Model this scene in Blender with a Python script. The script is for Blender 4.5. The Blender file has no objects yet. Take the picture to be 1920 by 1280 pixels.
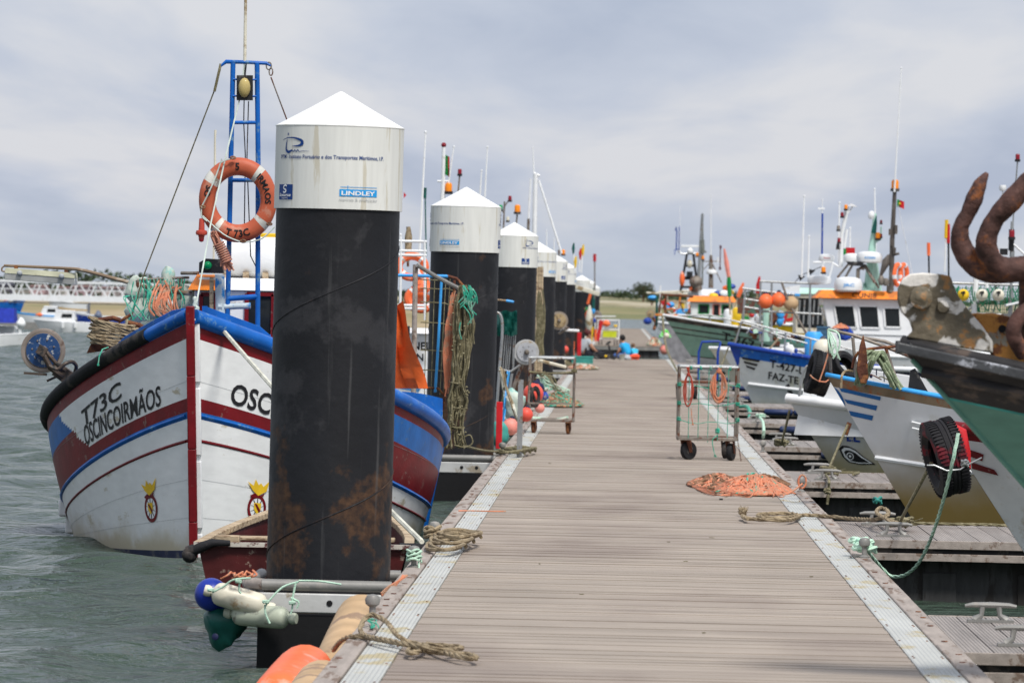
import bpy, math, random
from mathutils import Vector as V, Matrix, Euler
R = math.radians
rnd = random.Random(7)
scene = bpy.context.scene
COL = scene.collection
DECK = 0.48
CAMZ = 2.16
FPX = 9600.0
# ------------------------------------------------------------------ camera
cam_d = bpy.data.cameras.new('camera'); cam = bpy.data.objects.new('camera', cam_d); COL.objects.link(cam)
cam_d.lens = FPX/1920*36; cam_d.sensor_width = 36; cam_d.clip_start = 0.5; cam_d.clip_end = 9000
CR = Matrix.Rotation(R(1.2024), 3, 'Z') @ Matrix.Rotation(R(90-0.4428), 3, 'X') @ Matrix.Rotation(R(1.2), 3, 'Z')
cam.matrix_world = Matrix.Translation((0, 0, CAMZ)) @ CR.to_4x4()
cam_d.dof.use_dof = True; cam_d.dof.focus_distance = 37; cam_d.dof.aperture_fstop = 8.5
scene.camera = cam
CO = V((0, 0, CAMZ))
def ray(px, py): return CR @ V((px-960, 640-py, -FPX))
def P(px, py, Y):                       # point of the photograph at true distance Y
    d = ray(px, py); return CO + d*(Y/d.y)
def G(px, py, z=DECK):                  # point of the photograph on the level z
    d = ray(px, py); return CO + d*((z-CAMZ)/d.z)
# ------------------------------------------------------------------ materials
MATS = {}
def lin(c): return tuple((x/12.92 if x <= .04045 else ((x+.055)/1.055)**2.4) for x in c)
def pm(name, col, rough=.5, metal=0, dirt=None, da=.5, ds=3., bump=.15, bs=30., var=.25, vs=6., stretch=(1, 1, 1), spec=.28, dirt2=None, da2=.4, ds2=4.):
    """weathered surface: tone variation, dirt patches, fine bump"""
    if name in MATS: return MATS[name]
    m = bpy.data.materials.new(name); m.use_nodes = True; nt = m.node_tree; N = nt.nodes; L = nt.links
    b = N['Principled BSDF']; b.inputs['Roughness'].default_value = rough; b.inputs['Metallic'].default_value = metal
    b.inputs['Specular IOR Level'].default_value = spec
    geo = N.new('ShaderNodeNewGeometry'); mp = N.new('ShaderNodeMapping'); mp.inputs['Scale'].default_value = stretch
    L.new(geo.outputs['Position'], mp.inputs['Vector'])
    n1 = N.new('ShaderNodeTexNoise'); n1.inputs['Scale'].default_value = vs; n1.inputs['Detail'].default_value = 5; L.new(mp.outputs[0], n1.inputs['Vector'])
    mr = N.new('ShaderNodeMapRange'); mr.inputs['From Min'].default_value = .3; mr.inputs['From Max'].default_value = .7
    mr.inputs['To Min'].default_value = 1-var; mr.inputs['To Max'].default_value = 1+var; L.new(n1.outputs[0], mr.inputs[0])
    mx = N.new('ShaderNodeVectorMath'); mx.operation = 'SCALE'; mx.inputs[0].default_value = col[:3]; L.new(mr.outputs[0], mx.inputs['Scale'])
    out = mx.outputs[0]
    if dirt:
        n2 = N.new('ShaderNodeTexNoise'); n2.inputs['Scale'].default_value = ds; n2.inputs['Detail'].default_value = 8; n2.inputs['Roughness'].default_value = .65
        L.new(mp.outputs[0], n2.inputs['Vector'])
        r2 = N.new('ShaderNodeMapRange'); r2.inputs['From Min'].default_value = .67-.32*da; r2.inputs['From Max'].default_value = .73-.32*da
        L.new(n2.outputs[0], r2.inputs[0])
        mi = N.new('ShaderNodeMix'); mi.data_type = 'RGBA'; L.new(r2.outputs[0], mi.inputs[0]); L.new(out, mi.inputs[6]); mi.inputs[7].default_value = (*dirt[:3], 1)
        out = mi.outputs[2]
        if dirt2:
            n4 = N.new('ShaderNodeTexNoise'); n4.inputs['Scale'].default_value = ds2; n4.inputs['Detail'].default_value = 8; n4.inputs['Distortion'].default_value = .5; v4 = N.new('ShaderNodeVectorMath'); v4.inputs[1].default_value = (3.7, 1.9, 5.1); L.new(mp.outputs[0], v4.inputs[0]); L.new(v4.outputs[0], n4.inputs['Vector'])
            r4 = N.new('ShaderNodeMapRange'); r4.inputs['From Min'].default_value = .67-.32*da2; r4.inputs['From Max'].default_value = .70-.32*da2; L.new(n4.outputs[0], r4.inputs[0]); m4 = N.new('ShaderNodeMix'); m4.data_type = 'RGBA'; L.new(r4.outputs[0], m4.inputs[0]); L.new(out, m4.inputs[6]); m4.inputs[7].default_value = (*dirt2[:3], 1); out = m4.outputs[2]
        if metal:
            sb = N.new('ShaderNodeMath'); sb.operation = 'MULTIPLY_ADD'; sb.inputs[1].default_value = -metal; sb.inputs[2].default_value = metal
            L.new(r2.outputs[0], sb.inputs[0]); L.new(sb.outputs[0], b.inputs['Metallic'])
    L.new(out, b.inputs['Base Color'])
    if bump:
        n3 = N.new('ShaderNodeTexNoise'); n3.inputs['Scale'].default_value = bs; n3.inputs['Detail'].default_value = 4; L.new(mp.outputs[0], n3.inputs['Vector'])
        bp = N.new('ShaderNodeBump'); bp.inputs['Strength'].default_value = bump; bp.inputs['Distance'].default_value = .01
        L.new(n3.outputs[0], bp.inputs['Height']); L.new(bp.outputs[0], b.inputs['Normal'])
    MATS[name] = m; return m
RUST = (.12, .04, .018)
white = pm('white_paint', (.70, .71, .70), .42, dirt=(.5, .46, .38), da=.22, ds=2.2, var=.07)
cleanwhite = pm('clean_white', (.78, .79, .79), .35, var=.05, dirt=(.5, .46, .38), da=.15)
cream = pm('cream_paint', (.66, .62, .5), .5, dirt=(.3, .22, .12), da=.4, var=.1)
blue = pm('blue_paint', (.004, .105, .42), .42, dirt=(.10, .22, .38), da=.3, ds=9, var=.2)
dblue = pm('dark_blue_paint', (.012, .05, .30), .45, dirt=(.3, .3, .3), da=.22, ds=8, var=.2)
navy = pm('navy_paint', (.01, .014, .05), .5, dirt=(.1, .1, .1), da=.35)
red = pm('red_paint', (.15, .004, .008), .45, dirt=(.2, .12, .1), da=.2, ds=8, var=.2)
brred = pm('bright_red', (.5, .015, .02), .45, var=.2)
maroon = pm('maroon_paint', (.06, .008, .008), .5, dirt=(.25, .18, .14), da=.16, ds=12, var=.3)
orange = pm('orange_paint', (.80, .22, .02), .5, var=.15, dirt=(.5, .15, .03), da=.4)
yellow = pm('yellow_paint', (.75, .48, .02), .5, var=.12)
ringor = pm('faded_orange', (.47, .105, .05), .5, var=.12, dirt=(.50, .2, .13), da=.35, ds=6)
tarp = pm('orange_tarp', (.68, .12, .02), .6, var=.2, vs=4, bump=.5, bs=8)
green = pm('green_paint', (.01, .22, .05), .5, var=.2)
ltgreen = pm('pale_green_paint', (.20, .34, .27), .5, dirt=(.09, .07, .05), da=.2, ds=5, var=.12)
seagreen = pm('sea_green_paint', (.11, .25, .19), .42, dirt=(.13, .3, .22), da=.25, ds=3, var=.12, stretch=(1, 1, 3))
mint = pm('mint_paint', (.42, .66, .55), .5, var=.1)
black = pm('black_paint', (.018, .018, .02), .5, dirt=(.10, .09, .08), da=.35, ds=5, var=.3)
wornblack = pm('worn_black', (.03, .028, .028), .42, dirt=(.10, .075, .06), da=.45, ds=6, var=.4, bump=.6, bs=14, stretch=(.4, 1, 1.6))
rubber = pm('rubber', (.014, .014, .016), .75, dirt=(.06, .05, .045), da=.4, bump=.5, bs=40)
redrubber = pm('red_smudged_rubber', (.014, .013, .015), .75, dirt=(.13, .01, .018), da=.36, ds=5, bump=.4)
dark = pm('dark_void', (.006, .006, .007), .7, var=.1)
glass = pm('window_glass', (.015, .018, .02), .08, var=.1, bump=0)
steel = pm('galvanised_steel', (.35, .36, .36), .42, .7, dirt=(.18, .12, .08), da=.3, ds=12, var=.2)
rsteel = pm('rusty_steel', (.23, .2, .17), .6, .4, dirt=RUST, da=.42, ds=9, var=.3, bump=.5)
rust = pm('rust', (.10, .035, .02), .8, dirt=(.22, .085, .03), da=.5, ds=9, var=.45, bump=1, bs=40)
hookrust = pm('hook_rust', (.085, .042, .034), .75, dirt=(.24, .085, .03), da=.36, ds=7, var=.6, vs=14, bump=1, bs=30)
greyroll = pm('worn_roller', (.15, .125, .085), .6, dirt=(.34, .17, .06), da=.5, ds=9, var=.35, vs=9, bump=.8, dirt2=(.66, .63, .58), da2=.47, ds2=6.)
yelrust = pm('ochre_rust', (.42, .19, .045), .75, dirt=(.16, .06, .025), da=.5, ds=9, var=.4, bump=.8, dirt2=(.28, .25, .2), da2=.4, ds2=7)
alu = pm('aluminium', (.24, .235, .22), .5, .2, dirt=(.3, .28, .25), da=.35, ds=6, var=.12)
tanrope = pm('tan_rope', (.33, .26, .165), .85, dirt=(.2, .15, .09), da=.5, ds=18, bump=.8, bs=120)
oldrope = pm('weathered_rope', (.17, .15, .085), .9, dirt=(.27, .24, .15), da=.5, ds=18, bump=.8, bs=120)
whiterope = pm('white_rope', (.58, .57, .48), .8, bump=.6, bs=120)
greenrope = pm('green_rope', (.03, .33, .22), .75, dirt=(.2, .4, .3), da=.5, ds=20, bump=.5, bs=100)
palegreenrope = pm('pale_green_rope', (.50, .70, .55), .8, dirt=(.34, .6, .45), da=.28, ds=12, bump=.6, bs=100)
orangerope = pm('orange_rope', (.60, .22, .12), .8, dirt=(.45, .26, .17), da=.5, ds=18, bump=.6, bs=100)
brownrope = pm('brown_rope', (.17, .09, .05), .85, dirt=(.28, .15, .08), da=.5, ds=18, bump=.6, bs=100)
pinkrope = pm('pink_rope', (.42, .19, .13), .85, bump=.6, bs=100)
wood = pm('raw_wood', (.42, .33, .22), .8, dirt=(.2, .13, .08), da=.45, ds=7, stretch=(1, 4, 4), bump=.4)
oldwood = pm('grey_wood', (.33, .285, .25), .8, dirt=(.18, .13, .10), da=.4, ds=4, var=.2, stretch=(3, .35, 3), bump=.4, bs=50)
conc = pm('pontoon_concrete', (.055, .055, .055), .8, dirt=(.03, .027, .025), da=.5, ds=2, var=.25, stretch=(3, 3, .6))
bumper = pm('blue_bumper', (.012, .025, .085), .5, dirt=(.08, .09, .12), da=.35, var=.2)
plasw = pm('fender_white', (.66, .62, .50), .4, dirt=(.48, .34, .2), da=.26, ds=5, var=.1)
plasg = pm('fender_green_white', (.40, .43, .34), .45, dirt=(.2, .2, .16), da=.48, ds=8, var=.12)
plast = pm('fender_tan', (.50, .34, .19), .6, dirt=(.30, .2, .13), da=.3, ds=4, var=.2, vs=3)
plasb = pm('fender_blue', (.012, .03, .26), .35, var=.2)
plaso = pm('fender_orange', (.85, .16, .05), .45, dirt=(.7, .3, .2), da=.35, ds=5, var=.12)
plasrd = pm('fender_coral', (.72, .09, .06), .45, dirt=(.6, .2, .15), da=.3, var=.12)
plaspk = pm('fender_pink', (.70, .25, .20), .5, dirt=(.5, .1, .08), da=.35, ds=4, var=.12)
dkgreen = pm('dark_green_plastic', (.008, .085, .07), .4, var=.3, vs=9, bump=.4, bs=7)
teal = pm('teal_plastic', (.05, .28, .24), .6, var=.3)
skin_m = pm('skin', (.42, .22, .14), .55, var=.05, bump=0)
limey = pm('lime_plastic', (.55, .62, .03), .5, var=.1)
cyan = pm('cyan_cloth', (.02, .35, .68), .8, var=.12)
greyc = pm('grey_cloth', (.40, .42, .44), .85, var=.1)
blackc = pm('black_cloth', (.012, .013, .02), .85, var=.2)
hairb = pm('black_hair', (.012, .01, .009), .6)
hairr = pm('red_hair', (.07, .012, .012), .6)
hairl = pm('brown_hair', (.16, .09, .05), .6)
ltblue = pm('light_blue_paint', (.05, .34, .75), .45, var=.1)
lamp_o = pm('amber_lens', (.85, .25, .01), .2, var=.05, bump=0)
lamp_r = pm('red_lens', (.22, .01, .02), .2, var=.05, bump=0)
lamp_g = pm('green_lens', (.0, .28, .09), .2, var=.05, bump=0)
netw = pm('white_net_bag', (.46, .52, .45), .8, dirt=(.25, .5, .45), da=.5, ds=4, var=.2, bump=.8, bs=25)
lblue = pm('label_blue', (.006, .045, .20), .5, var=.05, bump=0)
lcyan = pm('label_cyan', (.02, .30, .66), .5, var=.05, bump=0)
lgrey = pm('label_grey', (.35, .37, .38), .5, var=.05, bump=0)
ink = pm('black_lettering', (.012, .012, .014), .5, var=.05, bump=0)
# ------------------------------------------------------------------ mesh builder (world coordinates)
class MB:
    def __init__(s): s.v = []; s.f = []; s.m = []
    def add(s, vs, fs, mi=0):
        o = len(s.v); s.v += [V(p) for p in vs]
        for f in fs: s.f.append([i+o for i in f]); s.m.append(mi)
        return s
    def box(s, c, d, mi=0, M=None):
        x, y, z = d[0]/2, d[1]/2, d[2]/2
        vs = [V((a*x, b*y, e*z)) for a in (-1, 1) for b in (-1, 1) for e in (-1, 1)]
        if M is not None: vs = [M @ p for p in vs]
        c = V(c)
        return s.add([p+c for p in vs], [(0, 1, 3, 2), (4, 6, 7, 5), (0, 4, 5, 1), (2, 3, 7, 6), (0, 2, 6, 4), (1, 5, 7, 3)], mi)
    def bx(s, x0, x1, y0, y1, z0, z1, mi=0): return s.box(((x0+x1)/2, (y0+y1)/2, (z0+z1)/2), (abs(x1-x0), abs(y1-y0), abs(z1-z0)), mi)
    def beam(s, a, b, w, h, mi=0):
        a = V(a); b = V(b); d = (b-a); l = d.length; d.normalize()
        up = V((0, 0, 1)) if abs(d.z) < .95 else V((0, 1, 0)); x = d.cross(up).normalized(); z = x.cross(d)
        M = Matrix((x, d, z)).transposed()
        return s.box((a+b)/2, (w, l, h), mi, M)
    def tube(s, pts, r, n=8, mi=0, closed=False):
        pts = [V(p) for p in pts]; k = len(pts); rs = r if isinstance(r, (list, tuple)) else [r]*k
        t0 = (pts[1]-pts[0]).normalized(); up = V((0, 0, 1)) if abs(t0.z) < .9 else V((1, 0, 0)); nx = t0.cross(up).normalized()
        vs = []
        for i, p in enumerate(pts):
            a = pts[(i-1) % k] if (closed or i) else p; b = pts[(i+1) % k] if (closed or i < k-1) else p
            t = (b-a)
            t = t.normalized() if t.length > 1e-9 else t0
            nx = (nx - t*nx.dot(t)); nx = nx.normalized() if nx.length > 1e-6 else t.orthogonal().normalized(); ny = t.cross(nx)
            for j in range(n):
                an = 2*math.pi*j/n; vs.append(p+(nx*math.cos(an)+ny*math.sin(an))*rs[i])
        fs = []
        for i in range(k if closed else k-1):
            for j in range(n):
                a = i*n+j; b = i*n+(j+1) % n; c = ((i+1) % k)*n+(j+1) % n; d = ((i+1) % k)*n+j; fs.append((a, b, c, d))
        if not closed: fs += [tuple(range(n-1, -1, -1)), tuple((k-1)*n+j for j in range(n))]
        return s.add(vs, fs, mi)
    def lathe(s, prof, c, ax=(0, 0, 1), n=24, mi=0, sc=(1, 1)):
        c = V(c); ax = V(ax).normalized(); x = ax.orthogonal().normalized(); y = ax.cross(x)
        if abs(ax.z) > .99: x = V((1, 0, 0)); y = V((0, 1, 0))
        vs = []; fs = []; k = len(prof)
        for (r, h) in prof:
            for j in range(n):
                an = 2*math.pi*j/n; vs.append(c+ax*h+(x*math.cos(an)*sc[0]+y*math.sin(an)*sc[1])*max(r, 1e-4))
        for i in range(k-1):
            for j in range(n): fs.append((i*n+j, i*n+(j+1) % n, (i+1)*n+(j+1) % n, (i+1)*n+j))
        fs += [tuple(range(n-1, -1, -1)), tuple((k-1)*n+j for j in range(n))]
        return s.add(vs, fs, mi)
    def ball(s, c, r, mi=0, n=14, q=(1, 1, 1), M=None):
        c = V(c); vs = []; fs = []; k = n//2
        for i in range(k+1):
            th = math.pi*i/k
            for j in range(n):
                a = 2*math.pi*j/n; p = V((math.sin(th)*math.cos(a)*r*q[0], math.sin(th)*math.sin(a)*r*q[1], math.cos(th)*r*q[2]))
                if M is not None: p = M @ p
                vs.append(c+p)
        for i in range(k):
            for j in range(n): fs.append((i*n+j, (i+1)*n+j, (i+1)*n+(j+1) % n, i*n+(j+1) % n))
        return s.add(vs, fs, mi)
    def prism(s, poly, o, ux, uy, th, mi=0):
        """polygon in the plane (ux,uy) at o, extruded th along the normal both ways"""
        o = V(o); ux = V(ux); uy = V(uy); nz = ux.cross(uy).normalized()*(th/2); n = len(poly)
        vs = [o+ux*a+uy*b+nz for a, b in poly]+[o+ux*a+uy*b-nz for a, b in poly]
        fs = [tuple(range(n)), tuple(range(2*n-1, n-1, -1))]+[(i, i+n, (i+1) % n+n, (i+1) % n) for i in range(n)]
        return s.add(vs, fs, mi)
    def jitter(s, a):
        s.v = [p+V((rnd.uniform(-a, a), rnd.uniform(-a, a), rnd.uniform(-a, a))) for p in s.v]; return s
MW = {}
def mesh(name, mb, mats, M):
    inv = M.inverted(); me = bpy.data.meshes.new(name)
    me.from_pydata([inv @ p for p in mb.v], [], mb.f)
    for m in (mats if isinstance(mats, (list, tuple)) else [mats]): me.materials.append(m)
    me.polygons.foreach_set('material_index', mb.m); me.update()
    return me
def finish(me, smooth):
    if smooth:
        me.polygons.foreach_set('use_smooth', [True]*len(me.polygons)); me.set_sharp_from_angle(angle=R(smooth if smooth is not True else 42))
def part(parent, name, mb, mats, smooth=True, label=None, kind=None, bevel=0):
    M = MW[parent]; me = mesh(name, mb, mats, M); finish(me, smooth)
    o = bpy.data.objects.new(name, me); COL.objects.link(o); o.parent = parent; MW[o] = M
    if label: o['label'] = label
    if kind: o['kind'] = kind
    if bevel:
        b = o.modifiers.new('bevel', 'BEVEL'); b.width = bevel; b.segments = 2; b.limit_method = 'ANGLE'
    return o
def thing(name, label, cat, loc, rz=0, group=None, rot=None):
    o = bpy.data.objects.new(name, None); COL.objects.link(o); o.location = loc
    e = rot if rot else (0, 0, rz)
    o.rotation_euler = e; o['label'] = label; o['category'] = cat; o.empty_display_size = .1
    if group: o['group'] = group
    MW[o] = Matrix.Translation(V(loc)) @ Euler(e).to_matrix().to_4x4(); return o
def solo(name, mb, mats, label=None, cat=None, group=None, smooth=True, kind=None, bevel=0):
    xs = [p.x for p in mb.v]; ys = [p.y for p in mb.v]; zs = [p.z for p in mb.v]
    M = Matrix.Translation(((min(xs)+max(xs))/2, (min(ys)+max(ys))/2, min(zs))) if kind != 'structure' else Matrix.Identity(4)
    me = mesh(name, mb, mats, M); finish(me, smooth)
    o = bpy.data.objects.new(name, me); COL.objects.link(o); o.matrix_world = M; MW[o] = M
    if label: o['label'] = label
    if cat: o['category'] = cat
    if group: o['group'] = group
    if kind: o['kind'] = kind
    if bevel:
        b = o.modifiers.new('bevel', 'BEVEL'); b.width = bevel; b.segments = 2; b.limit_method = 'ANGLE'
    return o
def dup(root, loc, rz=None, label=None):
    r = root.copy(); COL.objects.link(r); r.location = loc
    if rz is not None: r.rotation_euler = (0, 0, rz)
    if label: r['label'] = label
    MW[r] = Matrix.Translation(V(loc)) @ r.rotation_euler.to_matrix().to_4x4()
    for ch in [c for c in root.children]:
        c = ch.copy(); COL.objects.link(c); c.parent = r; MW[c] = MW[r]
        for g in ch.children:
            d = g.copy(); COL.objects.link(d); d.parent = c; MW[d] = MW[r]
    return r
def spline(pts, k=8, closed=False):
    pts = [V(p) for p in pts]; n = len(pts); out = []
    for i in range(n if closed else n-1):
        p0 = pts[(i-1) % n] if (closed or i) else pts[0]; p1 = pts[i]; p2 = pts[(i+1) % n]; p3 = pts[(i+2) % n] if (closed or i < n-2) else pts[-1]
        for j in range(k):
            t = j/k; out.append(.5*((2*p1)+(p2-p0)*t+(2*p0-5*p1+4*p2-p3)*t*t+(3*p1-p0-3*p2+p3)*t**3))
    if not closed: out.append(pts[-1])
    return out
def sag(a, b, d, k=12):
    a = V(a); b = V(b); return [a.lerp(b, i/k)-V((0, 0, 4*d*(i/k)*(1-i/k))) for i in range(k+1)]
def rope(mb, pts, r, mi=0, twist=False, closed=False):
    if not twist: return mb.tube(pts, r, 6, mi, closed)
    # resample, three twisted strands
    pts = [V(p) for p in pts]; q = [pts[0]]; step = r*1.1
    for a, b in zip(pts, pts[1:]):
        l = (b-a).length; n = max(1, int(l/step))
        for i in range(1, n+1): q.append(a.lerp(b, i/n))
    t = [(q[min(i+1, len(q)-1)]-q[max(i-1, 0)]).normalized() for i in range(len(q))]
    nx = t[0].orthogonal().normalized(); st = [[], [], []]; ph = 0
    for i, p in enumerate(q):
        nx = (nx-t[i]*nx.dot(t[i])).normalized(); ny = t[i].cross(nx); ph += .36
        for s_ in range(3):
            a = ph+s_*2.094; st[s_].append(p+(nx*math.cos(a)+ny*math.sin(a))*r*.5)
    for s_ in st: mb.tube(s_, r*.58, 5, mi)
    return mb
def coil(mb, c, rx, ry, turns, r, mi=0, dz=.012, j=.12, flat=True, tilt=None, n=26):
    pts = []
    for i in range(int(turns*n)):
        a = 2*math.pi*i/n; k = 1+j*math.sin(i*.37+c[0]*9)+rnd.uniform(-j, j)*.2
        p = V((math.cos(a)*rx*k, math.sin(a)*ry*k, dz*i/n+abs(math.sin(a*1.5+i*.05))*dz))
        if tilt: p = tilt @ p
        pts.append(V(c)+p)
    mb.tube(pts, r, 6, mi); return mb
def heap(mb, c, rx, ry, h, count, r, mats=(0,), seg=26):
    """pile of loose rope: wandering closed-ish curves hugging a mound"""
    for k in range(count):
        pts = []; a = rnd.uniform(0, 6.28); x = rnd.uniform(-.8, .8); y = rnd.uniform(-.8, .8)
        for i in range(seg):
            a += rnd.uniform(-.9, .9); x += math.cos(a)*.16; y += math.sin(a)*.16
            d = math.hypot(x, y)
            if d > .95: x *= .95/d; y *= .95/d; a += 1.2
            d = min(1, math.hypot(x, y)); z = h*(1-d**1.5)*rnd.uniform(.55, 1)+r
            pts.append((c[0]+x*rx, c[1]+y*ry, c[2]+z))
        mb.tube(spline(pts, 3), r, 5, rnd.choice(mats))
    return mb
TC = {}
def text_geo(body, size=1., bold=0., shear=0., font_scale_x=1.):
    key = (body, size, bold, shear, font_scale_x)
    if key in TC: return TC[key]
    c = bpy.data.curves.new('lettering', 'FONT'); c.body = body; c.size = size; c.offset = bold*size; c.shear = shear; c.resolution_u = 3
    o = bpy.data.objects.new('lettering', c); COL.objects.link(o); bpy.context.view_layer.update()
    me = bpy.data.meshes.new_from_object(o.evaluated_get(bpy.context.evaluated_depsgraph_get()))
    vs = [(v.co.x*font_scale_x, v.co.y) for v in me.vertices]; fs = [tuple(p.vertices) for p in me.polygons]
    bpy.data.objects.remove(o); bpy.data.meshes.remove(me); bpy.data.curves.remove(c)
    x0 = min(a for a, b in vs); x1 = max(a for a, b in vs)
    TC[key] = ([(a-x0, b) for a, b in vs], fs, x1-x0); return TC[key]
def put_text(mb, body, size, fn, width=None, bold=0., shear=0., mi=0):
    vs, fs, w = text_geo(body, size, bold, shear); k = (width/w) if width else 1
    mb.add([fn(a*k, b) for a, b in vs], fs, mi)
def shape2d(mb, poly, fn, mi=0):
    mb.add([fn(a, b) for a, b in poly], [tuple(range(len(poly)))], mi)
# ------------------------------------------------------------------ sky, sun
w = bpy.data.worlds.new('World'); scene.world = w; w.use_nodes = True; nt = w.node_tree; N = nt.nodes; L = nt.links
bg = N['Background']; sky = N.new('ShaderNodeTexSky'); sky.sky_type = 'NISHITA'; sky.sun_disc = False
SE, SA = R(56), R(152)
sky.sun_elevation = SE; sky.sun_rotation = SA; sky.dust_density = 2
tc = N.new('ShaderNodeTexCoord'); sx = N.new('ShaderNodeSeparateXYZ'); L.new(tc.outputs['Generated'], sx.inputs[0])
# flat cloud deck: direction projected on a plane overhead
zc = N.new('ShaderNodeMath'); zc.operation = 'MAXIMUM'; zc.inputs[1].default_value = 0.0; L.new(sx.outputs['Z'], zc.inputs[0])
za = N.new('ShaderNodeMath'); za.inputs[1].default_value = .035; L.new(zc.outputs[0], za.inputs[0])
dv = N.new('ShaderNodeVectorMath'); dv.operation = 'DIVIDE'; L.new(tc.outputs['Generated'], dv.inputs[0])
cb = N.new('ShaderNodeCombineXYZ')
for i in range(3): L.new(za.outputs[0], cb.inputs[i])
L.new(cb.outputs[0], dv.inputs[1])
def wn(scale, detail, rough, sc, off):
    mp = N.new('ShaderNodeMapping'); mp.inputs['Scale'].default_value = sc; mp.inputs['Location'].default_value = off
    L.new(dv.outputs[0], mp.inputs[0]); n = N.new('ShaderNodeTexNoise'); n.inputs['Scale'].default_value = scale
    n.inputs['Detail'].default_value = detail; n.inputs['Roughness'].default_value = rough; n.inputs['Distortion'].default_value = .35
    L.new(mp.outputs[0], n.inputs['Vector']); return n
n1 = wn(.95, 5, .45, (1, .13, 0), (3.1, .4, 0)); n2 = wn(2.3, 8, .58, (1, .2, 0), (1.3, 2.2, 0))
r1 = N.new('ShaderNodeMapRange'); r1.inputs['From Min'].default_value = .34; r1.inputs['From Max'].default_value = .66; L.new(n1.outputs[0], r1.inputs[0])
r2 = N.new('ShaderNodeMapRange'); r2.inputs['From Min'].default_value = .35; r2.inputs['From Max'].default_value = .75; L.new(n2.outputs[0], r2.inputs[0])
ad = N.new('ShaderNodeMath'); ad.operation = 'MULTIPLY_ADD'; ad.inputs[1].default_value = .42; L.new(r2.outputs[0], ad.inputs[0]); L.new(r1.outputs[0], ad.inputs[2])
# horizon band smooths out
cr = N.new('ShaderNodeValToRGB'); cr.color_ramp.elements[0].position = .12; cr.color_ramp.elements[0].color = (.46, .52, .66, 1)
cr.color_ramp.elements[1].position = 1.05; cr.color_ramp.elements[1].color = (.74, .75, .80, 1)
e = cr.color_ramp.elements.new(.55); e.color = (.57, .62, .74, 1)
L.new(ad.outputs[0], cr.inputs[0])
hz = N.new('ShaderNodeMapRange'); hz.inputs['From Min'].default_value = 0; hz.inputs['From Max'].default_value = .022; hz.inputs['To Min'].default_value = .75; hz.inputs['To Max'].default_value = 0
L.new(sx.outputs['Z'], hz.inputs[0])
m1 = N.new('ShaderNodeMix'); m1.data_type = 'RGBA'; L.new(hz.outputs[0], m1.inputs[0]); L.new(cr.outputs[0], m1.inputs[6]); m1.inputs[7].default_value = (.55, .61, .70, 1)
# overcast sky is brighter overhead
zb = N.new('ShaderNodeMapRange'); zb.inputs['From Min'].default_value = .06; zb.inputs['From Max'].default_value = .8; zb.inputs['To Min'].default_value = .90; zb.inputs['To Max'].default_value = 1.05
L.new(sx.outputs['Z'], zb.inputs[0])
vs_ = N.new('ShaderNodeVectorMath'); vs_.operation = 'SCALE'; L.new(m1.outputs[2], vs_.inputs[0]); L.new(zb.outputs[0], vs_.inputs['Scale'])
# blue behind: Nishita at 0.1 shows through the thinner cloud
ns = N.new('ShaderNodeVectorMath'); ns.operation = 'SCALE'; ns.inputs['Scale'].default_value = .10; L.new(sky.outputs[0], ns.inputs[0])
m2 = N.new('ShaderNodeMix'); m2.data_type = 'RGBA'; m2.inputs[0].default_value = .88; L.new(ns.outputs[0], m2.inputs[6]); L.new(vs_.outputs[0], m2.inputs[7])
L.new(m2.outputs[2], bg.inputs[0]); bg.inputs[1].default_value = 1.0
sd = bpy.data.lights.new('sun', 'SUN'); sd.energy = 3.3; sd.angle = R(13); sd.color = (1, .965, .91)
so = bpy.data.objects.new('sun', sd); COL.objects.link(so)
sv = V((math.sin(SA)*math.cos(SE), math.cos(SA)*math.cos(SE), math.sin(SE)))
so.rotation_euler = sv.to_track_quat('Z', 'Y').to_euler(); so.location = (0, 0, 60)
scene.view_settings.view_transform = 'Standard'; scene.view_settings.look = 'None'; scene.view_settings.exposure = 0.16
# ------------------------------------------------------------------ water
def water_mat():
    m = bpy.data.materials.new('sea_water'); m.use_nodes = True; nt = m.node_tree; N = nt.nodes; L = nt.links; b = N['Principled BSDF']
    b.inputs['Specular IOR Level'].default_value = .3; b.inputs['Base Color'].default_value = (.044, .068, .050, 1); b.inputs['Roughness'].default_value = .14; b.inputs['IOR'].default_value = 1.33
    g = N.new('ShaderNodeNewGeometry'); hs = []
    for sc, st, de, wgt in (((1, 1.1, 1), 1.3, 3, .35), ((1, 1.2, 1), 4.5, 4, .18), ((1.3, 1, 1), 14, 3, .03)):
        mp = N.new('ShaderNodeMapping'); mp.inputs['Scale'].default_value = sc; mp.inputs['Rotation'].default_value = (0, 0, st); L.new(g.outputs['Position'], mp.inputs[0])
        n = N.new('ShaderNodeTexNoise'); n.inputs['Scale'].default_value = st; n.inputs['Detail'].default_value = de; n.inputs['Roughness'].default_value = .55; n.inputs['Distortion'].default_value = .4
        L.new(mp.outputs[0], n.inputs['Vector']); k = N.new('ShaderNodeMath'); k.operation = 'MULTIPLY'; k.inputs[1].default_value = wgt; L.new(n.outputs[0], k.inputs[0]); hs.append(k)
    a = N.new('ShaderNodeMath'); L.new(hs[0].outputs[0], a.inputs[0]); L.new(hs[1].outputs[0], a.inputs[1])
    a2 = N.new('ShaderNodeMath'); L.new(a.outputs[0], a2.inputs[0]); L.new(hs[2].outputs[0], a2.inputs[1])
    bp = N.new('ShaderNodeBump'); bp.inputs['Strength'].default_value = .9; bp.inputs['Distance'].default_value = .9; L.new(a2.outputs[0], bp.inputs['Height']); L.new(bp.outputs[0], b.inputs['Normal'])
    return m
wm = water_mat()
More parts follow.
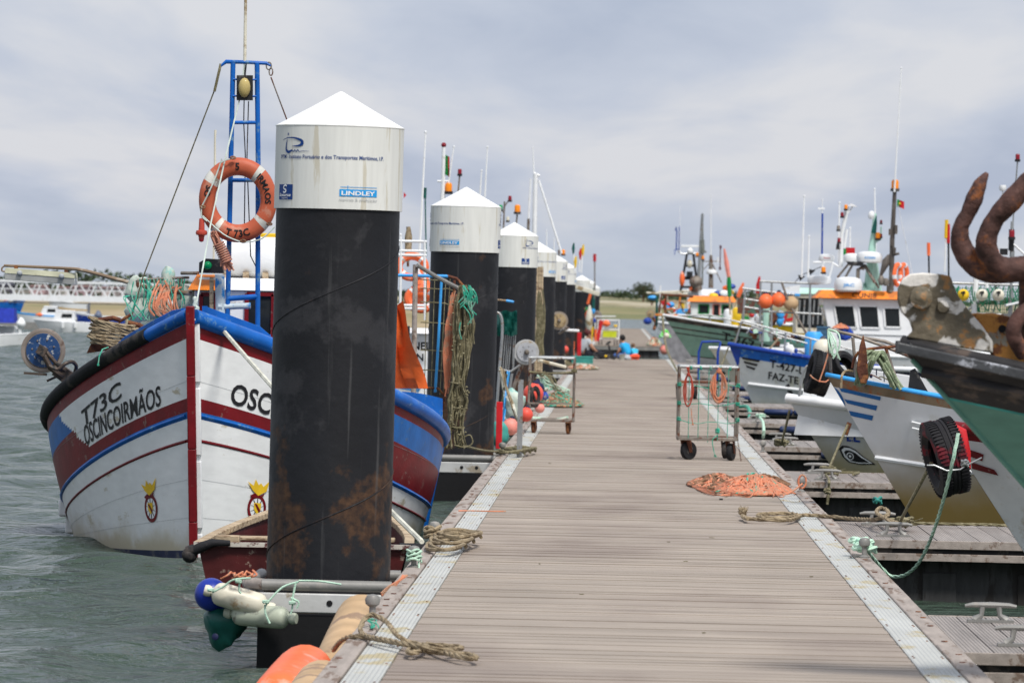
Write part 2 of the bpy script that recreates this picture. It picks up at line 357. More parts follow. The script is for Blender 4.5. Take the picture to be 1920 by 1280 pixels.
def wave(x, y):
    s_ = 0
    for k, (fx, fy, a, p) in enumerate(((1.1, 2.3, .020, 0), (-1.9, 1.4, .017, 1.3), (3.1, .8, .011, 2.1), (2.2, -3.6, .009, .4), (5.3, 3.9, .005, 1), (-4.4, 6.1, .004, 3))):
        s_ += a*math.sin(x*fx+y*fy+p+1.3*math.sin(.53*x*(k+1)*.5+.31*y+p))
    return s_
mb = MB()
def wgrid(x0, x1, y0, y1, nx, ny, disp, edge=.8):
    vs = []; fs = []
    for j in range(ny+1):
        for i in range(nx+1):
            x = x0+(x1-x0)*i/nx; y = y0+(y1-y0)*j/ny
            e = min(1, (x-x0)*edge, (x1-x)*edge, (y-y0)*.8, (y1-y)*.6)
            vs.append((x, y, wave(x, y)*disp*(2.0 if x < 0 else .5)*max(0, e)))
    for j in range(ny):
        for i in range(nx): a = j*(nx+1)+i; fs.append((a, a+1, a+nx+2, a+nx+1))
    mb.add(vs, fs)
NX0, NX1, NY0, NY1 = -12., 8., 15., 75.
wgrid(NX0, NX1, NY0, NY1, 170, 520, 1.0); wgrid(-44, 24, NY1, 390, 170, 700, 1.1, .12)
B = 2500.
for (x0, x1, y0, y1) in ((-B, NX0, NY0, NY1), (NX1, B, NY0, NY1), (-B, B, -300, NY0), (-B, -44, NY1, 390), (24, B, NY1, 390), (-B, B, 390, 900)):
    mb.add([(x0, y0, 0), (x1, y0, 0), (x1, y1, 0), (x0, y1, 0)], [(0, 1, 2, 3)])
solo('water', mb, wm, kind='structure', smooth=180)
# ------------------------------------------------------------------ sea bed / far land
def land_mat(name, c1, c2, c3, sc, st=(1, 1, 1)):
    m = bpy.data.materials.new(name); m.use_nodes = True; nt = m.node_tree; N = nt.nodes; L = nt.links; b = N['Principled BSDF']
    b.inputs['Roughness'].default_value = .95; g = N.new('ShaderNodeNewGeometry'); mp = N.new('ShaderNodeMapping'); mp.inputs['Scale'].default_value = st; L.new(g.outputs['Position'], mp.inputs[0])
    n = N.new('ShaderNodeTexNoise'); n.inputs['Scale'].default_value = sc; n.inputs['Detail'].default_value = 8; n.inputs['Roughness'].default_value = .6; L.new(mp.outputs[0], n.inputs['Vector'])
    c = N.new('ShaderNodeValToRGB'); c.color_ramp.elements[0].position = .36; c.color_ramp.elements[0].color = (*c1, 1); c.color_ramp.elements[1].position = .68; c.color_ramp.elements[1].color = (*c3, 1)
    e = c.color_ramp.elements.new(.5); e.color = (*c2, 1); L.new(n.outputs[0], c.inputs[0]); L.new(c.outputs[0], b.inputs['Base Color']); return m
marsh = land_mat('marsh_grass_ground', (.07, .10, .03), (.17, .16, .06), (.27, .22, .11), .03, (1, .5, 1))
sand = land_mat('dune_sand', (.10, .11, .045), (.26, .22, .12), (.52, .47, .38), .05)
def strip(name, pts, mat, nx=80, jit=0., kind='structure'):
    """terrain sheet: rows of (Y, z) from x0 to x1"""
    x0, x1, rows = pts; mb = MB(); vs = []; fs = []
    for (y, z, j) in rows:
        for i in range(nx+1):
            x = x0+(x1-x0)*i/nx
            vs.append((x, y+ (rnd.uniform(-1, 1)*j*2 if j else 0), z+j*(math.sin(x*.05+y)+math.sin(x*.13+y*2)+rnd.uniform(-.6, .6))*.5))
    for r_ in range(len(rows)-1):
        for i in range(nx): a = r_*(nx+1)+i; fs.append((a, a+1, a+nx+2, a+nx+1))
    mb.add(vs, fs); return solo(name, mb, mat, kind=kind)
strip('seabed', (-3000, 3000, [(-400, -3, 0), (3000, -3, 0)]), conc, nx=2)
strip('marsh_shore', (-60, 420, [(735, -.6, 0), (745, .1, .05), (790, .55, .12), (850, 1.0, .15), (910, 1.5, .2), (960, 1.8, .25)]), marsh, 160)
strip('dune', (-80, 520, [(955, 1.6, .1), (985, 2.5, .35), (1020, 3.4, .4), (1100, 3.2, .3), (2600, 3.5, 0)]), sand, 160)
strip('mud_shore', (-330, -12, [(330, -.5, 0), (352, .02, .02), (375, .35, .05), (400, .9, .08), (440, 1.3, .1), (520, 1.7, .12)]), land_mat('mud_flat_grass', (.12, .14, .05), (.27, .21, .10), (.36, .28, .17), .05, (1, .5, 1)), 120)
strip('far_hill', (-700, -30, [(900, -.5, 0), (905, .8, .1), (1000, 2.4, .3), (1100, 3.0, .3), (1500, 3.2, .3)]), land_mat('far_scrub_ground', (.05, .07, .05), (.10, .10, .07), (.19, .15, .13), .04), 160)
# far scrub: one mass of leaf clumps nobody could count
leafm = land_mat('scrub_leaves', (.018, .035, .016), (.04, .065, .028), (.085, .10, .05), 1.2)
leafl = land_mat('pine_leaves', (.03, .045, .025), (.06, .075, .04), (.12, .12, .07), 1.5)
def clumps(mb, c, rx, ry, rz, n, s):
    for _ in range(n):
        a = rnd.uniform(0, 6.28); u = rnd.uniform(-1, 1); q = rnd.uniform(.35, 1)**.5; h = math.sqrt(1-u*u)
        p = V(c)+V((math.cos(a)*h*rx*q, math.sin(a)*h*ry*q, u*rz*q)); k = s*rnd.uniform(.5, 1.2)
        e = Euler((rnd.uniform(0, 6), rnd.uniform(0, 6), rnd.uniform(0, 6))).to_matrix()
        mb.add([p+e @ V((-k, 0, -k*.5)), p+e @ V((k, 0, -k*.4)), p+e @ V((k*.6, 0, k*.6)), p+e @ V((-k*.5, k*.3, k*.7))], [(0, 1, 2, 3)])
mb = MB(); x = -40
while x < 330:
    hgt = 1.0+.6*math.sin(x*.09)+.5*math.sin(x*.23+1)+rnd.uniform(-.2, .5)
    clumps(mb, (x, 1030+rnd.uniform(-15, 15), 3.0+hgt*.4), 3.2, 3, max(.8, hgt*.8), 130, .40); x += rnd.uniform(1.4, 2.4)
solo('far_scrub', mb, leafm, kind='stuff', label='low dark green scrub along the skyline beyond the marsh', cat='scrub', smooth=False)
mb = MB(); x = -520
while x < -12:
    hgt = 1.7+1.0*math.sin(x*.05)+.6*math.sin(x*.17+1)+rnd.uniform(-.3, .6)
    clumps(mb, (x, 1010+rnd.uniform(-15, 15), 2.6+hgt*.5), 5.2, 3, max(.9, hgt*.85), 110, .55); x += rnd.uniform(2.5, 4.5)
solo('far_scrub', mb, leafm, kind='stuff', label='dark low woodland behind the white gangway on the left', cat='scrub', smooth=False)
mb = MB(); x = -300
while x < -15:
    clumps(mb, (x, 520+rnd.uniform(-30, 10), 1.8), 2.6, 3, .45, 26, .28); x += rnd.uniform(1.5, 5)
solo('marsh_bushes', mb, leafl, kind='stuff', label='olive marsh bushes seen through the gangway truss', cat='scrub', smooth=False)
def tree(px, py0, py1, Y, wpx, label):
    b = P(px, py1, Y); tp = P(px, py0, Y); h = tp.z-b.z; rw = wpx/2/FPX*Y
    t = thing('pine_tree', label, 'tree', b); tr = MB(); tr.tube([b-V((0, 0, 1)), b+V((.05, 0, h*.35)), b+V((0, 0, h*.75))], [.22, .17, .06], 8)
    for k in range(6):
        a = k*1.05; tr.tube([b+V((0, 0, h*(.3+.05*k))), b+V((math.cos(a)*rw*.5, math.sin(a)*rw*.4, h*(.55+.04*k)))], [.08, .03], 5)
    part(t, 'trunk', tr, rust); cr_ = MB()
    for k in range(9):
        a = k*.7; rr = rw*(.55 if k < 6 else .2)
        clumps(cr_, b+V((math.cos(a)*rr, math.sin(a)*rr*.7, h*(.62+.13*math.sin(k*2.1)))), rw*.5, rw*.4, h*.24, 150, rw*.075)
    part(t, 'crown', cr_, leafl, smooth=False); return t
tree(1206, 527, 568, 1000, 42, 'round crowned tree standing above the skyline at the end of the pier')
tree(1162, 546, 566, 1045, 16, 'small dark tree, low, left of the round crowned tree')
tree(1129, 545, 566, 1048, 14, 'low bush-like tree beside the last white pile cap')
tree(1222, 556, 572, 975, 22, 'olive shrub tree on the dune right of the round crowned tree')
# ------------------------------------------------------------------ dock
def board_mat(name, pitch, axis='Y', base=(.375, .315, .258), groove=0.0):
    m = bpy.data.materials.new(name); m.use_nodes = True; nt = m.node_tree; N = nt.nodes; L = nt.links; b = N['Principled BSDF']
    b.inputs['Roughness'].default_value = .78; g = N.new('ShaderNodeNewGeometry'); s_ = N.new('ShaderNodeSeparateXYZ'); L.new(g.outputs['Position'], s_.inputs[0])
    dvn = N.new('ShaderNodeMath'); dvn.operation = 'DIVIDE'; dvn.inputs[1].default_value = pitch; L.new(s_.outputs[axis], dvn.inputs[0])
    fl = N.new('ShaderNodeMath'); fl.operation = 'FLOOR'; L.new(dvn.outputs[0], fl.inputs[0])
    wn_ = N.new('ShaderNodeTexWhiteNoise'); wn_.noise_dimensions = '1D'; L.new(fl.outputs[0], wn_.inputs['W'])
    cbx = N.new('ShaderNodeCombineXYZ'); o1 = {'X': 'Y', 'Y': 'X'}[axis]
    mu = N.new('ShaderNodeMath'); mu.operation = 'MULTIPLY'; mu.inputs[1].default_value = .5; L.new(s_.outputs[o1], mu.inputs[0]); L.new(mu.outputs[0], cbx.inputs[0])
    mu2 = N.new('ShaderNodeMath'); mu2.operation = 'MULTIPLY'; mu2.inputs[1].default_value = 9; L.new(s_.outputs[axis], mu2.inputs[0]); L.new(mu2.outputs[0], cbx.inputs[1])
    n1 = N.new('ShaderNodeTexNoise'); n1.inputs['Scale'].default_value = 1.6; n1.inputs['Detail'].default_value = 6; n1.inputs['Roughness'].default_value = .62; L.new(cbx.outputs[0], n1.inputs['Vector'])
    mpb = N.new('ShaderNodeMapping'); mpb.inputs['Scale'].default_value = (1, .35, 1); L.new(g.outputs['Position'], mpb.inputs[0])
    n2 = N.new('ShaderNodeTexNoise'); n2.inputs['Scale'].default_value = .8; n2.inputs['Detail'].default_value = 5; L.new(mpb.outputs[0], n2.inputs['Vector'])
    def mr(src, a, b_, c, d):
        r_ = N.new('ShaderNodeMapRange'); r_.inputs['From Min'].default_value = a; r_.inputs['From Max'].default_value = b_; r_.inputs['To Min'].default_value = c; r_.inputs['To Max'].default_value = d; L.new(src, r_.inputs[0]); return r_.outputs[0]
    a = mr(wn_.outputs[0], 0, 1, .90, 1.09); b1 = mr(n1.outputs[0], .3, .7, .76, 1.2); c1 = mr(n2.outputs[0], .35, .7, .86, 1.1)
    p1 = N.new('ShaderNodeMath'); p1.operation = 'MULTIPLY'; L.new(a, p1.inputs[0]); L.new(b1, p1.inputs[1])
    p2 = N.new('ShaderNodeMath'); p2.operation = 'MULTIPLY'; L.new(p1.outputs[0], p2.inputs[0]); L.new(c1, p2.inputs[1])
    sc = N.new('ShaderNodeVectorMath'); sc.operation = 'SCALE'; sc.inputs[0].default_value = base; L.new(p2.outputs[0], sc.inputs['Scale'])
    # trodden dirt of its own along the middle
    r3 = mr(n2.outputs[0], .47, .68, 0, .62); mi = N.new('ShaderNodeMix'); mi.data_type = 'RGBA'; L.new(r3, mi.inputs[0]); L.new(sc.outputs[0], mi.inputs[6]); mi.inputs[7].default_value = (.165, .125, .105, 1)
    OUT = mi.outputs[2]
    sn = N.new('ShaderNodeMath'); sn.operation = 'MULTIPLY'; sn.inputs[1].default_value = 2*math.pi*8/pitch; L.new(s_.outputs[axis], sn.inputs[0])
    si = N.new('ShaderNodeMath'); si.operation = 'SINE'; L.new(sn.outputs[0], si.inputs[0])
    gv = N.new('ShaderNodeMapRange'); gv.inputs['From Min'].default_value = -1; gv.inputs['From Max'].default_value = 0; gv.inputs['To Min'].default_value = 1-.45*groove; gv.inputs['To Max'].default_value = 1; L.new(si.outputs[0], gv.inputs[0]); gs = N.new('ShaderNodeVectorMath'); gs.operation = 'SCALE'; L.new(OUT, gs.inputs[0]); L.new(gv.outputs[0], gs.inputs['Scale']); L.new(gs.outputs[0], b.inputs['Base Color'])
    ab = N.new('ShaderNodeMath'); ab.operation = 'MULTIPLY_ADD'; ab.inputs[1].default_value = groove; L.new(si.outputs[0], ab.inputs[0]); L.new(n1.outputs[0], ab.inputs[2])
    bp = N.new('ShaderNodeBump'); bp.inputs['Strength'].default_value = .6; bp.inputs['Distance'].default_value = .006; L.new(ab.outputs[0], bp.inputs['Height']); L.new(bp.outputs[0], b.inputs['Normal'])
    return m
bm_main = board_mat('deck_boards_weathered', .145, 'Y', groove=.3)
bm_fing = board_mat('finger_boards_grooved', .158, 'X', (.36, .32, .29), 1.0)
def plate_mat():
    m = pm('ribbed_plate', (.47, .475, .445), .6, .05, dirt=(.42, .36, .22), da=.36, ds=3.5, var=.10, stretch=(1, .4, 1), vs=3); nt = m.node_tree; N = nt.nodes; L = nt.links
    g = N.new('ShaderNodeNewGeometry'); s_ = N.new('ShaderNodeSeparateXYZ'); L.new(g.outputs['Position'], s_.inputs[0])
    k = N.new('ShaderNodeMath'); k.operation = 'MULTIPLY'; k.inputs[1].default_value = 2*math.pi/.0225; L.new(s_.outputs['X'], k.inputs[0]); si = N.new('ShaderNodeMath'); si.operation = 'SINE'; L.new(k.outputs[0], si.inputs[0])
    bp = N.new('ShaderNodeBump'); bp.inputs['Strength'].default_value = .5; bp.inputs['Distance'].default_value = .006; L.new(si.outputs[0], bp.inputs['Height']); L.new(bp.outputs[0], N['Principled BSDF'].inputs['Normal']); return m
pl_m = plate_mat()
XL0, XL1, XL2, XR0, XR1, XR2 = -1.30, -1.19, -1.02, 1.43, 1.61, 1.72
SEAMS = [17.4, 29.65, 42, 54.3, 66.6, 78.9, 91.2, 103.5, 115.8, 128.1, 140.4, 158]
def cleat(mb, c, ax=(1, 0, 0), s=1., mi=0):
    c = V(c); a = V(ax).normalized(); b_ = V((0, 0, 1)).cross(a)
    M = Matrix((a, b_, V((0, 0, 1)))).transposed()
    mb.box(c+V((0, 0, .008*s)), (.25*s, .07*s, .016*s), mi, M)
    for sg in (-1, 1):
        mb.tube([c+M @ V((sg*.085*s, 0, .012*s)), c+M @ V((sg*.05*s, 0, .04*s)), c+M @ V((sg*.045*s, 0, .085*s))], [.026*s, .014*s, .016*s], 8, mi)
    mb.tube([c+M @ V((x_*s, 0, z_*s)) for x_, z_ in ((-.14, .088), (-.10, .094), (0, .095), (.10, .094), (.14, .088))], [.009*s, .014*s, .017*s, .014*s, .009*s], 8, mi)
def bollard(mb, c, s=1., mi=0):
    c = V(c); mb.lathe([(.035*s, 0), (.035*s, .01*s), (.018*s, .02*s), (.017*s, .07*s), (.036*s, .085*s), (.040*s, .11*s), (.03*s, .13*s), (.01*s, .137*s)], c, n=14, mi=mi)
def make_dock(name, label, y0, y1, seams, xl=0, thick=.10):
    D = DECK; t = thing(name, label, 'dock', ((XL0+XR2)/2, y0, 0))
    mb = MB(); y = y0+.01
    while y < y1-.1:
        dz = rnd.uniform(-.0015, .0015); ys = y
        if not any(abs(y+.07-s_) < .075 for s_ in seams):
            mb.bx(XL2+.002, XR0-.002, ys, ys+.134, D-.03, D+dz*2)
        y += .145
    part(t, 'deck_boards', mb, bm_main, smooth=False)
    plk = [MB(), MB()]; prk = [MB(), MB()]; sc0 = [MB()]
    mb = MB(); pr = MB(); sc_ = MB(); fr = MB()
    for a, b_ in zip([y0]+[s_ for s_ in seams if y0 < s_ < y1-1], [s_ for s_ in seams if y0 < s_ < y1-1]+[y1]):
        k = max(1, round((b_-a)/2.4)); st = (b_-a)/k
        for i in range(k):
            for x0, x1 in ((XL1, XL2), (XR0, XR1)):
                plk[x0 > 0].bx(x0+.002, x1-.002, a+i*st+.004, a+(i+1)*st-.004, D-.012, D+.006)
                for yy in (a+i*st+.05, a+(i+1)*st-.05, a+(i+.5)*st):
                    for xx in (x0+.02, x1-.02): sc_.lathe([(.006, 0), (.005, .004)], (xx, yy, D+.006), n=6)
        k = max(1, round((b_-a)/4)); st = (b_-a)/k
        for i in range(k):
            for x0, x1 in ((XL0, XL1), (XR1, XR2)):
                prk[x0 > 0].bx(x0, x1-.004, a+i*st+.006, a+(i+1)*st-.006, D-.05, D+.016+rnd.uniform(-.002, .002))
                for yy in [a+i*st+.3+q*.62+rnd.uniform(-.06, .06) for q in range(int(st/.62)) if rnd.random() < .6]:
                    sc_.lathe([(.017, 0), (.016, .004)], ((x0+x1)/2+rnd.uniform(-.02, .02), yy, D+.017), n=8)
        fr.bx(XL0+.02, XL0+.08, a+.02, b_-.02, D-.17, D-.051); fr.bx(XR2-.08, XR2-.02, a+.02, b_-.02, D-.17, D-.051)
        fr.bx(XL0+.09, XR2-.09, a+.02, a+.1, D-.17, D-.032)
    for k_ in (0, 1): part(t, 'metal_plate', plk[k_], pl_m, bevel=.002); part(t, 'edge_plank', prk[k_], oldwood, bevel=.006)
    part(t, 'screw', sc_, rust, kind='stuff'); part(t, 'frame', fr, alu)
    mb = MB()
    for a, b_ in zip([y0]+[s_ for s_ in seams if y0 < s_ < y1-1], [s_ for s_ in seams if y0 < s_ < y1-1]+[y1]):
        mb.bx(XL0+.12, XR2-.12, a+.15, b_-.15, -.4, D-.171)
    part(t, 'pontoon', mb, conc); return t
dock = make_dock('floating_dock', 'long weathered timber boarded dock with ribbed metal strips, the nearest length', 9, 158, SEAMS)
for (x, y) in ((797, 1018), (760, 1068), (676, 1168), (940, 855), (1006, 770)):
    g = G(x, y); mb = MB(); bollard(mb, (XL0+.05, g.y, DECK+.016), 1.0); part(dock, 'mooring_stud', mb, alu)
for (x, y) in ((1625, 1050), (1422, 850), (1386, 775), (1492, 925), (1355, 752)):
    g = G(x, y); mb = MB(); bollard(mb, (XR2-.05, g.y, DECK+.016), 1.0); part(dock, 'mooring_stud', mb, alu)
dock2 = make_dock('floating_dock', 'farther timber dock beyond the gap of water, where the yellow crate cart stands', 207, 356, [220, 245, 270, 295, 320, 345])
# finger pontoons on the right, all copies of one
def make_finger():
    y0, x1 = 25.4, 10.5; t = thing('finger_pontoon', '', 'pontoon', (XR2, y0, 0), group='finger pontoons to the right of the dock')
    D = DECK-.008; mb = MB(); x = XR2+.02
    while x < x1: mb.bx(x, x+.151, y0+.0, y0+3.0, D-.028, D+rnd.uniform(-.002, .002)); x += .158
    part(t, 'deck_boards', mb, bm_fing, smooth=False, bevel=.003)
    mb = MB()
    for yy in (y0-.03, y0+3.002): mb.bx(XR2+.02, x1, yy, yy+.028, D-.06, D+.002); mb.bx(XR2+.02, x1, yy, yy+.028, D-.15, D-.095)
    part(t, 'fascia_board', mb, oldwood, bevel=.003)
    mb = MB()
    for yy in (y0+.03, y0+2.97): mb.bx(XR2+.02, x1, yy-.02, yy+.02, D-.14, D-.03)
    part(t, 'frame', mb, black)
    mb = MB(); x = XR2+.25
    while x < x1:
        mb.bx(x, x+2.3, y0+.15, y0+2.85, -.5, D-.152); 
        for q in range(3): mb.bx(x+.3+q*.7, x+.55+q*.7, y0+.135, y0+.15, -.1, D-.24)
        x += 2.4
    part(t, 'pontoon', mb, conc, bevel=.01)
    for xx in (2.05, 3.6, 5.4):
        for yy in (y0+.55, y0+2.5):
            mb = MB(); cleat(mb, (xx+(.02 if yy < y0+1 else -.0), yy, D)); part(t, 'cleat', mb, alu)
    for k, xx in enumerate((2.35, 3.1, 3.85, 4.6)):
        mb = MB(); mb.tube([(xx, y0-.05, D-.06), (xx+.68, y0-.05, D-.06)], .048, 8); mb.v = [V((p.x, p.y, p.z)) for p in mb.v]
        if k < 4: pass
    return t
F0 = make_finger()
FL = ['finger pontoon nearest the camera with two bare cleats on its grooved boards', 'second finger pontoon, rusty stained front edge, green rope knotted to its cleat',
      'third finger pontoon, rope looped over its cleat, below the boat with the painted eye', 'fourth finger pontoon, behind the hand cart, with a cleat and dark fender strips']
F0['label'] = FL[0]
fings = [F0]
for k in range(1, 11):
    y = 25.4+12.25*k; fings.append(dup(F0, (XR2, y, 0), label=FL[k] if k < 4 else '%s finger pontoon from the camera, seen edge on past the net cart' % ['fifth', 'sixth', 'seventh', 'eighth', 'ninth', 'tenth', 'eleventh'][k-4]))
# navy bumper strips along the near edges of fingers beyond the third
for k, f in enumerate(fings):
    if k >= 3 and k < 9:
        y = 25.4+12.25*k-.075
        for q in range(7):
            mb = MB(); xx = 2.35+q*.5+.12*(k % 2); mb.tube([(xx, y, DECK-.09), (xx+.02, y, DECK-.09), (xx+.46, y, DECK-.09), (xx+.48, y, DECK-.09)], [.035, .052, .052, .035], 8)
            part(f, 'bumper', mb, bumper)
# ------------------------------------------------------------------ piles
def pile_mat():
    m = pm('coated_pile_steel', (.011, .0115, .014), .55, 0, dirt=(.028, .028, .031), da=.32, ds=1.7, var=.22, bump=.35, bs=14, vs=2); nt = m.node_tree; N = nt.nodes; L = nt.links; b = N['Principled BSDF']
    src = b.inputs['Base Color'].links[0].from_socket
    tcn = N.new('ShaderNodeTexCoord'); oi = N.new('ShaderNodeObjectInfo'); s_ = N.new('ShaderNodeSeparateXYZ'); L.new(tcn.outputs['Object'], s_.inputs[0])
    off = N.new('ShaderNodeVectorMath'); off.operation = 'ADD'; L.new(tcn.outputs['Object'], off.inputs[0])
    k = N.new('ShaderNodeVectorMath'); k.operation = 'SCALE'; k.inputs[0].default_value = (13, 7, 3); L.new(oi.outputs['Random'], k.inputs['Scale']); L.new(k.outputs[0], off.inputs[1])
    n = N.new('ShaderNodeTexNoise'); n.inputs['Scale'].default_value = 2.6; n.inputs['Detail'].default_value = 10; n.inputs['Roughness'].default_value = .6; L.new(off.outputs[0], n.inputs['Vector'])
    z1 = N.new('ShaderNodeMapRange'); z1.inputs['From Min'].default_value = .5; z1.inputs['From Max'].default_value = 1.55; z1.inputs['To Min'].default_value = .135; z1.inputs['To Max'].default_value = -.14; L.new(s_.outputs['Z'], z1.inputs[0])
    z2 = N.new('ShaderNodeMapRange'); z2.inputs['From Min'].default_value = .5; z2.inputs['From Max'].default_value = .9; z2.inputs['To Min'].default_value = -.10; z2.inputs['To Max'].default_value = 0; L.new(s_.outputs['Z'], z2.inputs[0])
    a = N.new('ShaderNodeMath'); L.new(n.outputs[0], a.inputs[0]); L.new(z1.outputs[0], a.inputs[1]); a3 = N.new('ShaderNodeMath'); L.new(a.outputs[0], a3.inputs[0]); L.new(z2.outputs[0], a3.inputs[1])
    r_ = N.new('ShaderNodeMapRange'); r_.inputs['From Min'].default_value = .52; r_.inputs['From Max'].default_value = .58; L.new(a3.outputs[0], r_.inputs[0])
    rc = N.new('ShaderNodeTexNoise'); rc.inputs['Scale'].default_value = 22; rc.inputs['Detail'].default_value = 6; L.new(off.outputs[0], rc.inputs['Vector'])
    cr = N.new('ShaderNodeValToRGB'); cr.color_ramp.elements[0].position = .35; cr.color_ramp.elements[0].color = (.028, .016, .012, 1); cr.color_ramp.elements[1].position = .74; cr.color_ramp.elements[1].color = (.088, .045, .022, 1); L.new(rc.outputs[0], cr.inputs[0])
    mi = N.new('ShaderNodeMix'); mi.data_type = 'RGBA'; L.new(r_.outputs[0], mi.inputs[0]); L.new(src, mi.inputs[6]); L.new(cr.outputs[0], mi.inputs[7]); st = N.new('ShaderNodeMapping'); st.inputs['Scale'].default_value = (22, 22, .8); L.new(off.outputs[0], st.inputs[0]); sn_ = N.new('ShaderNodeTexNoise'); sn_.inputs['Scale'].default_value = 1; sn_.inputs['Detail'].default_value = 5; L.new(st.outputs[0], sn_.inputs['Vector'])
    sr = N.new('ShaderNodeMapRange'); sr.inputs['From Min'].default_value = .62; sr.inputs['From Max'].default_value = .76; sr.inputs['To Max'].default_value = .5; L.new(sn_.outputs[0], sr.inputs[0]); m3 = N.new('ShaderNodeMix'); m3.data_type = 'RGBA'; L.new(sr.outputs[0], m3.inputs[0]); L.new(mi.outputs[2], m3.inputs[6]); m3.inputs[7].default_value = (.10, .10, .10, 1); L.new(m3.outputs[2], b.inputs['Base Color'])
    return m
pile_m = pile_mat()
cap_m = pm('streaked_cap', (.66, .665, .625), .5, dirt=(.54, .51, .42), da=.3, ds=3.5, var=.06, stretch=(4, 4, .35), bump=.05)
cone_m = pm('cap_cone_white', (.84, .84, .80), .45, dirt=(.78, .75, .66), da=.2, ds=3, var=.04)
def logo_set(fn, lb, lc, lg, wt, scale=1.):
    """fn(u metres right of the logo origin, h above eye) -> point"""
    # swoosh mark
    def arc(mb, pts, ws):
        P2 = spline([(a, b_, 0) for a, b_ in pts], 6); n = len(P2); W = [ws[min(len(ws)-1, int(i/(n-1)*(len(ws)-1)))]*(1-(i/(n-1)*(len(ws)-1)) % 1)+ws[min(len(ws)-1, int(i/(n-1)*(len(ws)-1))+1)]*((i/(n-1)*(len(ws)-1)) % 1) for i in range(n)]
        vs = []
        for i, p in enumerate(P2):
            t = (P2[min(i+1, n-1)]-P2[max(0, i-1)]).normalized(); nn = V((-t.y, t.x, 0))*W[i]/2; vs += [fn(p.x+nn.x, p.y+nn.y), fn(p.x-nn.x, p.y-nn.y)]
        mb.add(vs, [(2*i, 2*i+1, 2*i+3, 2*i+2) for i in range(n-1)])
    arc(lb, [(-.015, .925), (.03, .938), (.09, .940), (.150, .925), (.158, .905), (.13, .893), (.08, .890)], [.001, .005, .008, .016, .022, .010, .002])
    arc(lb, [(.042, .955), (.044, .968)], [.008, .012])
    arc(lb, [(.034, .930), (.026, .895), (.028, .868), (.05, .856), (.08, .866), (.09, .857), (.105, .868), (.113, .858), (.128, .868), (.138, .859), (.17, .862), (.21, .860)], [.004, .010, .017, .017, .008, .004, .006, .004, .006, .004, .003, .001])
    put_text(lb, 'IPTM - Instituto Portuário e dos Transportes Marítimos, I.P.', .032, lambda a, b_: fn(-.030+a, .818+b_), width=.71, bold=.012)
    lb.add([fn(a, b_) for a, b_ in ((-.045, .575), (.002, .575), (.049, .575), (.095, .575), (.095, .665), (.049, .665), (.002, .665), (-.045, .665))], [(0, 1, 6, 7), (1, 2, 5, 6), (2, 3, 4, 5)])
    fo = lambda a, b_: fn(a, b_, .004)
    def arcw(pts, wd):
        P2 = spline([(a, b_, 0) for a, b_ in pts], 5); n = len(P2); vs = []
        for i, p in enumerate(P2):
            t = (P2[min(i+1, n-1)]-P2[max(0, i-1)]).normalized(); nn = V((-t.y, t.x, 0))*wd/2; vs += [fo(p.x+nn.x, p.y+nn.y), fo(p.x-nn.x, p.y-nn.y)]
        wt.add(vs, [(2*i, 2*i+1, 2*i+3, 2*i+2) for i in range(n-1)])
    arcw([(.043, .655), (.028, .660), (.012, .650), (.018, .638), (.033, .634), (.036, .624), (.022, .617), (.008, .622)], .009)
    put_text(wt, 'Somague', .026, lambda a, b_: fo(-.034+a, .594+b_), width=.115, bold=.02, shear=.2)
    put_text(wt, 'Engenharia', .010, lambda a, b_: fo(-.005+a, .581+b_), width=.06, bold=.01)
    n = 8; x0, x1 = .40, .635; y0, y1 = .600, .642
    lc.add([fn(x0+(x1-x0)*i/n, q) for i in range(n+1) for q in (y0, y1)], [(2*i, 2*i+2, 2*i+3, 2*i+1) for i in range(n)])
    put_text(wt, 'LINDLEY', .034, lambda a, b_: fo(.412+a, .608+b_), width=.208, bold=.03)
    lc.add([fn(.405+.23*i/n, q) for i in range(n+1) for q in (.6535, .6565)], [(2*i, 2*i+2, 2*i+3, 2*i+1) for i in range(n)])
    lc.add([fn(a, b_) for a, b_ in ((.447, .642), (.451, .642), (.451, .664), (.447, .664))], [(0, 1, 2, 3)])
    put_text(lg, 'marinas & sinalização', .022, lambda a, b_: fo(.40+a, .574+b_), width=.235)
PR = .369
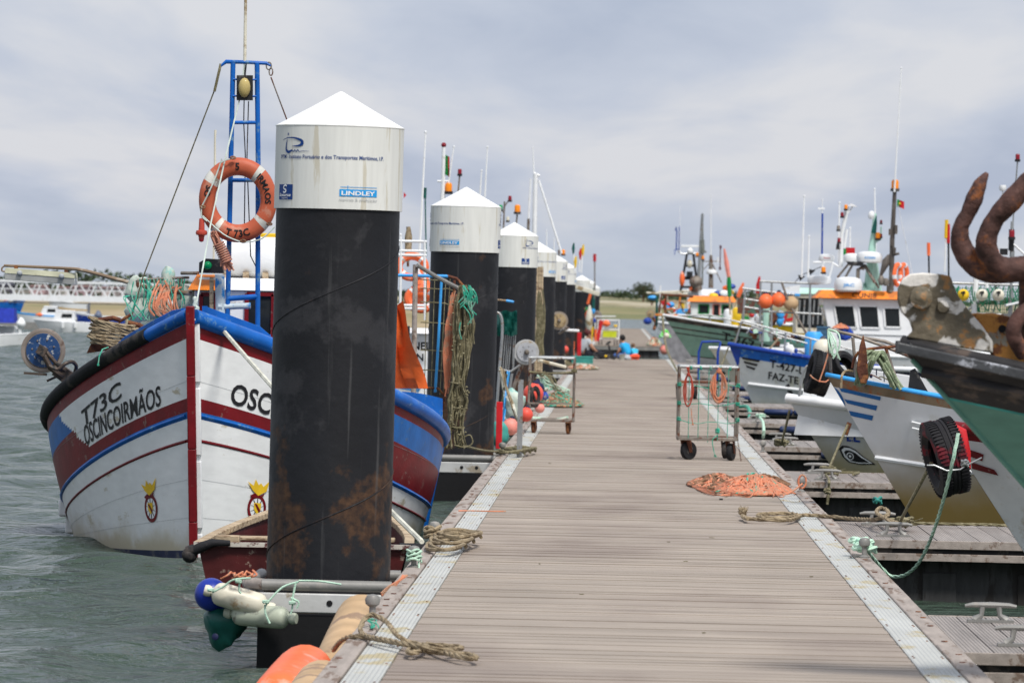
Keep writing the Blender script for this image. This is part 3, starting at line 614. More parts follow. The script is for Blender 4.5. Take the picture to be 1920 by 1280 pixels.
def make_pile(x, y, phase, label, dz=0, lean=0):
    t = thing('mooring_pile', label, 'pile', (x, y, 0), group='steel mooring piles with white caps along the left edge of the dock', rot=(0, lean, 0))
    mb = MB(); c = V((x, y, 0)); MWs = MW[t]; tr = lambda p: MWs @ (V(p)-c)
    mb.lathe([(PR, -.6), (PR, 0), (PR, 1), (PR, 2), (PR, 2.70+dz)], c, n=72); mb.v = [tr(p) for p in mb.v]
    part(t, 'steel_tube', mb, pile_m)
    for z0 in (.62, 1.95):
        mb = MB()
        pts = [(x+math.sin(a)*(PR+.001), y-math.cos(a)*(PR+.001), z0+phase*.002+.50*(a+1.5)/3) for a in [i*.13-1.7 for i in range(27)]]
        mb.tube([tr(p) for p in pts], .004, 6); part(t, 'weld_seam', mb, pile_m)
    mb = MB(); rc = PR+.013; z = CAMZ+.525+dz
    mb.lathe([(rc-.02, z), (rc, z), (rc, z+.49), (rc-.01, z+.495)], c, n=72); mb.v = [tr(p) for p in mb.v]; part(t, 'cap', mb, cap_m)
    mb = MB(); mb.lathe([(rc+.002, z+.488), (rc+.003, z+.494), (rc*.5, z+.60), (.012, z+.703), (.001, z+.706)], c, n=72); mb.v = [tr(p) for p in mb.v]; part(t, 'cone', mb, cone_m)
    for rep in (0, 180):
        L4 = [MB() for _ in range(4)]
        # camera faces the pile along -Y; u=0 is the left logo edge at -56 degrees
        def fn(u, h, o=0.0):
            th = R(-56+phase+rep)+u/rc; rr = rc+.0025+o*.5; return tr((x+math.sin(th)*rr, y-math.cos(th)*rr, CAMZ+h+dz))
        logo_set(fn, *L4)
        part(t, 'navy_lettering', L4[0], lblue, smooth=False); part(t, 'cyan_sign', L4[1], lcyan, smooth=False); part(t, 'grey_lettering', L4[2], lgrey, smooth=False); part(t, 'white_lettering', L4[3], cleanwhite, smooth=False)
    return t
PL = ['nearest and largest mooring pile, rusty low down, full lettering on its white cap',
      'second mooring pile, directly behind the hanging fishing net, rust patch on its right', 'third mooring pile, between the net rack and the winch wheel',
      'fourth mooring pile, just left of the brass coloured winch wheel', 'fifth mooring pile, behind the brass coloured winch wheel',
      'sixth mooring pile, narrow, beside the heavily rusted one', 'seventh mooring pile, heavily rusted, behind the seated woman', 'eighth mooring pile with white cap, far off', 'ninth and farthest mooring pile, beyond the yellow crate cart']
PX = []
for i, (Y, ph, dz) in enumerate(((30.5, 0, 0), (55.4, -47, 0), (80.6, 83, .02), (104, 33, 0), (126, 100, 0), (150.5, 60, .02), (221, -30, -.02), (272, 15, .05), (330, 50, 0))):
    PX.append(make_pile(-1.71, Y, ph, PL[i], dz, R(.35)))
# ------------------------------------------------------------------ boats
def sm(x): x = max(0, min(1, x)); return x*x*(3-2*x)
class Hull:
    """half breadth hull; t 0..1 bow to stern, v 0..1 sheer to bottom; local x = side, y = aft, z = up"""
    def __init__(s, L, B, zb, zm, p=1.8, rake=.3, rp=1., Bw=None, tm=.6, q=2.2, qw=1.6, st=.85, flare=1.3, ze=0., zbot=-.25, stem=.02, kn=None):
        s.__dict__.update(L=L, B=B, zb=zb, zm=zm, p=p, rake=rake, rp=rp, Bw=Bw or B*.85, tm=tm, q=q, qw=qw, st=st, flare=flare, ze=ze, zbot=zbot, stem=stem, kn=kn)
    def zs(s, t): return s.zm+(s.zb-s.zm)*(1-min(1, t))**s.p+s.ze*max(0, t-.5)**2*4
    def half(s, t, q): 
        f = 1-(1-min(1, t/s.tm))**q
        return f*(1-(1-s.st)*sm((t-s.tm)/(1-s.tm)))
    def loc(s, t, v, side, off=0.):
        z = s.zs(t)*(1-v)+s.zbot*v
        y0 = s.rake*(max(0, (s.zb-z)/s.zb))**s.rp
        y = y0*max(0, 1-t)**1.2+s.L*t
        bt = s.B*s.half(t, s.q); bb = s.Bw*s.half(t, s.qw)
        b = bt+(bb-bt)*max(0, v)**s.flare + s.stem
        if s.kn: b -= s.kn[1]*sm((v-s.kn[0])/.03)*min(1, t*8)
        return V((side*(b+off), y, z))
    def pt(s, M, t, v, side, off=0.): return M @ s.loc(t, v, side, off)
    def tv(s, y, z):
        """t, v of a hull side point given distance aft and height"""
        t = min(1, max(0, y/s.L))
        for _ in range(6):
            y0 = s.rake*(max(0, (s.zb-z)/s.zb))**s.rp; t = min(1, max(0, (y-y0*(1-t)**1.2)/s.L))
        return t, (s.zs(t)-z)/(s.zs(t)-s.zbot)
    def on(s, M, y, z, side, off=.006):
        t, v = s.tv(y, z); return s.pt(M, t, v, side, off)
def hull_mesh(H, M, rows, mats_fn, nt_=40, deck_drop=.45, bul=.05):
    """rows: list of functions t -> v or numbers; mats_fn(row, t, side) -> material slot"""
    mb = MB(); ts = [(i/nt_)**1.35 for i in range(nt_+1)]
    rr = [(r_ if callable(r_) else (lambda t, r_=r_: r_)) for r_ in rows]
    for side in (-1, 1):
        vs = [H.pt(M, t, f(t), side) for t in ts for f in rr]; k = len(rr)
        for i in range(nt_):
            for j in range(k-1):
                a = i*k+j; q = [a, a+1, a+k+1, a+k]
                if side < 0: q = q[::-1]
                mb.add([vs[x] for x in q], [(0, 1, 2, 3)], mats_fn(j, (ts[i]+ts[i+1])/2, side))
    # transom
    l = [H.pt(M, 1, f(1), -1) for f in rr]; r_ = [H.pt(M, 1, f(1), 1) for f in rr]
    for j in range(len(rr)-1): mb.add([l[j], l[j+1], r_[j+1], r_[j]], [(0, 1, 2, 3)], mats_fn(j, 1.01, 0))
    # bulwark inside
    for side in (-1, 1):
        vs = []
        for t in ts:
            p = H.loc(t, 0, side); b = max(.004, abs(p.x)-bul); zt = p.z; q = H.loc(t, (deck_drop+.02)/(zt-H.zbot), side); vs += [M @ V((p.x, p.y, zt)), M @ V((side*b, p.y+bul*(1-t)*.6, zt)), M @ V((side*max(.003, min(b, abs(q.x)-bul*.6)), q.y+bul, zt-deck_drop-.02))]
        fs = []
        for i in range(nt_):
            for j in range(2): a = i*3+j; fs.append((a, a+3, a+4, a+1))
        mb.add(vs, fs, mats_fn(-1, .5, side))
    bm_ = merge(mb)
    return bm_
def merge(mb, d=1e-5):
    key = {}; nv = []; mp = []
    for p in mb.v:
        k = (round(p.x/d/10), round(p.y/d/10), round(p.z/d/10))
        if k not in key: key[k] = len(nv); nv.append(p)
        mp.append(key[k])
    f2 = []; m2 = []
    for f, m in zip(mb.f, mb.m):
        g = []
        for i in f:
            if mp[i] not in g: g.append(mp[i])
        if len(g) > 2: f2.append(g); m2.append(m)
    mb.v = nv; mb.f = f2; mb.m = m2; return mb
def deck_mesh(H, M, drop=.45, nt_=30, bul=.05):
    mb = MB(); vs = []
    for i in range(nt_+1):
        t = i/nt_; p = H.loc(t, 0, 1); z = p.z-drop; p = H.loc(t, drop/(p.z-H.zbot), 1); p.y += bul; b = max(.003, p.x-bul*.5)
        vs += [M @ V((-b, p.y, z)), M @ V((b, p.y, z))]
    mb.add(vs, [(2*i, 2*i+1, 2*i+3, 2*i+2) for i in range(nt_)]); return mb
def rail_mesh(H, M, r, t0=0., t1=1., sides=(-1, 1), mi=0, dz=0., sq=False, nt_=30, out=0., mb=None):
    mb = mb or MB()
    for side in sides:
        pts = []
        for i in range(nt_+1):
            t = t0+(t1-t0)*(i/nt_)**1.3; p = H.loc(t, 0, side); pts.append(M @ V((p.x+side*(out-.02), p.y, p.z+dz)))
        if sq:
            w_, h_ = r; vs = []
            for i, q in enumerate(pts):
                tg = (pts[min(i+1, len(pts)-1)]-pts[max(i-1, 0)]).normalized(); nn = tg.cross(V((0, 0, 1))).normalized()
                vs += [q+nn*w_/2+V((0, 0, h_/2)), q-nn*w_/2+V((0, 0, h_/2)), q-nn*w_/2-V((0, 0, h_/2)), q+nn*w_/2-V((0, 0, h_/2))]
            fs = [(0, 1, 2, 3)]
            for i in range(len(pts)-1):
                for j in range(4): a = i*4+j; b = i*4+(j+1) % 4; fs.append((a, b, b+4, a+4))
            n = (len(pts)-1)*4; fs.append((n+3, n+2, n+1, n)); mb.add(vs, fs, mi)
        else: mb.tube(pts, r, 10, mi)
    return mb
def strake(H, M, v, r, t0, t1, side, mi=0, mb=None, nt_=24):
    mb = mb or MB(); f = v if callable(v) else (lambda t: v)
    mb.tube([H.pt(M, t0+(t1-t0)*i/nt_, f(t0+(t1-t0)*i/nt_), side, .003) for i in range(nt_+1)], r, 6, mi); return mb
def hull_text(H, M, side, y0, z0, body, size, width=None, slope=0., bold=.02, shear=0., mb=None, dirn=1, off=.008):
    """lettering laid on the hull side; runs aft when dirn=1"""
    mb = mb or MB()
    put_text(mb, body, size, lambda a, b: H.on(M, y0+dirn*a, z0+b+slope*a, side, off), width, bold, shear); return mb
def antenna(root, a, b, r0=.02, r1=.008, mat=cleanwhite, name='whip_antenna'):
    mb = MB(); mb.tube([a, V(a).lerp(V(b), .5), b], [r0, (r0+r1)/2, r1], 6); mb.ball(V(b), r1*1.7, n=6); return part(root, name, mb, mat)
def beacon(root, c, mat, s=.09, name='beacon_light'):
    mb = MB(); c = V(c); mb.lathe([(s*.62, -.02), (s*.62, s*.25)], c, n=12, mi=1); mb.lathe([(s*.5, s*.25), (s*.5, s*1.2), (s*.35, s*1.45), (.004, s*1.5)], c, n=12, mi=0)
    return part(root, name, mb, [mat, black])
def radome(root, c, r, h, label=None, stripe=None):
    mb = MB(); c = V(c); mb.lathe([(r*.8, 0), (r*.98, h*.12), (r, h*.35), (r, h*.6), (r*.9, h*.85), (r*.5, h*.98), (.01, h)], c, n=24)
    if stripe: put_text(mb, stripe[0], h*.26, lambda a, b: c+V((-r*.4+a, -math.sqrt(max(0, (r*1.01)**2-(-r*.4+a)**2))-.003, h*.36+b)), width=r*.8, bold=.02, mi=1)
    return part(root, 'radar_dome', mb, [cleanwhite, stripe[1] if stripe else lgrey], label=label)
def radar_bar(root, c, w_, ang=.1):
    mb = MB(); c = V(c); mb.lathe([(.11, 0), (.12, .10), (.05, .16), (.04, .2)], c, n=14); mb.box(c+V((0, 0, .24)), (w_, .07, .08), 0, Matrix.Rotation(ang, 3, 'Z')); return part(root, 'radar_scanner', mb, cleanwhite, bevel=.01)
def wheelhouse(root, c0, c1, z0, z1, wins, m=white, roof=orange, rh=.12, over=.1, frame=None, front_rake=0., doors=(), nm='wheelhouse', tex=None, roofmat2=cleanwhite, side_wins=()):
    """box from (x0,y0) to (x1,y1); wins: openings on the face towards the camera (-Y): (x0,x1,z0,z1 as fractions, frame material)"""
    x0, y0 = c0; x1, y1 = c1; mb = MB(); k = front_rake
    vs = [(x0+0, y0, z0), (x1, y0, z0), (x1, y1, z0), (x0+0, y1, z0), (x0-k, y0, z1), (x1, y0, z1), (x1, y1, z1), (x0-k, y1, z1)]
    mb.add(vs, [(0, 1, 5, 4), (1, 2, 6, 5), (2, 3, 7, 6), (3, 0, 4, 7), (4, 5, 6, 7), (3, 2, 1, 0)])
    wh = part(root, nm, mb, m, bevel=.012)
    rf = MB(); a, b_, e = over, over*.4, rh
    rv = [(x0-k-a, y0-a, z1+.002), (x1+a, y0-a, z1+.002), (x1+a, y1+a, z1+.002), (x0-k-a, y1+a, z1+.002), (x0-k-b_+.06, y0-b_+.06, z1+e), (x1+b_-.06, y0-b_+.06, z1+e), (x1+b_-.06, y1+b_-.06, z1+e), (x0-k-b_+.06, y1+b_-.06, z1+e)]
    rf.add(rv, [(0, 1, 5, 4), (1, 2, 6, 5), (2, 3, 7, 6), (3, 0, 4, 7), (3, 2, 1, 0)]); rf.add(rv[4:], [(0, 1, 2, 3)], 1)
    part(wh, 'roof', rf, [roof, roofmat2], bevel=.008)
    def at(fx, fz, o): 
        zz = z0+(z1-z0)*fz; xl = x0-k*fz; return V((xl+(x1-xl)*fx, y0-o, zz))
    for (fx0, fx1, fz0, fz1, fm) in wins:
        w_ = MB(); A = [at(fx0, fz0, .004), at(fx1, fz0, .004), at(fx1, fz1, .004), at(fx0, fz1, .004)]; w_.add(A, [(0, 1, 2, 3)])
        o = part(wh, 'window', w_, glass, smooth=False)
        if fm:
            f_ = MB(); q = [at(fx0, fz0, .008), at(fx1, fz0, .008), at(fx1, fz1, .008), at(fx0, fz1, .008)]
            for i in range(4): f_.beam(q[i], q[(i+1) % 4], .035, .035)
            part(wh, 'window_frame', f_, fm)
    for (fy0, fy1, fz0, fz1, fm) in side_wins:        # on the face towards the dock (-X)
        w_ = MB(); pp = lambda fy, fz, o: V((x0-k*fz-o, y0+(y1-y0)*fy, z0+(z1-z0)*fz)); A = [pp(fy0, fz0, .004), pp(fy1, fz0, .004), pp(fy1, fz1, .004), pp(fy0, fz1, .004)]; w_.add(A, [(0, 1, 2, 3)]); part(wh, 'window', w_, glass, smooth=False)
    return wh
def frame_tubes(root, name, segs, r, mat, label=None):
    mb = MB()
    for s_ in segs: mb.tube(s_, r, 8)
    return part(root, name, mb, mat, label=label)
def fender_cyl(a, b, r, mat, label, group=None, name='fender'):
    a = V(a); b = V(b); l = (b-a).length; ax = (b-a)/l; t = thing(name, label, 'fender', a, group=group); mb = MB()
    mb.lathe([(.02, -.03), (r*.35, -.012), (r*.68, .0), (r*.9, r*.22), (r*.99, r*.55), (r*1.0, r*.9), (r*1.01, l*.5), (r*1.0, l-r*.9), (r*.99, l-r*.55), (r*.9, l-r*.22), (r*.68, l), (r*.35, l+.012), (.02, l+.03)], a, ax, n=20); part(t, 'body', mb, mat)
    mb = MB()
    for q in (-.04, l+.04): mb.lathe([(.03, -.02), (.035, 0), (.03, .02)], a+ax*q, ax, n=10)
    part(t, 'rope_eye', mb, mat if mat is not plaso else navy); return t
def fender_ball(c, r, mat, label, group=None, tail=None, name='buoy', ax=(0, 0, 1), tm=None):
    c = V(c); ax = V(ax).normalized(); t = thing(name, label, 'buoy', c-V((0, 0, r)), group=group); mb = MB()
    pr_ = [(r*math.sin(a), -r*math.cos(a)) for a in [i*math.pi/14 for i in range(13)]]+[(r*.30, r*1.05), (r*.2, r*1.25)]
    mb.lathe(pr_, c, ax, n=22); part(t, 'body', mb, mat); mb = MB(); mb.lathe([(r*.33, r*.98), (r*.33, r*1.12), (r*.16, r*1.3), (.01, r*1.32)], c, ax, n=12); part(t, 'rope_eye', mb, tm or navy); return t
def tyre(c, R_, w_, ax, label, mat=rubber, name='tyre'):
    c = V(c); t = thing(name, label, 'tyre', c-V((0, 0, R_)), group='old car tyres hung on bows as fenders'); mb = MB(); ri = R_*.56; h = w_/2
    prof = [(ri, -h*.7), (R_*.72, -h), (R_*.93, -h*.92), (R_, -h*.7), (R_*1.0, -h*.35), (R_*.975, -h*.33), (R_*.975, -h*.27), (R_*1.0, -h*.25), (R_*1.01, -.01), (R_*.98, -.006), (R_*.98, .006), (R_*1.01, .01), (R_, h*.25), (R_*.975, h*.27), (R_*.975, h*.33), (R_, h*.35), (R_, h*.7), (R_*.93, h*.92), (R_*.72, h), (ri, h*.7), (ri*1.1, h*.5), (R_*.85, h*.6), (R_*.9, 0), (R_*.85, -h*.6), (ri*1.1, -h*.5), (ri, -h*.7)]
    ax_ = V(ax).normalized(); x = ax_.orthogonal().normalized(); y = ax_.cross(x); n = 40; k = len(prof); vs = []; fs = []
    for (r_, q) in prof:
        for j in range(n): a = 6.2832*j/n; vs.append(c+ax_*q+(x*math.cos(a)+y*math.sin(a))*r_)
    for i in range(k-1):
        for j in range(n): fs.append((i*n+j, i*n+(j+1) % n, (i+1)*n+(j+1) % n, (i+1)*n+j))
    mb.add(vs, fs); part(t, 'casing', mb, mat)
    for sg in (-1, 1):
        mb = MB()
        for j in range(60):
            a = 6.2832*j/60+sg*.02; d = x*math.cos(a)+y*math.sin(a); td = ax_.cross(d); mb.box(c+d*(R_*1.004)+ax_*(sg*h*.62), (w_*.30, R_*.035, .012), 0, Matrix((ax_, td, d)).transposed())
        part(t, 'tread', mb, mat)
    return t
def winch_wheel(root, c, r, ax, m_disc, m_rim, thick=.07, name='winch_wheel'):
    c = V(c); mb = MB(); mb.lathe([(r*.9, 0), (r, .0), (r*1.0, .012), (r*.9, .016), (r*.80, .012), (r*.78, .03), (r*.2, .034), (r*.18, .06), (.01, .06)], c, ax, n=36, mi=1)
    mb.lathe([(r*.77, .013), (r*.77, .036), (.01, .037)], c, ax, n=32, mi=0); mb.lathe([(r, -.06), (r*.6, -.04), (r*.6, 0)], c, ax, n=30, mi=1)
    a_ = V(ax).normalized(); x = a_.orthogonal().normalized(); y = a_.cross(x)
    for j in range(7): a = j*.9; mb.ball(c+a_*.04+(x*math.cos(a)+y*math.sin(a))*r*.5, r*.05, 1, n=6)
    mb.lathe([(r*.2, .03), (r*.2, .07), (r*.1, .1), (.005, .1)], c, a_, n=14, mi=2)
    return part(root, name, mb, [m_disc, m_rim, rsteel])
def flag(root, a, w_, h, kind='pt', sway=.3):
    """small flag flying from point a towards +X"""
    mb = MB(); n = 8; a = V(a); vs = []
    for i in range(n+1):
        for j in range(5): vs.append(a+V((w_*i/n, math.sin(i*.9)*w_*.12, -h*j/4-sway*w_*(i/n)**1.3+math.sin(i*.8)*.02*w_)))
    for i in range(n):
        for j in range(4): q = i*5+j; mb.add([vs[q], vs[q+5], vs[q+6], vs[q+1]], [(0, 1, 2, 3)], 0 if i < 3 else 1)
    if kind == 'pt':
        c = a+V((w_*.38, -.02, -h*.5-sway*w_*.25)); mb.ball(c, h*.17, 2, n=8, q=(1, .3, 1))
    merge(mb); return part(root, 'flag', mb, [green, brred, yellow] if kind == 'pt' else [brred, brred, brred])
def waterline_stain(m, z0, z1, col):
    """tan algae staining rising from the waterline (its own colour on the paint)"""
    nt = m.node_tree; N = nt.nodes; L = nt.links; b = N['Principled BSDF']; src = b.inputs['Base Color'].links[0].from_socket
    g = N.new('ShaderNodeNewGeometry'); s_ = N.new('ShaderNodeSeparateXYZ'); L.new(g.outputs['Position'], s_.inputs[0]); n = N.new('ShaderNodeTexNoise'); n.inputs['Scale'].default_value = 2.5; n.inputs['Detail'].default_value = 6; L.new(g.outputs['Position'], n.inputs['Vector'])
    ad_ = N.new('ShaderNodeMath'); ad_.operation = 'MULTIPLY_ADD'; ad_.inputs[1].default_value = .5; L.new(n.outputs[0], ad_.inputs[0]); L.new(s_.outputs['Z'], ad_.inputs[2])
    r_ = N.new('ShaderNodeMapRange'); r_.interpolation_type = 'SMOOTHSTEP'; r_.inputs['From Min'].default_value = z1+.25; r_.inputs['From Max'].default_value = z0+.25; L.new(ad_.outputs[0], r_.inputs[0])
    mi = N.new('ShaderNodeMix'); mi.data_type = 'RGBA'; L.new(r_.outputs[0], mi.inputs[0]); L.new(src, mi.inputs[6]); mi.inputs[7].default_value = (*col, 1); L.new(mi.outputs[2], b.inputs['Base Color'])
# ------------------------------------------------------------------ the blue, white and red boat T73C
BOW = G(363, 1046, 0.); 
TB = thing('fishing_boat', 'white wooden fishing boat with blue rail and red stripes, bow facing the camera', 'fishing boat', (BOW.x, BOW.y-.12, 0), group='fishing boats on the left side of the dock', rot=(0, R(-1.5), R(-3.2)))
MT = MW[TB]
H = Hull(6.6, 1.71, 2.0, .76, p=2.15, ze=.12, rake=.12, Bw=1.38, tm=.52, q=1.95, qw=1.75, st=.82, flare=1.5, zbot=-.25, stem=.03)
def band(a, b): return lambda t: a+(b-a)*sm(t/.62)
bn = [0., band(.03, .05)]+[band(.085+.217*k/16, .125+.35*k/16) for k in range(16)]+[band(.302, .475), band(.352, .545), band(.378, .575), band(.452, .66), band(.464, .675), band(.86, .80), 1.]
TBM = [blue, red, white, red, white, blue, white, red, white, navy]
# rows: 0 rail 1 red sheer,2-4 panel,5 red,6 blue,7 white,8 thin red,9 white,10 dark
def tmf(j, t, side):
    if j > 17: return {18: 1, 19: 0, 20: 2, 21: 1, 22: 2, 23: 3}[j]
    pan = 1 if t < (.315 if side < 0 else .26)-.0065*(j-2) else 0
    return {-1: 0, 0: 0, 1: 1, }[j] if j < 2 else (2 if pan else (0 if j < 10 else 1))
part(TB, 'hull', hull_mesh(H, MT, bn, tmf, 130), [pm('boat_blue', (.006, .115, .38), .42, dirt=(.06, .13, .25), da=.2, ds=7, var=.2), red, pm('boat_white', (.72, .73, .72), .40, dirt=(.46, .42, .32), da=.18, ds=2.6, var=.06, stretch=(1, 1, 2.2), bump=.12, bs=9), navy]); waterline_stain(MATS['boat_white'], .02, .26, (.46, .41, .30))
part(TB, 'deck', deck_mesh(H, MT, .42), blue)
# plank seams
mb = MB()
for v0, v1 in ((.24, .30), (.60, .75), (.74, .79)):
    for side in (-1, 1): strake(H, MT, band(v0, v1), .0009, .0016, .5, side, mb=mb)
part(TB, 'plank_seam', mb, lgrey)
mb = MB(); rail_mesh(H, MT, .055, .0, .065, (-1,), 0, .0, mb=mb, out=.01); rail_mesh(H, MT, .07, 0, 1, (1,), 0, -.02, mb=mb, out=.01); rail_mesh(H, MT, .062, .065, .62, (-1,), 1, 0, mb=mb, out=.02); rail_mesh(H, MT, .055, .62, 1, (-1,), 0, 0, mb=mb, out=.01)
part(TB, 'gunwale', mb, [blue, rubber])
mb = MB()
for side in (-1, 1):
    strake(H, MT, band(.365, .56), .016, .005, 1, side, 0, mb)
    strake(H, MT, band(.458, .667), .010, .005, .95, side, 1, mb)
part(TB, 'rubbing_strake', mb, [blue, red])
# side chocks near the widest part
mb = MB()
for t, v in ((.52, .57), (.53, .69)):
    p = H.pt(MT, t, v, -1, .03); mb.box(p, (.09, .25, .16))
part(TB, 'hull_chock', mb, white, bevel=.02)
# stem
mb = MB(); pp = [MT @ V((0, H.rake*((H.zb-z)/H.zb)-.045, z)) for z in (2.07, 1.5, .9, .3, -.2)]
for a, b in zip(pp, pp[1:]): mb.beam(a, b, .07, .06)
part(TB, 'stem_post', mb, [red], bevel=.008)
mb = MB()
for a, b in zip(pp[:-1], pp[1:]): mb.beam(a+V((.05, .05, -.1)), b+V((.05, .05, -.05)), .05, .06)
part(TB, 'stem_cheek', mb, cleanwhite, bevel=.006)
# raised blue wash boards behind the bow
mb = MB()
for side, t0, t1 in ((-1, .02, .20), (1, .02, .10), (1, .13, .36)):
    vs = []; n = 12
    for i in range(n+1):
        t = t0+(t1-t0)*i/n; p = H.loc(t, 0, side); hgt = .11*min(1, (n-i)/5, (i+3)/4) if side < 0 or t0 > .1 else .10*min(1, (n-i+3)/5)
        b = max(.02, abs(p.x)-.05)
        for bb, zz in ((b, p.z), (b, p.z+hgt+.02), (b-.035, p.z+hgt+.02), (b-.035, p.z)): vs.append(MT @ V((side*bb, p.y+.05, zz)))
    fs = [(0, 1, 2, 3), (4*n+3, 4*n+2, 4*n+1, 4*n)]
    for i in range(n):
        for j in range(4): fs.append((i*4+j, i*4+(j+1) % 4, i*4+4+(j+1) % 4, i*4+4+j))
    mb.add(vs, fs)
part(TB, 'wash_board', mb, blue, bevel=.004)
# lettering
def band_text(mb, side, body, size, t_near, t_far, vc, width_scale=1., shear=0., bold=.03, flip=False):
    """between t_near and t_far; v follows the sheer"""
    vs, fs, w_ = text_geo(body, size, bold, shear); hgt = size*.72
    def fn(a, b):
        f = a/w_; t = t_near+(t_far-t_near)*f; vv = vc(t)-b/(H.zs(t)+.25); return H.pt(MT, t, vv, side, .008)
    mb.add([fn(a, b) for a, b in vs], fs)
mb = MB(); band_text(mb, -1, 'OSCINCOIRMÃOS', .235, .225, .045, lambda t: band(.292, .45)(t), bold=.012)
band_text(mb, -1, 'T73C', .20, .225, .12, lambda t: band(.175, .425)(t), bold=.014)
part(TB, 'black_lettering', mb, ink, smooth=False); mb = MB(); band_text(mb, 1, 'OSCINCOIRMÃOS', .25, .042, .265, lambda t: band(.29, .42)(t), bold=.02, shear=.25)
part(TB, 'black_lettering', mb, ink, smooth=False)
# crest on both bows: eagle over a ringed shield
for side, t0 in ((-1, .078), (1, .083)):
    cr_ = MB(); sg = -side
    def cf(a, b, o=.006): t = t0-sg*side*a*0+(-side*a*side)*0; t = t0+(a*side)*.16; return H.pt(MT, t, .66-(b)/2.2, side, o)
    ring = []; n = 28
    for i in range(n): a = 6.2832*i/n; ring.append((math.sin(a)*.088, math.cos(a)*.125-.06))
    cr_.add([cf(*p) for p in ring]+[cf(p[0]*.74, (p[1]+.06)*.74-.06) for p in ring], [(i, (i+1) % n, n+(i+1) % n, n+i) for i in range(n)], 0)
    cr_.add([cf(p[0]*.73, (p[1]+.06)*.73-.06, .005) for p in ring], [tuple(range(n))], 1)
    for i in range(10):
        a = 6.2832*i/10; q = (math.sin(a)*.062, math.cos(a)*.09-.06); w2 = .004
        cr_.add([cf(-w2, -.06, .008), cf(w2, -.06, .008), cf(q[0]+w2, q[1], .008), cf(q[0]-w2, q[1], .008)], [(0, 1, 2, 3)], 3)
    shape2d(cr_, [(-.034, -.01), (.034, -.01), (.032, -.07), (0, -.115), (-.032, -.07)], lambda a, b: cf(a, b, .010), 2)
    shape2d(cr_, [(-.03, -.02), (-.01, -.02), (.03, -.08), (.012, -.095)], lambda a, b: cf(a, b, .012), 0)
    shape2d(cr_, [(-.075, .05), (-.03, .075), (.01, .045), (.06, .085), (.05, .05), (-.02, .03), (-.06, .035)], lambda a, b: cf(a, b, .009), 0)
    shape2d(cr_, [(0, .055), (-.055, .10), (-.10, .17), (-.045, .14), (-.03, .20), (0, .15), (.02, .17), (.045, .14), (.10, .20), (.075, .10)], lambda a, b: cf(a, b, .010), 2)
    part(TB, 'crest', cr_, [red, cleanwhite, yellow, ink], smooth=False)
# blue ladder mast, with cross tubes
YM = BOW.y+1.15
q = lambda x, y, Y=YM: P(x, y, Y)
segs = [([q(437, 118), q(433, 300), q(425, 665)], .022), ([q(482, 118), q(484, 300), q(483, 665)], .022), ([q(436, 230), q(482, 230)], .016), ([q(430, 338), q(482, 338)], .018), ([q(427, 560), q(483, 556)], .024)]
mb = MB()
for s_, r_ in segs: mb.tube(s_, r_, 10)
mb.tube([q(414, 124), q(424, 116), q(460, 117), q(500, 119), q(508, 124)], [.01, .018, .016, .015, .008], 8)
part(TB, 'mast', mb, blue)
mb = MB(); mb.tube([q(412, 515), q(414, 632)], .042, 10); mb.tube([q(410, 575), q(417, 575)], .05, 8); mb.tube([q(418, 575), q(470, 573)], .027, 10); part(TB, 'exhaust_pipe', mb, pm('patchy_blue_white', (.5, .58, .62), .5, dirt=(.02, .2, .5), da=.5, ds=9))
mb = MB(); mb.tube([q(397, 520), q(396, 620)], .018, 8); part(TB, 'wooden_stake', mb, wood)
mb = MB(); mb.tube([q(459, 117), q(461, -40)], [.014, .012], 8); part(TB, 'flagstaff', mb, cream)
mb = MB(); mb.tube([q(403, 335, YM+1.5), q(403, 262, YM+1.5), q(404, 244, YM+1.5)], [.012, .01, .012], 6); mb.tube([q(403, 335, YM+1.5), q(400, 520, YM+1.5)], .010, 6); part(TB, 'whip_antenna', mb, cream)
# work lamp
mb = MB(); c = q(459, 165, YM-.02); mb.box(c, (.135, .05, .21), 0, Matrix.Rotation(R(-1), 3, 'Y')); mb.ball(c+V((0, -.045, 0)), .052, 1, q=(1, .7, 1.6)); mb.tube([c+V((0, 0, .1)), q(462, 118)], .006, 5, 0)
for zz in (-.07, .07): mb.tube([c+V((-.10, 0, zz)), c+V((.10, 0, zz))], .009, 6, 2)
part(TB, 'work_lamp', mb, [black, pm('aged_lens', (.42, .33, .13), .15, bump=0), blue])
# stays
mb = MB(); mb.tube([q(414, 120), q(402, 170), q(268, 520, YM+1.0), q(245, 600, YM+1)], .006, 5); mb.tube([q(414, 120), q(402, 172)], .013, 6); part(TB, 'stay_wire', mb, oldrope)
mb = MB(); mb.tube([q(508, 145), q(538, 225), q(640, 560, YM+1.0)], .006, 5)
for i, (x, y) in enumerate(((504, 124), (508, 135))):
    cc = q(x, y); mb.tube([cc+V((math.cos(a)*.022*(1 if i == 0 else .7), 0, math.sin(a)*.032)) for a in [k*.63 for k in range(11)]], .006, 5)
part(TB, 'stay_wire', mb, rsteel)
mb = MB(); mb.tube([q(459, 112), q(452, 175), q(424, 290, YM-.2), q(395, 420, YM-.3), q(370, 560, YM-.9), q(366, 592, YM-1.0)], .007, 6)
for k in range(6): mb.ball(q(366+rnd.uniform(-4, 4), 560+k*6, YM-.95), .022, n=6)
part(TB, 'mast_halyard', mb, pm('pale_line', (.55, .62, .56), .7))
mb = MB(); mb.tube([q(459, 120), q(457, 230), q(460, 290), q(458, 440)], .005, 5); mb.tube([q(466, 190), q(463, 300), q(468, 430), q(470, 480), q(480, 500)], .005, 5); part(TB, 'cable', mb, black)
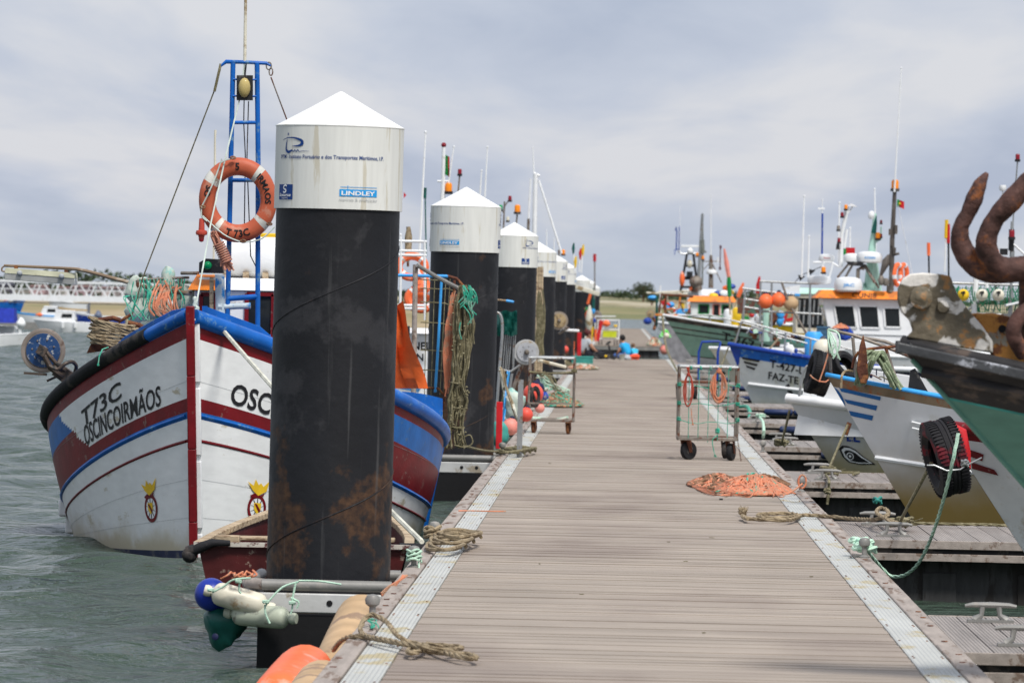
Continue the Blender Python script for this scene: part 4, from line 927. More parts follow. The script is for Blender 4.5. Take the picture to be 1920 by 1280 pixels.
# wheelhouse
yw = YM+.95
a = P(362, 640, yw); b = P(640, 545, yw)
wh = wheelhouse(TB, (a.x, yw), (b.x, yw+1.6), .95, P(450, 545, yw).z, [(.05, .155, .15, .97, red), (.36, .54, .15, .98, red), (.62, .80, .15, .98, red)], m=cleanwhite, roof=cleanwhite, rh=.11, over=.04)
mb = MB(); c0 = P(352, 543, yw-.12); c1 = P(407, 515, yw-.12); mb.add([c0, V((c1.x, c0.y, c0.z)), V((c1.x, yw+.1, c1.z)), V((c0.x+.06, yw+.1, c1.z)), c0+V((0, .9, 0)), V((c1.x, yw+.9, c0.z))], [(0, 1, 2, 3), (0, 3, 4), (0, 4, 5, 1), (1, 5, 2), (3, 2, 5, 4)]); part(wh, 'visor', mb, orange)
# raft canister on the roof
rt = thing('liferaft_canister', 'white liferaft canister with yellow band on the wheelhouse roof, beside the blue mast', 'liferaft', P(470, 515, yw+.6))
mb = MB(); cc = P(475, 480, yw+.6); mb.lathe([(.1, -.42), (.19, -.38), (.2, -.1), (.2, .3), (.18, .34), (.08, .36)], cc+V((.12, 0, 0)), (1, 0, 0), n=24); part(rt, 'shell', mb, cleanwhite)
mb = MB(); mb.lathe([(.206, -.22), (.206, .26)], cc+V((.12, 0, .0)), (1, 0, 0), n=24, sc=(1, 1)); mb.v = [p for p in mb.v]; 
mb = MB(); mb.box(cc+V((.1, -.0, .175)), (.62, .22, .05)); part(rt, 'band', mb, yellow, bevel=.01)
mb = MB(); 
for xx in (-.22, -.05, .12, .3): mb.box(cc+V((xx, -.02, -.2)), (.05, .32, .12))
mb.box(cc+V((.05, -.16, -.22)), (.8, .04, .04)); part(rt, 'cradle', mb, wood)
# navigation light board
nv = thing('navigation_light', 'green navigation light in a black box, on the orange edge of the wheelhouse roof', 'light', P(392, 512, yw-.1))
mb = MB(); c = P(393, 499, yw-.1); mb.add([c+V(p) for p in ((-.09, -.02, -.06), (.12, -.02, -.06), (.12, -.02, .06), (-.03, -.02, .065), (-.09, -.02, .03), (-.09, .1, -.06), (.12, .1, -.06), (.12, .1, .06), (-.03, .1, .065), (-.09, .1, .03))], [(0, 1, 2, 3, 4), (9, 8, 7, 6, 5), (0, 5, 6, 1), (1, 6, 7, 2), (2, 7, 8, 3), (3, 8, 9, 4), (4, 9, 5, 0)]); part(nv, 'box', mb, black)
mb = MB(); mb.ball(c+V((-.015, -.03, .005)), .037); part(nv, 'lens', mb, lamp_g)
# ------------------------------------------------------------------ life ring
LR = thing('life_ring', 'faded orange life ring with white bands lettered T73C, tied to the blue mast', 'life ring', P(446, 455, YM-.14), rot=(0, 0, 0))
c = P(446, 375, YM-.14); Rr, rr = .282, .080; ex = V((1, 0, .02)).normalized(); ez = V((-.02, -.05, 1)).normalized(); ny = ex.cross(ez)
def ringpt(a, b): d = ex*math.sin(a)*.92+ez*math.cos(a); return c+d*(Rr+rr*math.cos(b)*.95)+(-ny)*0-ny*(-1)*rr*.7*math.sin(b)*(-1)
mb = MB(); n, k = 72, 14; vs = [ringpt(6.28318*i/n, 6.28318*j/k) for i in range(n) for j in range(k)]
for i in range(n):
    deg = 360*i/n
    mi = 1 if any(abs((deg-b_+180) % 360-180) < 6 for b_ in (38, 128, 218, 305)) else 0
    for j in range(k): mb.add([vs[i*k+j], vs[i*k+(j+1) % k], vs[((i+1) % n)*k+(j+1) % k], vs[((i+1) % n)*k+j]], [(0, 1, 2, 3)], mi)
merge(mb); part(LR, 'ring', mb, [ringor, pm('grubby_tape', (.58, .57, .52), .6, dirt=(.35, .3, .24), da=.35, ds=14)])
mb = MB()
def ring_text(body, deg, size, inward=False):
    vs, fs, w_ = text_geo(body, size, .03)
    pts = []
    for a_, b_ in vs:
        u = (a_-w_/2)
        if inward: th = R(deg)-u/Rr; r_ = Rr-(b_-size*.36)*-1; r_ = Rr-(b_-size*.36)
        else: th = R(deg)+u/Rr; r_ = Rr+(b_-size*.36)
        d = ex*math.sin(th)*.92+ez*math.cos(th); cc_ = (r_-Rr)/(rr*.95); o = rr*.7*math.sqrt(max(0, 1-cc_*cc_))+.004
        pts.append(c+d*r_+V((0, -1, 0))*o)
    mb.add(pts, fs)
ring_text('5', 0, .085); ring_text('IRMAOS', 70, .075); ring_text('OS', 285, .075); ring_text('T 73C', 180, .085, True)
part(LR, 'black_lettering', mb, ink, smooth=False)
mb = MB(); o = V((0, -.07, 0))
for pts in ([(416, 298), (405, 330), (392, 360), (378, 388)], [(378, 388), (378, 405), (388, 415)], [(380, 405), (420, 440), (455, 455)], [(455, 455), (490, 448), (515, 425)], [(437, 297), (425, 300), (414, 305)]):
    mb.tube(spline([P(x, y, YM-.24) for x, y in pts], 5), .006, 5)
part(LR, 'grab_line', mb, pm('pale_line', (.55, .62, .56), .7))
mb = MB(); 
for x, y in ((380, 388), (437, 296), (505, 420), (456, 452)): coil(mb, P(x, y, YM-.23), .02, .01, 3, .006, dz=.004, tilt=Matrix.Rotation(R(90), 3, 'X'))
part(LR, 'lashing', mb, brownrope)
lt = thing('life_ring_light', 'small red float light hanging upside down from the left of the life ring', 'light', P(377, 452, YM-.22))
mb = MB(); cc = P(378, 428, YM-.22); mb.lathe([(.008, -.09), (.022, -.085), (.028, -.06), (.045, -.055), (.05, -.04), (.045, -.02), (.026, -.015), (.022, .08), (.006, .085)], cc, n=16); part(lt, 'float', mb, pm('float_red', (.5, .07, .045), .4)); mb = MB(); mb.lathe([(.004, -.115), (.018, -.11), (.024, -.09), (.02, -.08)], cc, n=12); part(lt, 'lens', mb, lamp_r)
# hanging pink rope hank
hk = MB()
for k in range(16):
    o = rnd.uniform(-7, 7); o2 = rnd.uniform(-13, 13)
    hk.tube(spline([P(400+o*.6, 436+rnd.uniform(-3, 6), YM-.2+rnd.uniform(-.03, .03)), P(408+o, 455, YM-.2+rnd.uniform(-.04, .04)), P(416+o*.4, 478, YM-.2), P(426+o2, 500+rnd.uniform(-5, 9), YM-.2+rnd.uniform(-.04, .04))], 4), .008, 5)
for k in range(9): cc = P(410+k*1.9, 458+k*4, YM-.2); hk.tube([cc+V((math.cos(a)*.04, math.sin(a)*.045, math.cos(a)*.02)) for a in [i*.63 for i in range(11)]], .008, 5)
solo('rope_hank', hk, pinkrope, 'pink bundled heaving line hanging below the orange life ring', 'rope')
# left side winch wheel with arm
ww = thing('line_hauler', 'round blue faced line hauler wheel in a rusty arm, over the water at the left', 'winch', P(110, 700, YM+1.0), rot=(0, 0, 0))
cw = P(81, 657, YM+1.0); wm_ = pm('pitted_blue_disc', (.02, .06, .16), .35, .3, dirt=(.45, .45, .42), da=.34, ds=22, var=.2)
winch_wheel(ww, cw, .192, (0.12, -1, .05), wm_, pm('worn_rim', (.28, .235, .20), .4, .5, dirt=(.12, .08, .06), da=.35), .07)
mb = MB(); cf_ = cw+V((0, -.10, 0)); mb.box(cf_, (.08, .06, .08), 0, Matrix.Rotation(.5, 3, 'Y'))
mb.tube([cf_, P(95, 690, YM+.9), P(116, 706, YM+.95)], .024, 8); mb.tube([cf_+V((.03, 0, 0)), P(104, 680, YM+.9), P(122, 695, YM+.95)], .018, 8)
mb.tube(spline([P(92, 685, YM+.85), P(108, 692, YM+.85), P(122, 682, YM+.85), P(135, 678, YM+.9), P(143, 686, YM+.95), P(140, 700, YM+1)], 4), .017, 8)
mb.beam(P(45, 699, YM+.95), P(88, 702, YM+.95), .04, .02); mb.tube([P(88, 714, YM+.95), P(110, 704, YM+.95)], .012, 6); mb.box(P(118, 700, YM+1), (.14, .12, .12), 0, Matrix.Rotation(.6, 3, 'Y'))
part(ww, 'arm', mb, pm('greasy_iron', (.10, .075, .06), .5, .3, dirt=(.03, .03, .03), da=.45, ds=12, bump=.5))
# anchor windlass post + rope coil on the rail
cb_ = thing('rope_coil', 'thick tan rope wound in a slanting coil on the black left rail', 'rope', P(210, 650, YM+.35))
mb = MB()
c = P(212, 628, YM+.35)
for k in range(9):
    f = k/8; rx = .20-.03*abs(f-.5); o = V((.015*math.sin(k*2.1), 0, -.085+f*.19)); pts = []
    for i in range(25):
        a = 6.2832*i/24; pts.append(c+o+V((math.cos(a)*rx*(1+.05*math.sin(k)), math.sin(a)*.16, -math.cos(a)*(.015+.02*f)+math.sin(a*2+k)*.008)))
    rope(mb, pts, .0135, 0, True)
part(cb_, 'rope', mb, tanrope)
mb = MB(); mb.prism([(-.22, -.16), (.15, -.10), (.17, -.04), (-.12, -.05), (-.19, -.09)], c+V((0, .02, 0)), (1, 0, 0), (0, 0, 1), .1); mb.tube([P(185, 600, YM+.4), P(212, 596, YM+.4), P(225, 600, YM+.4)], .02, 8); mb.tube([P(222, 604, YM+.4), P(245, 590, YM+.4)], .013, 8); mb.tube([P(240, 605, YM+.4), P(262, 610, YM+.4), P(280, 625, YM+.4)], .022, 8); part(cb_, 'iron_post', mb, rust)
mb = MB(); mb.tube([P(203, 651, YM-.2), P(192, 655, YM-.3), P(186, 668, YM-.35), P(184, 685, YM-.35)], .006, 6); mb.ball(P(184, 684, YM-.35), .012, n=6); solo('rope_tail', mb, greenrope, 'short green twine tied round the black rail below the tan coil', 'rope')
# lamp arm
la = thing('lamp_arm', 'long curved brown pole reaching left with a fluorescent lamp box hung under it', 'lamp', P(355, 552, yw), rot=(0, 0, 0))
mb = MB(); pts = spline([P(357, 550, yw), P(300, 544, yw+.2), P(235, 528, yw+.4), P(160, 508, yw+.6), P(120, 503, yw+.7), P(8, 498, yw+.9)], 6); mb.tube(pts, [.022-.010*i/(len(pts)-1) for i in range(len(pts))], 8); mb.tube(spline([P(10, 498, yw+.9), P(4, 502, yw+.9), P(4, 508, yw+.9), P(10, 509, yw+.9)], 4), .008, 6); part(la, 'pole', mb, pm('pole_brown', (.24, .17, .11), .5, dirt=(.45, .4, .33), da=.4, ds=6, stretch=(.4, 1, 1)))
mb = MB(); a0 = P(12, 508, yw+.85); a1 = P(143, 518, yw+.7); d = (a1-a0).normalized(); n_ = d.cross(V((0, 0, 1))).normalized()
sec = [(-.05, -.02), (-.03, .028), (.03, .028), (.05, -.02)]
vs = [e_+n_*u+V((0, 0, h)) for e_ in (a0, a1) for u, h in sec]; mb.add(vs, [(3, 2, 1, 0), (4, 5, 6, 7), (0, 1, 5, 4), (1, 2, 6, 5), (2, 3, 7, 6), (3, 0, 4, 7)]); part(la, 'lamp_box', mb, pm('lamp_casing', (.46, .46, .33), .5, dirt=(.3, .28, .2), da=.3), bevel=.004)
mb = MB(); vs = [e_+n_*u+V((0, 0, h)) for e_ in (a0, a1) for u, h in [(-.045, -.022), (.045, -.022), (.036, -.075), (-.036, -.075)]]; mb.add(vs, [(3, 2, 1, 0), (4, 5, 6, 7), (0, 1, 5, 4), (1, 2, 6, 5), (2, 3, 7, 6), (3, 0, 4, 7)]); part(la, 'diffuser', mb, pm('diffuser', (.5, .5, .47), .35, bump=0), bevel=.004)
mb = MB()
for x in (30, 124): e_ = P(x, 503 if x < 60 else 510, yw+.85); mb.box(e_, (.03, .04, .05))
part(la, 'bracket', mb, rust)
mb = MB()
for f in (.2, .8): mb.ball(a0.lerp(a1, f)+V((0, -.055, -.01)), .026, n=10)
part(la, 'clamp_cap', mb, lgrey)
# net bags, frame and orange ropes at the left of the wheelhouse
nf = thing('net_rail', 'steel rail with lines of green twine left of the wheelhouse', 'rail', P(260, 600, yw+.3))
mb = MB()
for x in (258, 338): mb.tube([P(x, 525, yw+.3), P(x+1, 640, yw+.3)], .017, 8)
mb.tube([P(258, 525, yw+.3), P(355, 520, yw+.3)], .012, 8); mb.tube([P(340, 512, yw+.3), P(372, 512, yw+.2)], .015, 8); part(nf, 'rail', mb, rsteel)
mb = MB()
for k in range(14): x = 262+k*6.5; mb.tube([P(x, 523, yw+.25), P(x+rnd.uniform(-4, 4), 540, yw+.22), P(x+rnd.uniform(-8, 8), 560+rnd.uniform(0, 20), yw+.22)], .005, 4)
part(nf, 'twine', mb, greenrope)
def lumpy(mb, c, r, q, seed, mi=0, n=22):
    o = len(mb.v); mb.ball(c, r, mi, n=n, q=q); c = V(c)
    for i in range(o, len(mb.v)):
        p = mb.v[i]-c; s_ = 1+.15*math.sin(p.x/r*3.1+seed)+.12*math.sin(p.z/r*4.3+seed*2)+.09*math.sin(p.y/r*5+p.x/r*3+seed)+.05*math.sin(p.x/r*11+p.z/r*9); mb.v[i] = c+p*s_
    return mb
for x, y, r, q_, lb in ((280, 590, .17, (1.1, .8, 1), 'white net sack slumped beside the rusty post, largest of the sacks'), (262, 545, .10, (1, .8, 1.3), 'pale net sack tied upright to the rail post'), (300, 600, .15, (1.3, .9, .8), 'light green tinted net sack lying under the orange ropes'), (316, 530, .10, (.8, .8, 1.1), 'small white net bundle on the rail among green twine'), (290, 612, .12, (1.3, 1, .5), 'flat white sack lying against the blue wash board'), (350, 565, .10, (.9, .8, 1.6), 'dirty net bundle hanging at the wheelhouse corner')):
    mb = MB(); lumpy(mb, P(x, y, yw+.35), r, q_, x); solo('net_sack', mb, netw, lb, 'net sack', 'white net sacks on the foredeck')
mb = MB()
for k in range(16):
    x = 300+rnd.uniform(-2, 45); mb.tube(spline([P(x, 524+rnd.uniform(0, 20), yw+.1), P(x+rnd.uniform(-14, 8), 548, yw), P(x+rnd.uniform(-22, 10), 570+rnd.uniform(-5, 15), yw-.05), P(x+rnd.uniform(-10, 12), 590+rnd.uniform(-8, 16), yw-.05)], 4), .010, 5)
solo('rope_bunch', mb, orangerope, 'bunch of faded orange ropes hanging from the rail over the sacks', 'rope')
mb = MB()
for k in range(16): x = 245+rnd.uniform(0, 90); mb.tube(spline([P(x, 525+rnd.uniform(0, 40), yw+.05), P(x+rnd.uniform(-20, 20), 560, yw-.02), P(x+rnd.uniform(-30, 30), 600, yw-.04)], 4), .006, 4)
solo('twine_tangle', mb, greenrope, 'green twine trailing over the white net sacks', 'rope')
# mooring line from the bow to the dock stud
mb = MB(); a = P(410, 609, BOW.y+.4); b = G(797, 1012, DECK+.13); b = V((XL0+.05, b.y, DECK+.12)); rope(mb, sag(a, b, .04, 16), .018); solo('mooring_line', mb, whiterope, 'thick white line from the wooden bow down behind the nearest pile', 'rope')
# stern of T73C: canvas, mast post, raised blue bulwark
ys = BOW.y+4.6
mb = MB(); vs = []
pz = lambda x, y, Y: P(x, y, Y)
for i in range(9):
    f = i/8
    for j in range(9):
        g = j/8; x = 700+(52+48*g)*(1)+(f-1)*(90+60*g)*1; y = 570+g*158; vs.append(P(x+4*math.sin(g*7+i), y+8*math.sin(i*1.3)*(1-g), ys+.1*math.sin(i*1.9+g*4)+.3*(1-f)))
mb.add(vs, [(i*9+j, i*9+j+1, (i+1)*9+j+1, (i+1)*9+j) for i in range(8) for j in range(8)]); 
mb.v += []; solo('tarpaulin', mb, tarp, 'orange canvas awning hanging over the stern of the blue boat', 'tarpaulin', smooth=80)
mb = MB(); n = 10; vs = []
for i in range(n+1):
    f = i/n; p = P(735+f*95, 733+14*f*f, ys+.25+.5*f); q_ = P(735+f*95, 775+36*f, ys+.25+.5*f); vs += [p, q_]
vs2 = [p+V((-.02, .05, 0)) for p in vs]; mb.add(vs+vs2, [(2*i, 2*i+1, 2*i+3, 2*i+2) for i in range(n)]+[(2*i+2*n+2, 2*i+2*n+4, 2*i+2*n+5, 2*i+2*n+3) for i in range(n)]+[(2*i, 2*i+2, 2*i+2*n+4, 2*i+2*n+2) for i in range(n)]+[(2*n, 2*n+1, 4*n+3, 4*n+2)]); part(TB, 'stern_bulwark', mb, blue)
mb = MB(); p0 = H.pt(MT, .985, -.02, 1, .03); p1 = H.pt(MT, .99, .9, 1, .04); mb.tube([p0, p0.lerp(p1, .5), p1], .06, 10); p2 = p0+V((0, .3, -.0)); part(TB, 'stern_post', mb, blue)
# ------------------------------------------------------------------ pile guide frame, fenders, dinghy
FZ = DECK+.0
def guide_frame(Yp, near=True, label='', grp='steel pile guide frames bolted to the left edge of the dock'):
    t = thing('pile_guide', label, 'pile guide', (XL0, Yp, 0), group=grp)
    x0 = -1.71-.47; x1 = XL0+.02; yf = Yp-.62; yb = Yp+.62; mb = MB()
    mb.bx(x0+.05, x1, yf-.03, yf+.03, FZ-.16, FZ-.045); mb.bx(x0+.05, x1, yb-.03, yb+.03, FZ-.16, FZ-.045); mb.bx(x0, x0+.05, yf-.03, yb+.03, FZ-.16, FZ-.045)
    for xx in (x0-.02, x1+.0): pass
    part(t, 'beam', mb, pm('dull_beam', (.50, .50, .485), .5, .1, dirt=(.3, .26, .2), da=.34, ds=5, var=.1), bevel=.008)
    mb = MB()
    for xx in (x0+.52, x0+.68): mb.lathe([(.018, 0), (.018, .003)], (xx, yf-.031, FZ-.10), (0, -1, 0), n=14)
    part(t, 'bolt_hole', mb, dark)
    for nm, pts in (('roller', [(x0+.12, yf+.0, FZ), (x1-.02, yf+.0, FZ)]), ('roller', [(x0+.12, yb, FZ), (x1-.02, yb, FZ)]), ('roller', [(x0+.04, yf+.1, FZ), (x0+.04, yb-.1, FZ)])):
        mb = MB(); mb.tube(pts, .034, 12); mb.tube(pts, .012, 8); part(t, nm, mb, alu)
    mb = MB(); mb.tube([(x0+.14, yf, FZ), (x0+.02, yf+.14, FZ)], .034, 12); part(t, 'corner_tube', mb, oldwood)
    mb = MB(); mb.bx(x0+.10, x1+.05, yf-.02, yb+.02, -.4, FZ-.18); part(t, 'float', mb, dark); return t  # black block stands for the deep shade under the frame, no real float
g0 = guide_frame(30.5, True, 'white pile guide frame around the nearest pile, fenders tied to its left corner')
for i, Y in enumerate((55.4, 80.6, 104, 126)):
    guide_frame(Y, False, 'white pile guide frame around the %s mooring pile' % ['second', 'third', 'fourth', 'fifth'][i])
Yf = 29.75
fender_cyl(P(402, 1110, Yf), P(496, 1136, Yf), .069, plasw, 'yellowed white fender, upper of the two hanging from the guide frame', 'cylindrical boat fenders at the guide frame')
fender_cyl(P(440, 1150, Yf+.05), P(538, 1158, Yf-.05), .066, plasg, 'mouldy greenish white fender, lower of the two at the guide frame', 'cylindrical boat fenders at the guide frame')
fender_ball(P(396, 1114, Yf+.12), .098, plasb, 'deep blue ball fender behind the white fender end', ax=(.5, 0, -.5), tm=plasb)
mb = MB(); lumpy(mb, P(425, 1172, Yf+.15), .125, (1, .9, .95), 3.1); mb.v = [p if p.z > -.02 else V((p.x, p.y, -.02+(p.z+.02)*.3)) for p in mb.v]
gf = thing('buoy', 'half deflated dark green buoy sitting in the water below the fenders', 'buoy', P(425, 1205, Yf+.15)); part(gf, 'body', mb, dkgreen); mb = MB(); mb.lathe([(.02, 0), (.02, .01), (.01, .015)], P(404, 1193, Yf+.02), (-.2, -1, .1), n=10); part(gf, 'valve', mb, navy)
mb = MB()
for pts in ([(470, 1083), (438, 1086), (420, 1098), (398, 1110)], [(450, 1090), (448, 1105), (452, 1112)], [(560, 1090), (530, 1100), (505, 1125), (498, 1135)], [(555, 1090), (549, 1120), (548, 1140), (545, 1150)], [(497, 1133), (498, 1150), (506, 1168)], [(560, 1088), (600, 1089), (640, 1095)], [(545, 1120), (560, 1128), (556, 1140)]):
    rope(mb, spline([P(x, y, Yf-.14) for x, y in pts], 4), .0065)
for x, y in ((498, 1130), (548, 1132), (447, 1092), (395, 1108)): coil(mb, P(x, y, Yf-.15), .014, .014, 3, .006, dz=.004)
solo('fender_lashing', mb, palegreenrope, 'pale green cords lashing the white fenders to the guide frame', 'rope')
mb = MB()
for k in range(9): x = 428+rnd.uniform(0, 50); mb.tube(spline([P(x, 1072+rnd.uniform(-4, 4), Yf-.05), P(x+rnd.uniform(-14, 14), 1078, Yf-.1), P(x+rnd.uniform(-24, 20), 1084, Yf-.08)], 4), .006, 5)
solo('rope_lashing', mb, orangerope, 'orange cord wound along the back left corner of the guide frame', 'rope'); mb = MB()
for k in range(5): mb.tube(spline([P(764-k*2, 1078, Yf), P(742, 1092+k, Yf-.05), P(728, 1100+k*2, Yf-.06), P(715, 1112+k, Yf-.08)], 4), .007, 5)
solo('rope_lashing', mb, orangerope, 'orange cord tied from the second stud to the right end of the guide frame', 'rope')
# fenders alongside the dock, bottom left
fender_cyl(V((XL0-.13, 26.5, .20)), V((XL0-.12, 28.9, .36)), .145, plast, 'big stained tan fender squeezed against the dock under the first mooring stud', 'large fenders along the left edge of the dock')
fender_cyl(V((XL0-.30, 24.6, .20)), V((XL0-.27, 26.2, .24)), .155, plaso, 'bright orange fender at the bottom edge of the picture beside the dock', 'large fenders along the left edge of the dock')
fender_cyl(V((XL0-.13, 23.2, .22)), V((XL0-.12, 25.1, .26)), .135, plast, 'tan fender lying on the orange one at the bottom of the picture', 'large fenders along the left edge of the dock')
# dock ropes
def dockrope(name, pts, r, m, label, z=DECK+.02, extra=None, tw=True, k=6):
    mb = MB(); P3 = []
    for p in pts: P3.append(G(p[0], p[1], z+r+(p[2] if len(p) > 2 else 0)))
    rope(mb, spline(P3, k), r, 0, tw)
    if extra: extra(mb)
    return solo(name, mb, m, label, 'rope')
dockrope('mooring_rope', [(625, 1218, -.12), (640, 1200, -.04), (665, 1192), (700, 1196), (760, 1207), (800, 1212), (830, 1222), (870, 1232), (893, 1233), (880, 1226), (820, 1222), (775, 1216), (765, 1221), (782, 1222), (800, 1210), (770, 1204), (745, 1190, .03), (725, 1165, .06), (700, 1152, .08), (684, 1160, .06), (676, 1180, .02), (690, 1192, .01), (730, 1200, .02), (790, 1212, .02), (840, 1218, .01), (866, 1214), (850, 1211), (800, 1207)], .013, tanrope, 'thick tan rope looped round the first mooring stud, trailing over the boards')
mb = MB(); 
s0 = G(797, 1018, DECK+.02); c = V((XL0+.10, s0.y-.4, DECK+.03))
for k in range(3): coil(mb, c+V((.07+.03*k, -.2+.3*k, .02*k)), .12+.015*k, .9-.2*k, 2, .013, dz=.012, j=.10)
coil(mb, V((XL0+.05, s0.y, DECK+.05)), .05, .07, 4, .013, dz=.018)
solo('mooring_rope', mb, tanrope, 'coil of tan rope heaped round the second stud behind the nearest pile', 'rope')
mb = MB(); s1 = G(760, 1068); coil(mb, V((XL0+.05, s1.y, DECK+.05)), .042, .05, 5, .007, dz=.014); mb.tube([V((XL0+.08, s1.y, DECK+.05)), V((XL0+.09, s1.y-.1, DECK-.02)), V((XL0-.01, s1.y-.15, DECK-.05))], .007, 5); solo('twine_wrap', mb, palegreenrope, 'pale green twine wrapped round the stud right of the nearest pile', 'rope')
mb = MB(); s2 = G(684, 1155); 
for k in range(6): mb.tube(spline([G(684+rnd.uniform(-4, 4), 1160, DECK+.06), G(700+rnd.uniform(-6, 6), 1168+rnd.uniform(-8, 4), DECK+.04), G(706+rnd.uniform(-12, 8), 1176, DECK+.03)], 3), .004, 4)
solo('twine_wrap', mb, greenrope, 'scrap of bright green twine on the first mooring stud', 'rope')
# red dinghy
dn = thing('wooden_dinghy', 'dark red wooden dinghy with bare wood gunwales behind the nearest pile', 'dinghy', P(560, 1100, 35.2))
a = P(372, 1024, 35.2); b = P(762, 1030, 35.2); zt = a.z; mb = MB(); xa, xb = a.x, b.x; xm = (xa+xb)/2
secs = []
for i in range(9):
    f = i/8; hw = (xb-xa)/2*(1-.93*f**2.2); yy = 35.2+2.6*f; zz = zt+.26*f**1.5; secs.append([(xm+.10*f-hw, yy, zz), (xm+.10*f-hw*.86, yy, .02), (xm+.10*f+hw*.86, yy, .02), (xm+.10*f+hw, yy, zz)])
vs = [V(p) for s_ in secs for p in s_]; fs = [(3, 2, 1, 0)]
for i in range(8):
    for j in range(3): fs.append((i*4+j, i*4+j+1, i*4+j+5, i*4+j+4))
mb.add(vs, fs); inn = [V((p.x+(xm-p.x)*.05, p.y+.03, p.z-.0)) for p in vs]; mb.add(inn, [tuple(reversed(f)) for f in fs]); part(dn, 'hull', mb, maroon)
for s_, w_ in ((0, 0), (3, 0)):
    mb = MB()
    for i in range(8): mb.beam(V(secs[i][s_])+V((0, 0, .012)), V(secs[i+1][s_])+V((0, 0, .012)), .07, .045)
    part(dn, 'gunwale', mb, wood, bevel=.006)
mb = MB(); mb.beam(a+V((-.03, -.012, .018)), b+V((.03, -.012, .018)), .05, .03); part(dn, 'transom_cap', mb, pm('chipped_white_wood', (.5, .46, .4), .7, dirt=(.1, .03, .03), da=.5, ds=14))
mb = MB(); mb.tube([a+V((-.07, .0, -.04)), a+V((.1, -.05, .03)), a+V((.22, -.03, .03))], [.045, .03, .02], 10); mb.tube([b+V((-.05, .05, .0)), b+V((.3, .1, .0))], .045, 10); mb.ball(a+V((-.06, 0, -.06)), .055); part(dn, 'fender_roll', mb, rubber)
mb = MB(); mb.box(a+V((.20, .05, .05)), (.16, .12, .06)); mb.beam(a+V((.12, .9, .02)), b+V((-.12, .9, .02)), .2, .03); part(dn, 'thwart', mb, wood, bevel=.008)
# ------------------------------------------------------------------ net rack on the next boat, behind the first pile
YN = 51.5
rk = thing('net_rack', 'steel and blue pole rack with twine mesh between the first and second piles', 'net rack', P(830, 860, YN))
q = lambda x, y, Y=YN: P(x, y, Y)
mb = MB(); mb.tube([q(779, 496, YN-.6), q(777, 620, YN-.6), q(775, 765, YN-.6)], .026, 8); part(rk, 'grey_post', mb, oldwood)
mb = MB(); mb.tube([q(782, 497, YN-.65), q(820, 520, YN-.5), q(868, 545, YN-.3)], .022, 8); part(rk, 'grey_pole', mb, alu)
mb = MB(); mb.tube([q(746, 516), q(840, 518)], .016, 8); mb.tube([q(828, 520), q(822, 640), q(816, 735)], .014, 8); part(rk, 'blue_pole', mb, ltblue)
mb = MB(); mb.tube([q(852, 525), q(848, 640), q(834, 740), q(830, 770)], .014, 8); mb.tube([q(788, 726), q(822, 728), q(836, 745)], .012, 8); mb.tube([q(838, 517), q(856, 522), q(872, 540)], .014, 8); part(rk, 'rusty_pole', mb, rust)
mb = MB()
for y0, y1 in ((524, 532), (540, 540), (566, 572), (604, 614), (656, 664), (693, 706)):
    mb.tube(spline([q(788, y0), q(826, y0+2), q(838, (y0+y1)/2+1), q(852, y1+6)], 4), .006, 5)
for x in (800, 836, 844, 815): mb.tube([q(x, 522), q(x-8-(x-820)*.2, 740)], .0045, 5)
part(rk, 'twine_mesh', mb, oldrope)
ht = thing('hanging_net', 'bundle of knotted olive green net hanging from the rack before the second pile', 'fishing net', q(865, 540, YN-.4))
mb = MB()
for k in range(52):
    o = rnd.uniform(-1, 1); pts = []
    for y, xc, wd in ((538, 868, 8), (570, 868, 14), (610, 870, 18), (650, 866, 16), (690, 862, 14), (720, 858, 10), (750, 858, 17), (785, 855, 13), (815, 850, 18), (838, 850, 22)):
        pts.append(P(xc+o*wd+rnd.uniform(-2.5, 2.5), y+rnd.uniform(-4, 4), YN-.45+rnd.uniform(-.07, .07)))
        o += rnd.uniform(-.35, .35); o = max(-1, min(1, o))
    cut = rnd.choice((6, 8, 10, 10, 10)); mb.tube(spline(pts[:cut], 3), .0075, 4)
for k in range(40): mb.ball(P(860+rnd.uniform(-16, 20), rnd.uniform(555, 825), YN-.55), .014, n=5)
for y in (722, 805, 768): coil(mb, P(857, y, YN-.45), .065, .06, 2, .007, dz=.01)
part(ht, 'strands', mb, oldrope)
mb = MB()
for k in range(20): x = 872+rnd.uniform(-12, 14); y = 535+rnd.uniform(-6, 90)*(rnd.random()**2); mb.tube(spline([P(x, y, YN-.55), P(x+rnd.uniform(-8, 12), y+15, YN-.56), P(x+rnd.uniform(-10, 14), y+32, YN-.55)], 3), .007, 4)
part(ht, 'green_cord', mb, greenrope)
mb = MB(); mb.tube(spline([P(862, 825, YN-.5), P(880, 815, YN-.5), P(886, 830, YN-.5), P(872, 838, YN-.5), P(852, 834, YN-.5)], 5), .007, 5); mb.tube(spline([P(872, 560, YN-.5), P(884, 600, YN-.5), P(889, 645, YN-.5)], 5), .006, 5); part(ht, 'loose_loop', mb, oldrope)
mb = MB()
for k in range(14): x = 847+rnd.uniform(-7, 9); y = 540+rnd.uniform(0, 70); mb.tube(spline([P(x+4, y, YN-.35), P(x+rnd.uniform(-6, 6), y+40, YN-.36), P(x-3+rnd.uniform(-8, 8), y+90, YN-.35), P(x-6, y+150, YN-.35)], 3), .008, 5)
solo('rope_bunch', mb, orangerope, 'orange cords hanging just left of the green net bundle', 'rope')
mb = MB(); a = P(862, 832, YN-.3); b = V((XL0+.08, 56, DECK+.05)); rope(mb, sag(a, b, .03, 8), .013); 
for k in range(3): coil(mb, V((XL0+.14+.06*k, 55.5+.5*k, DECK+.04)), .14, .55, 2, .014, dz=.015)
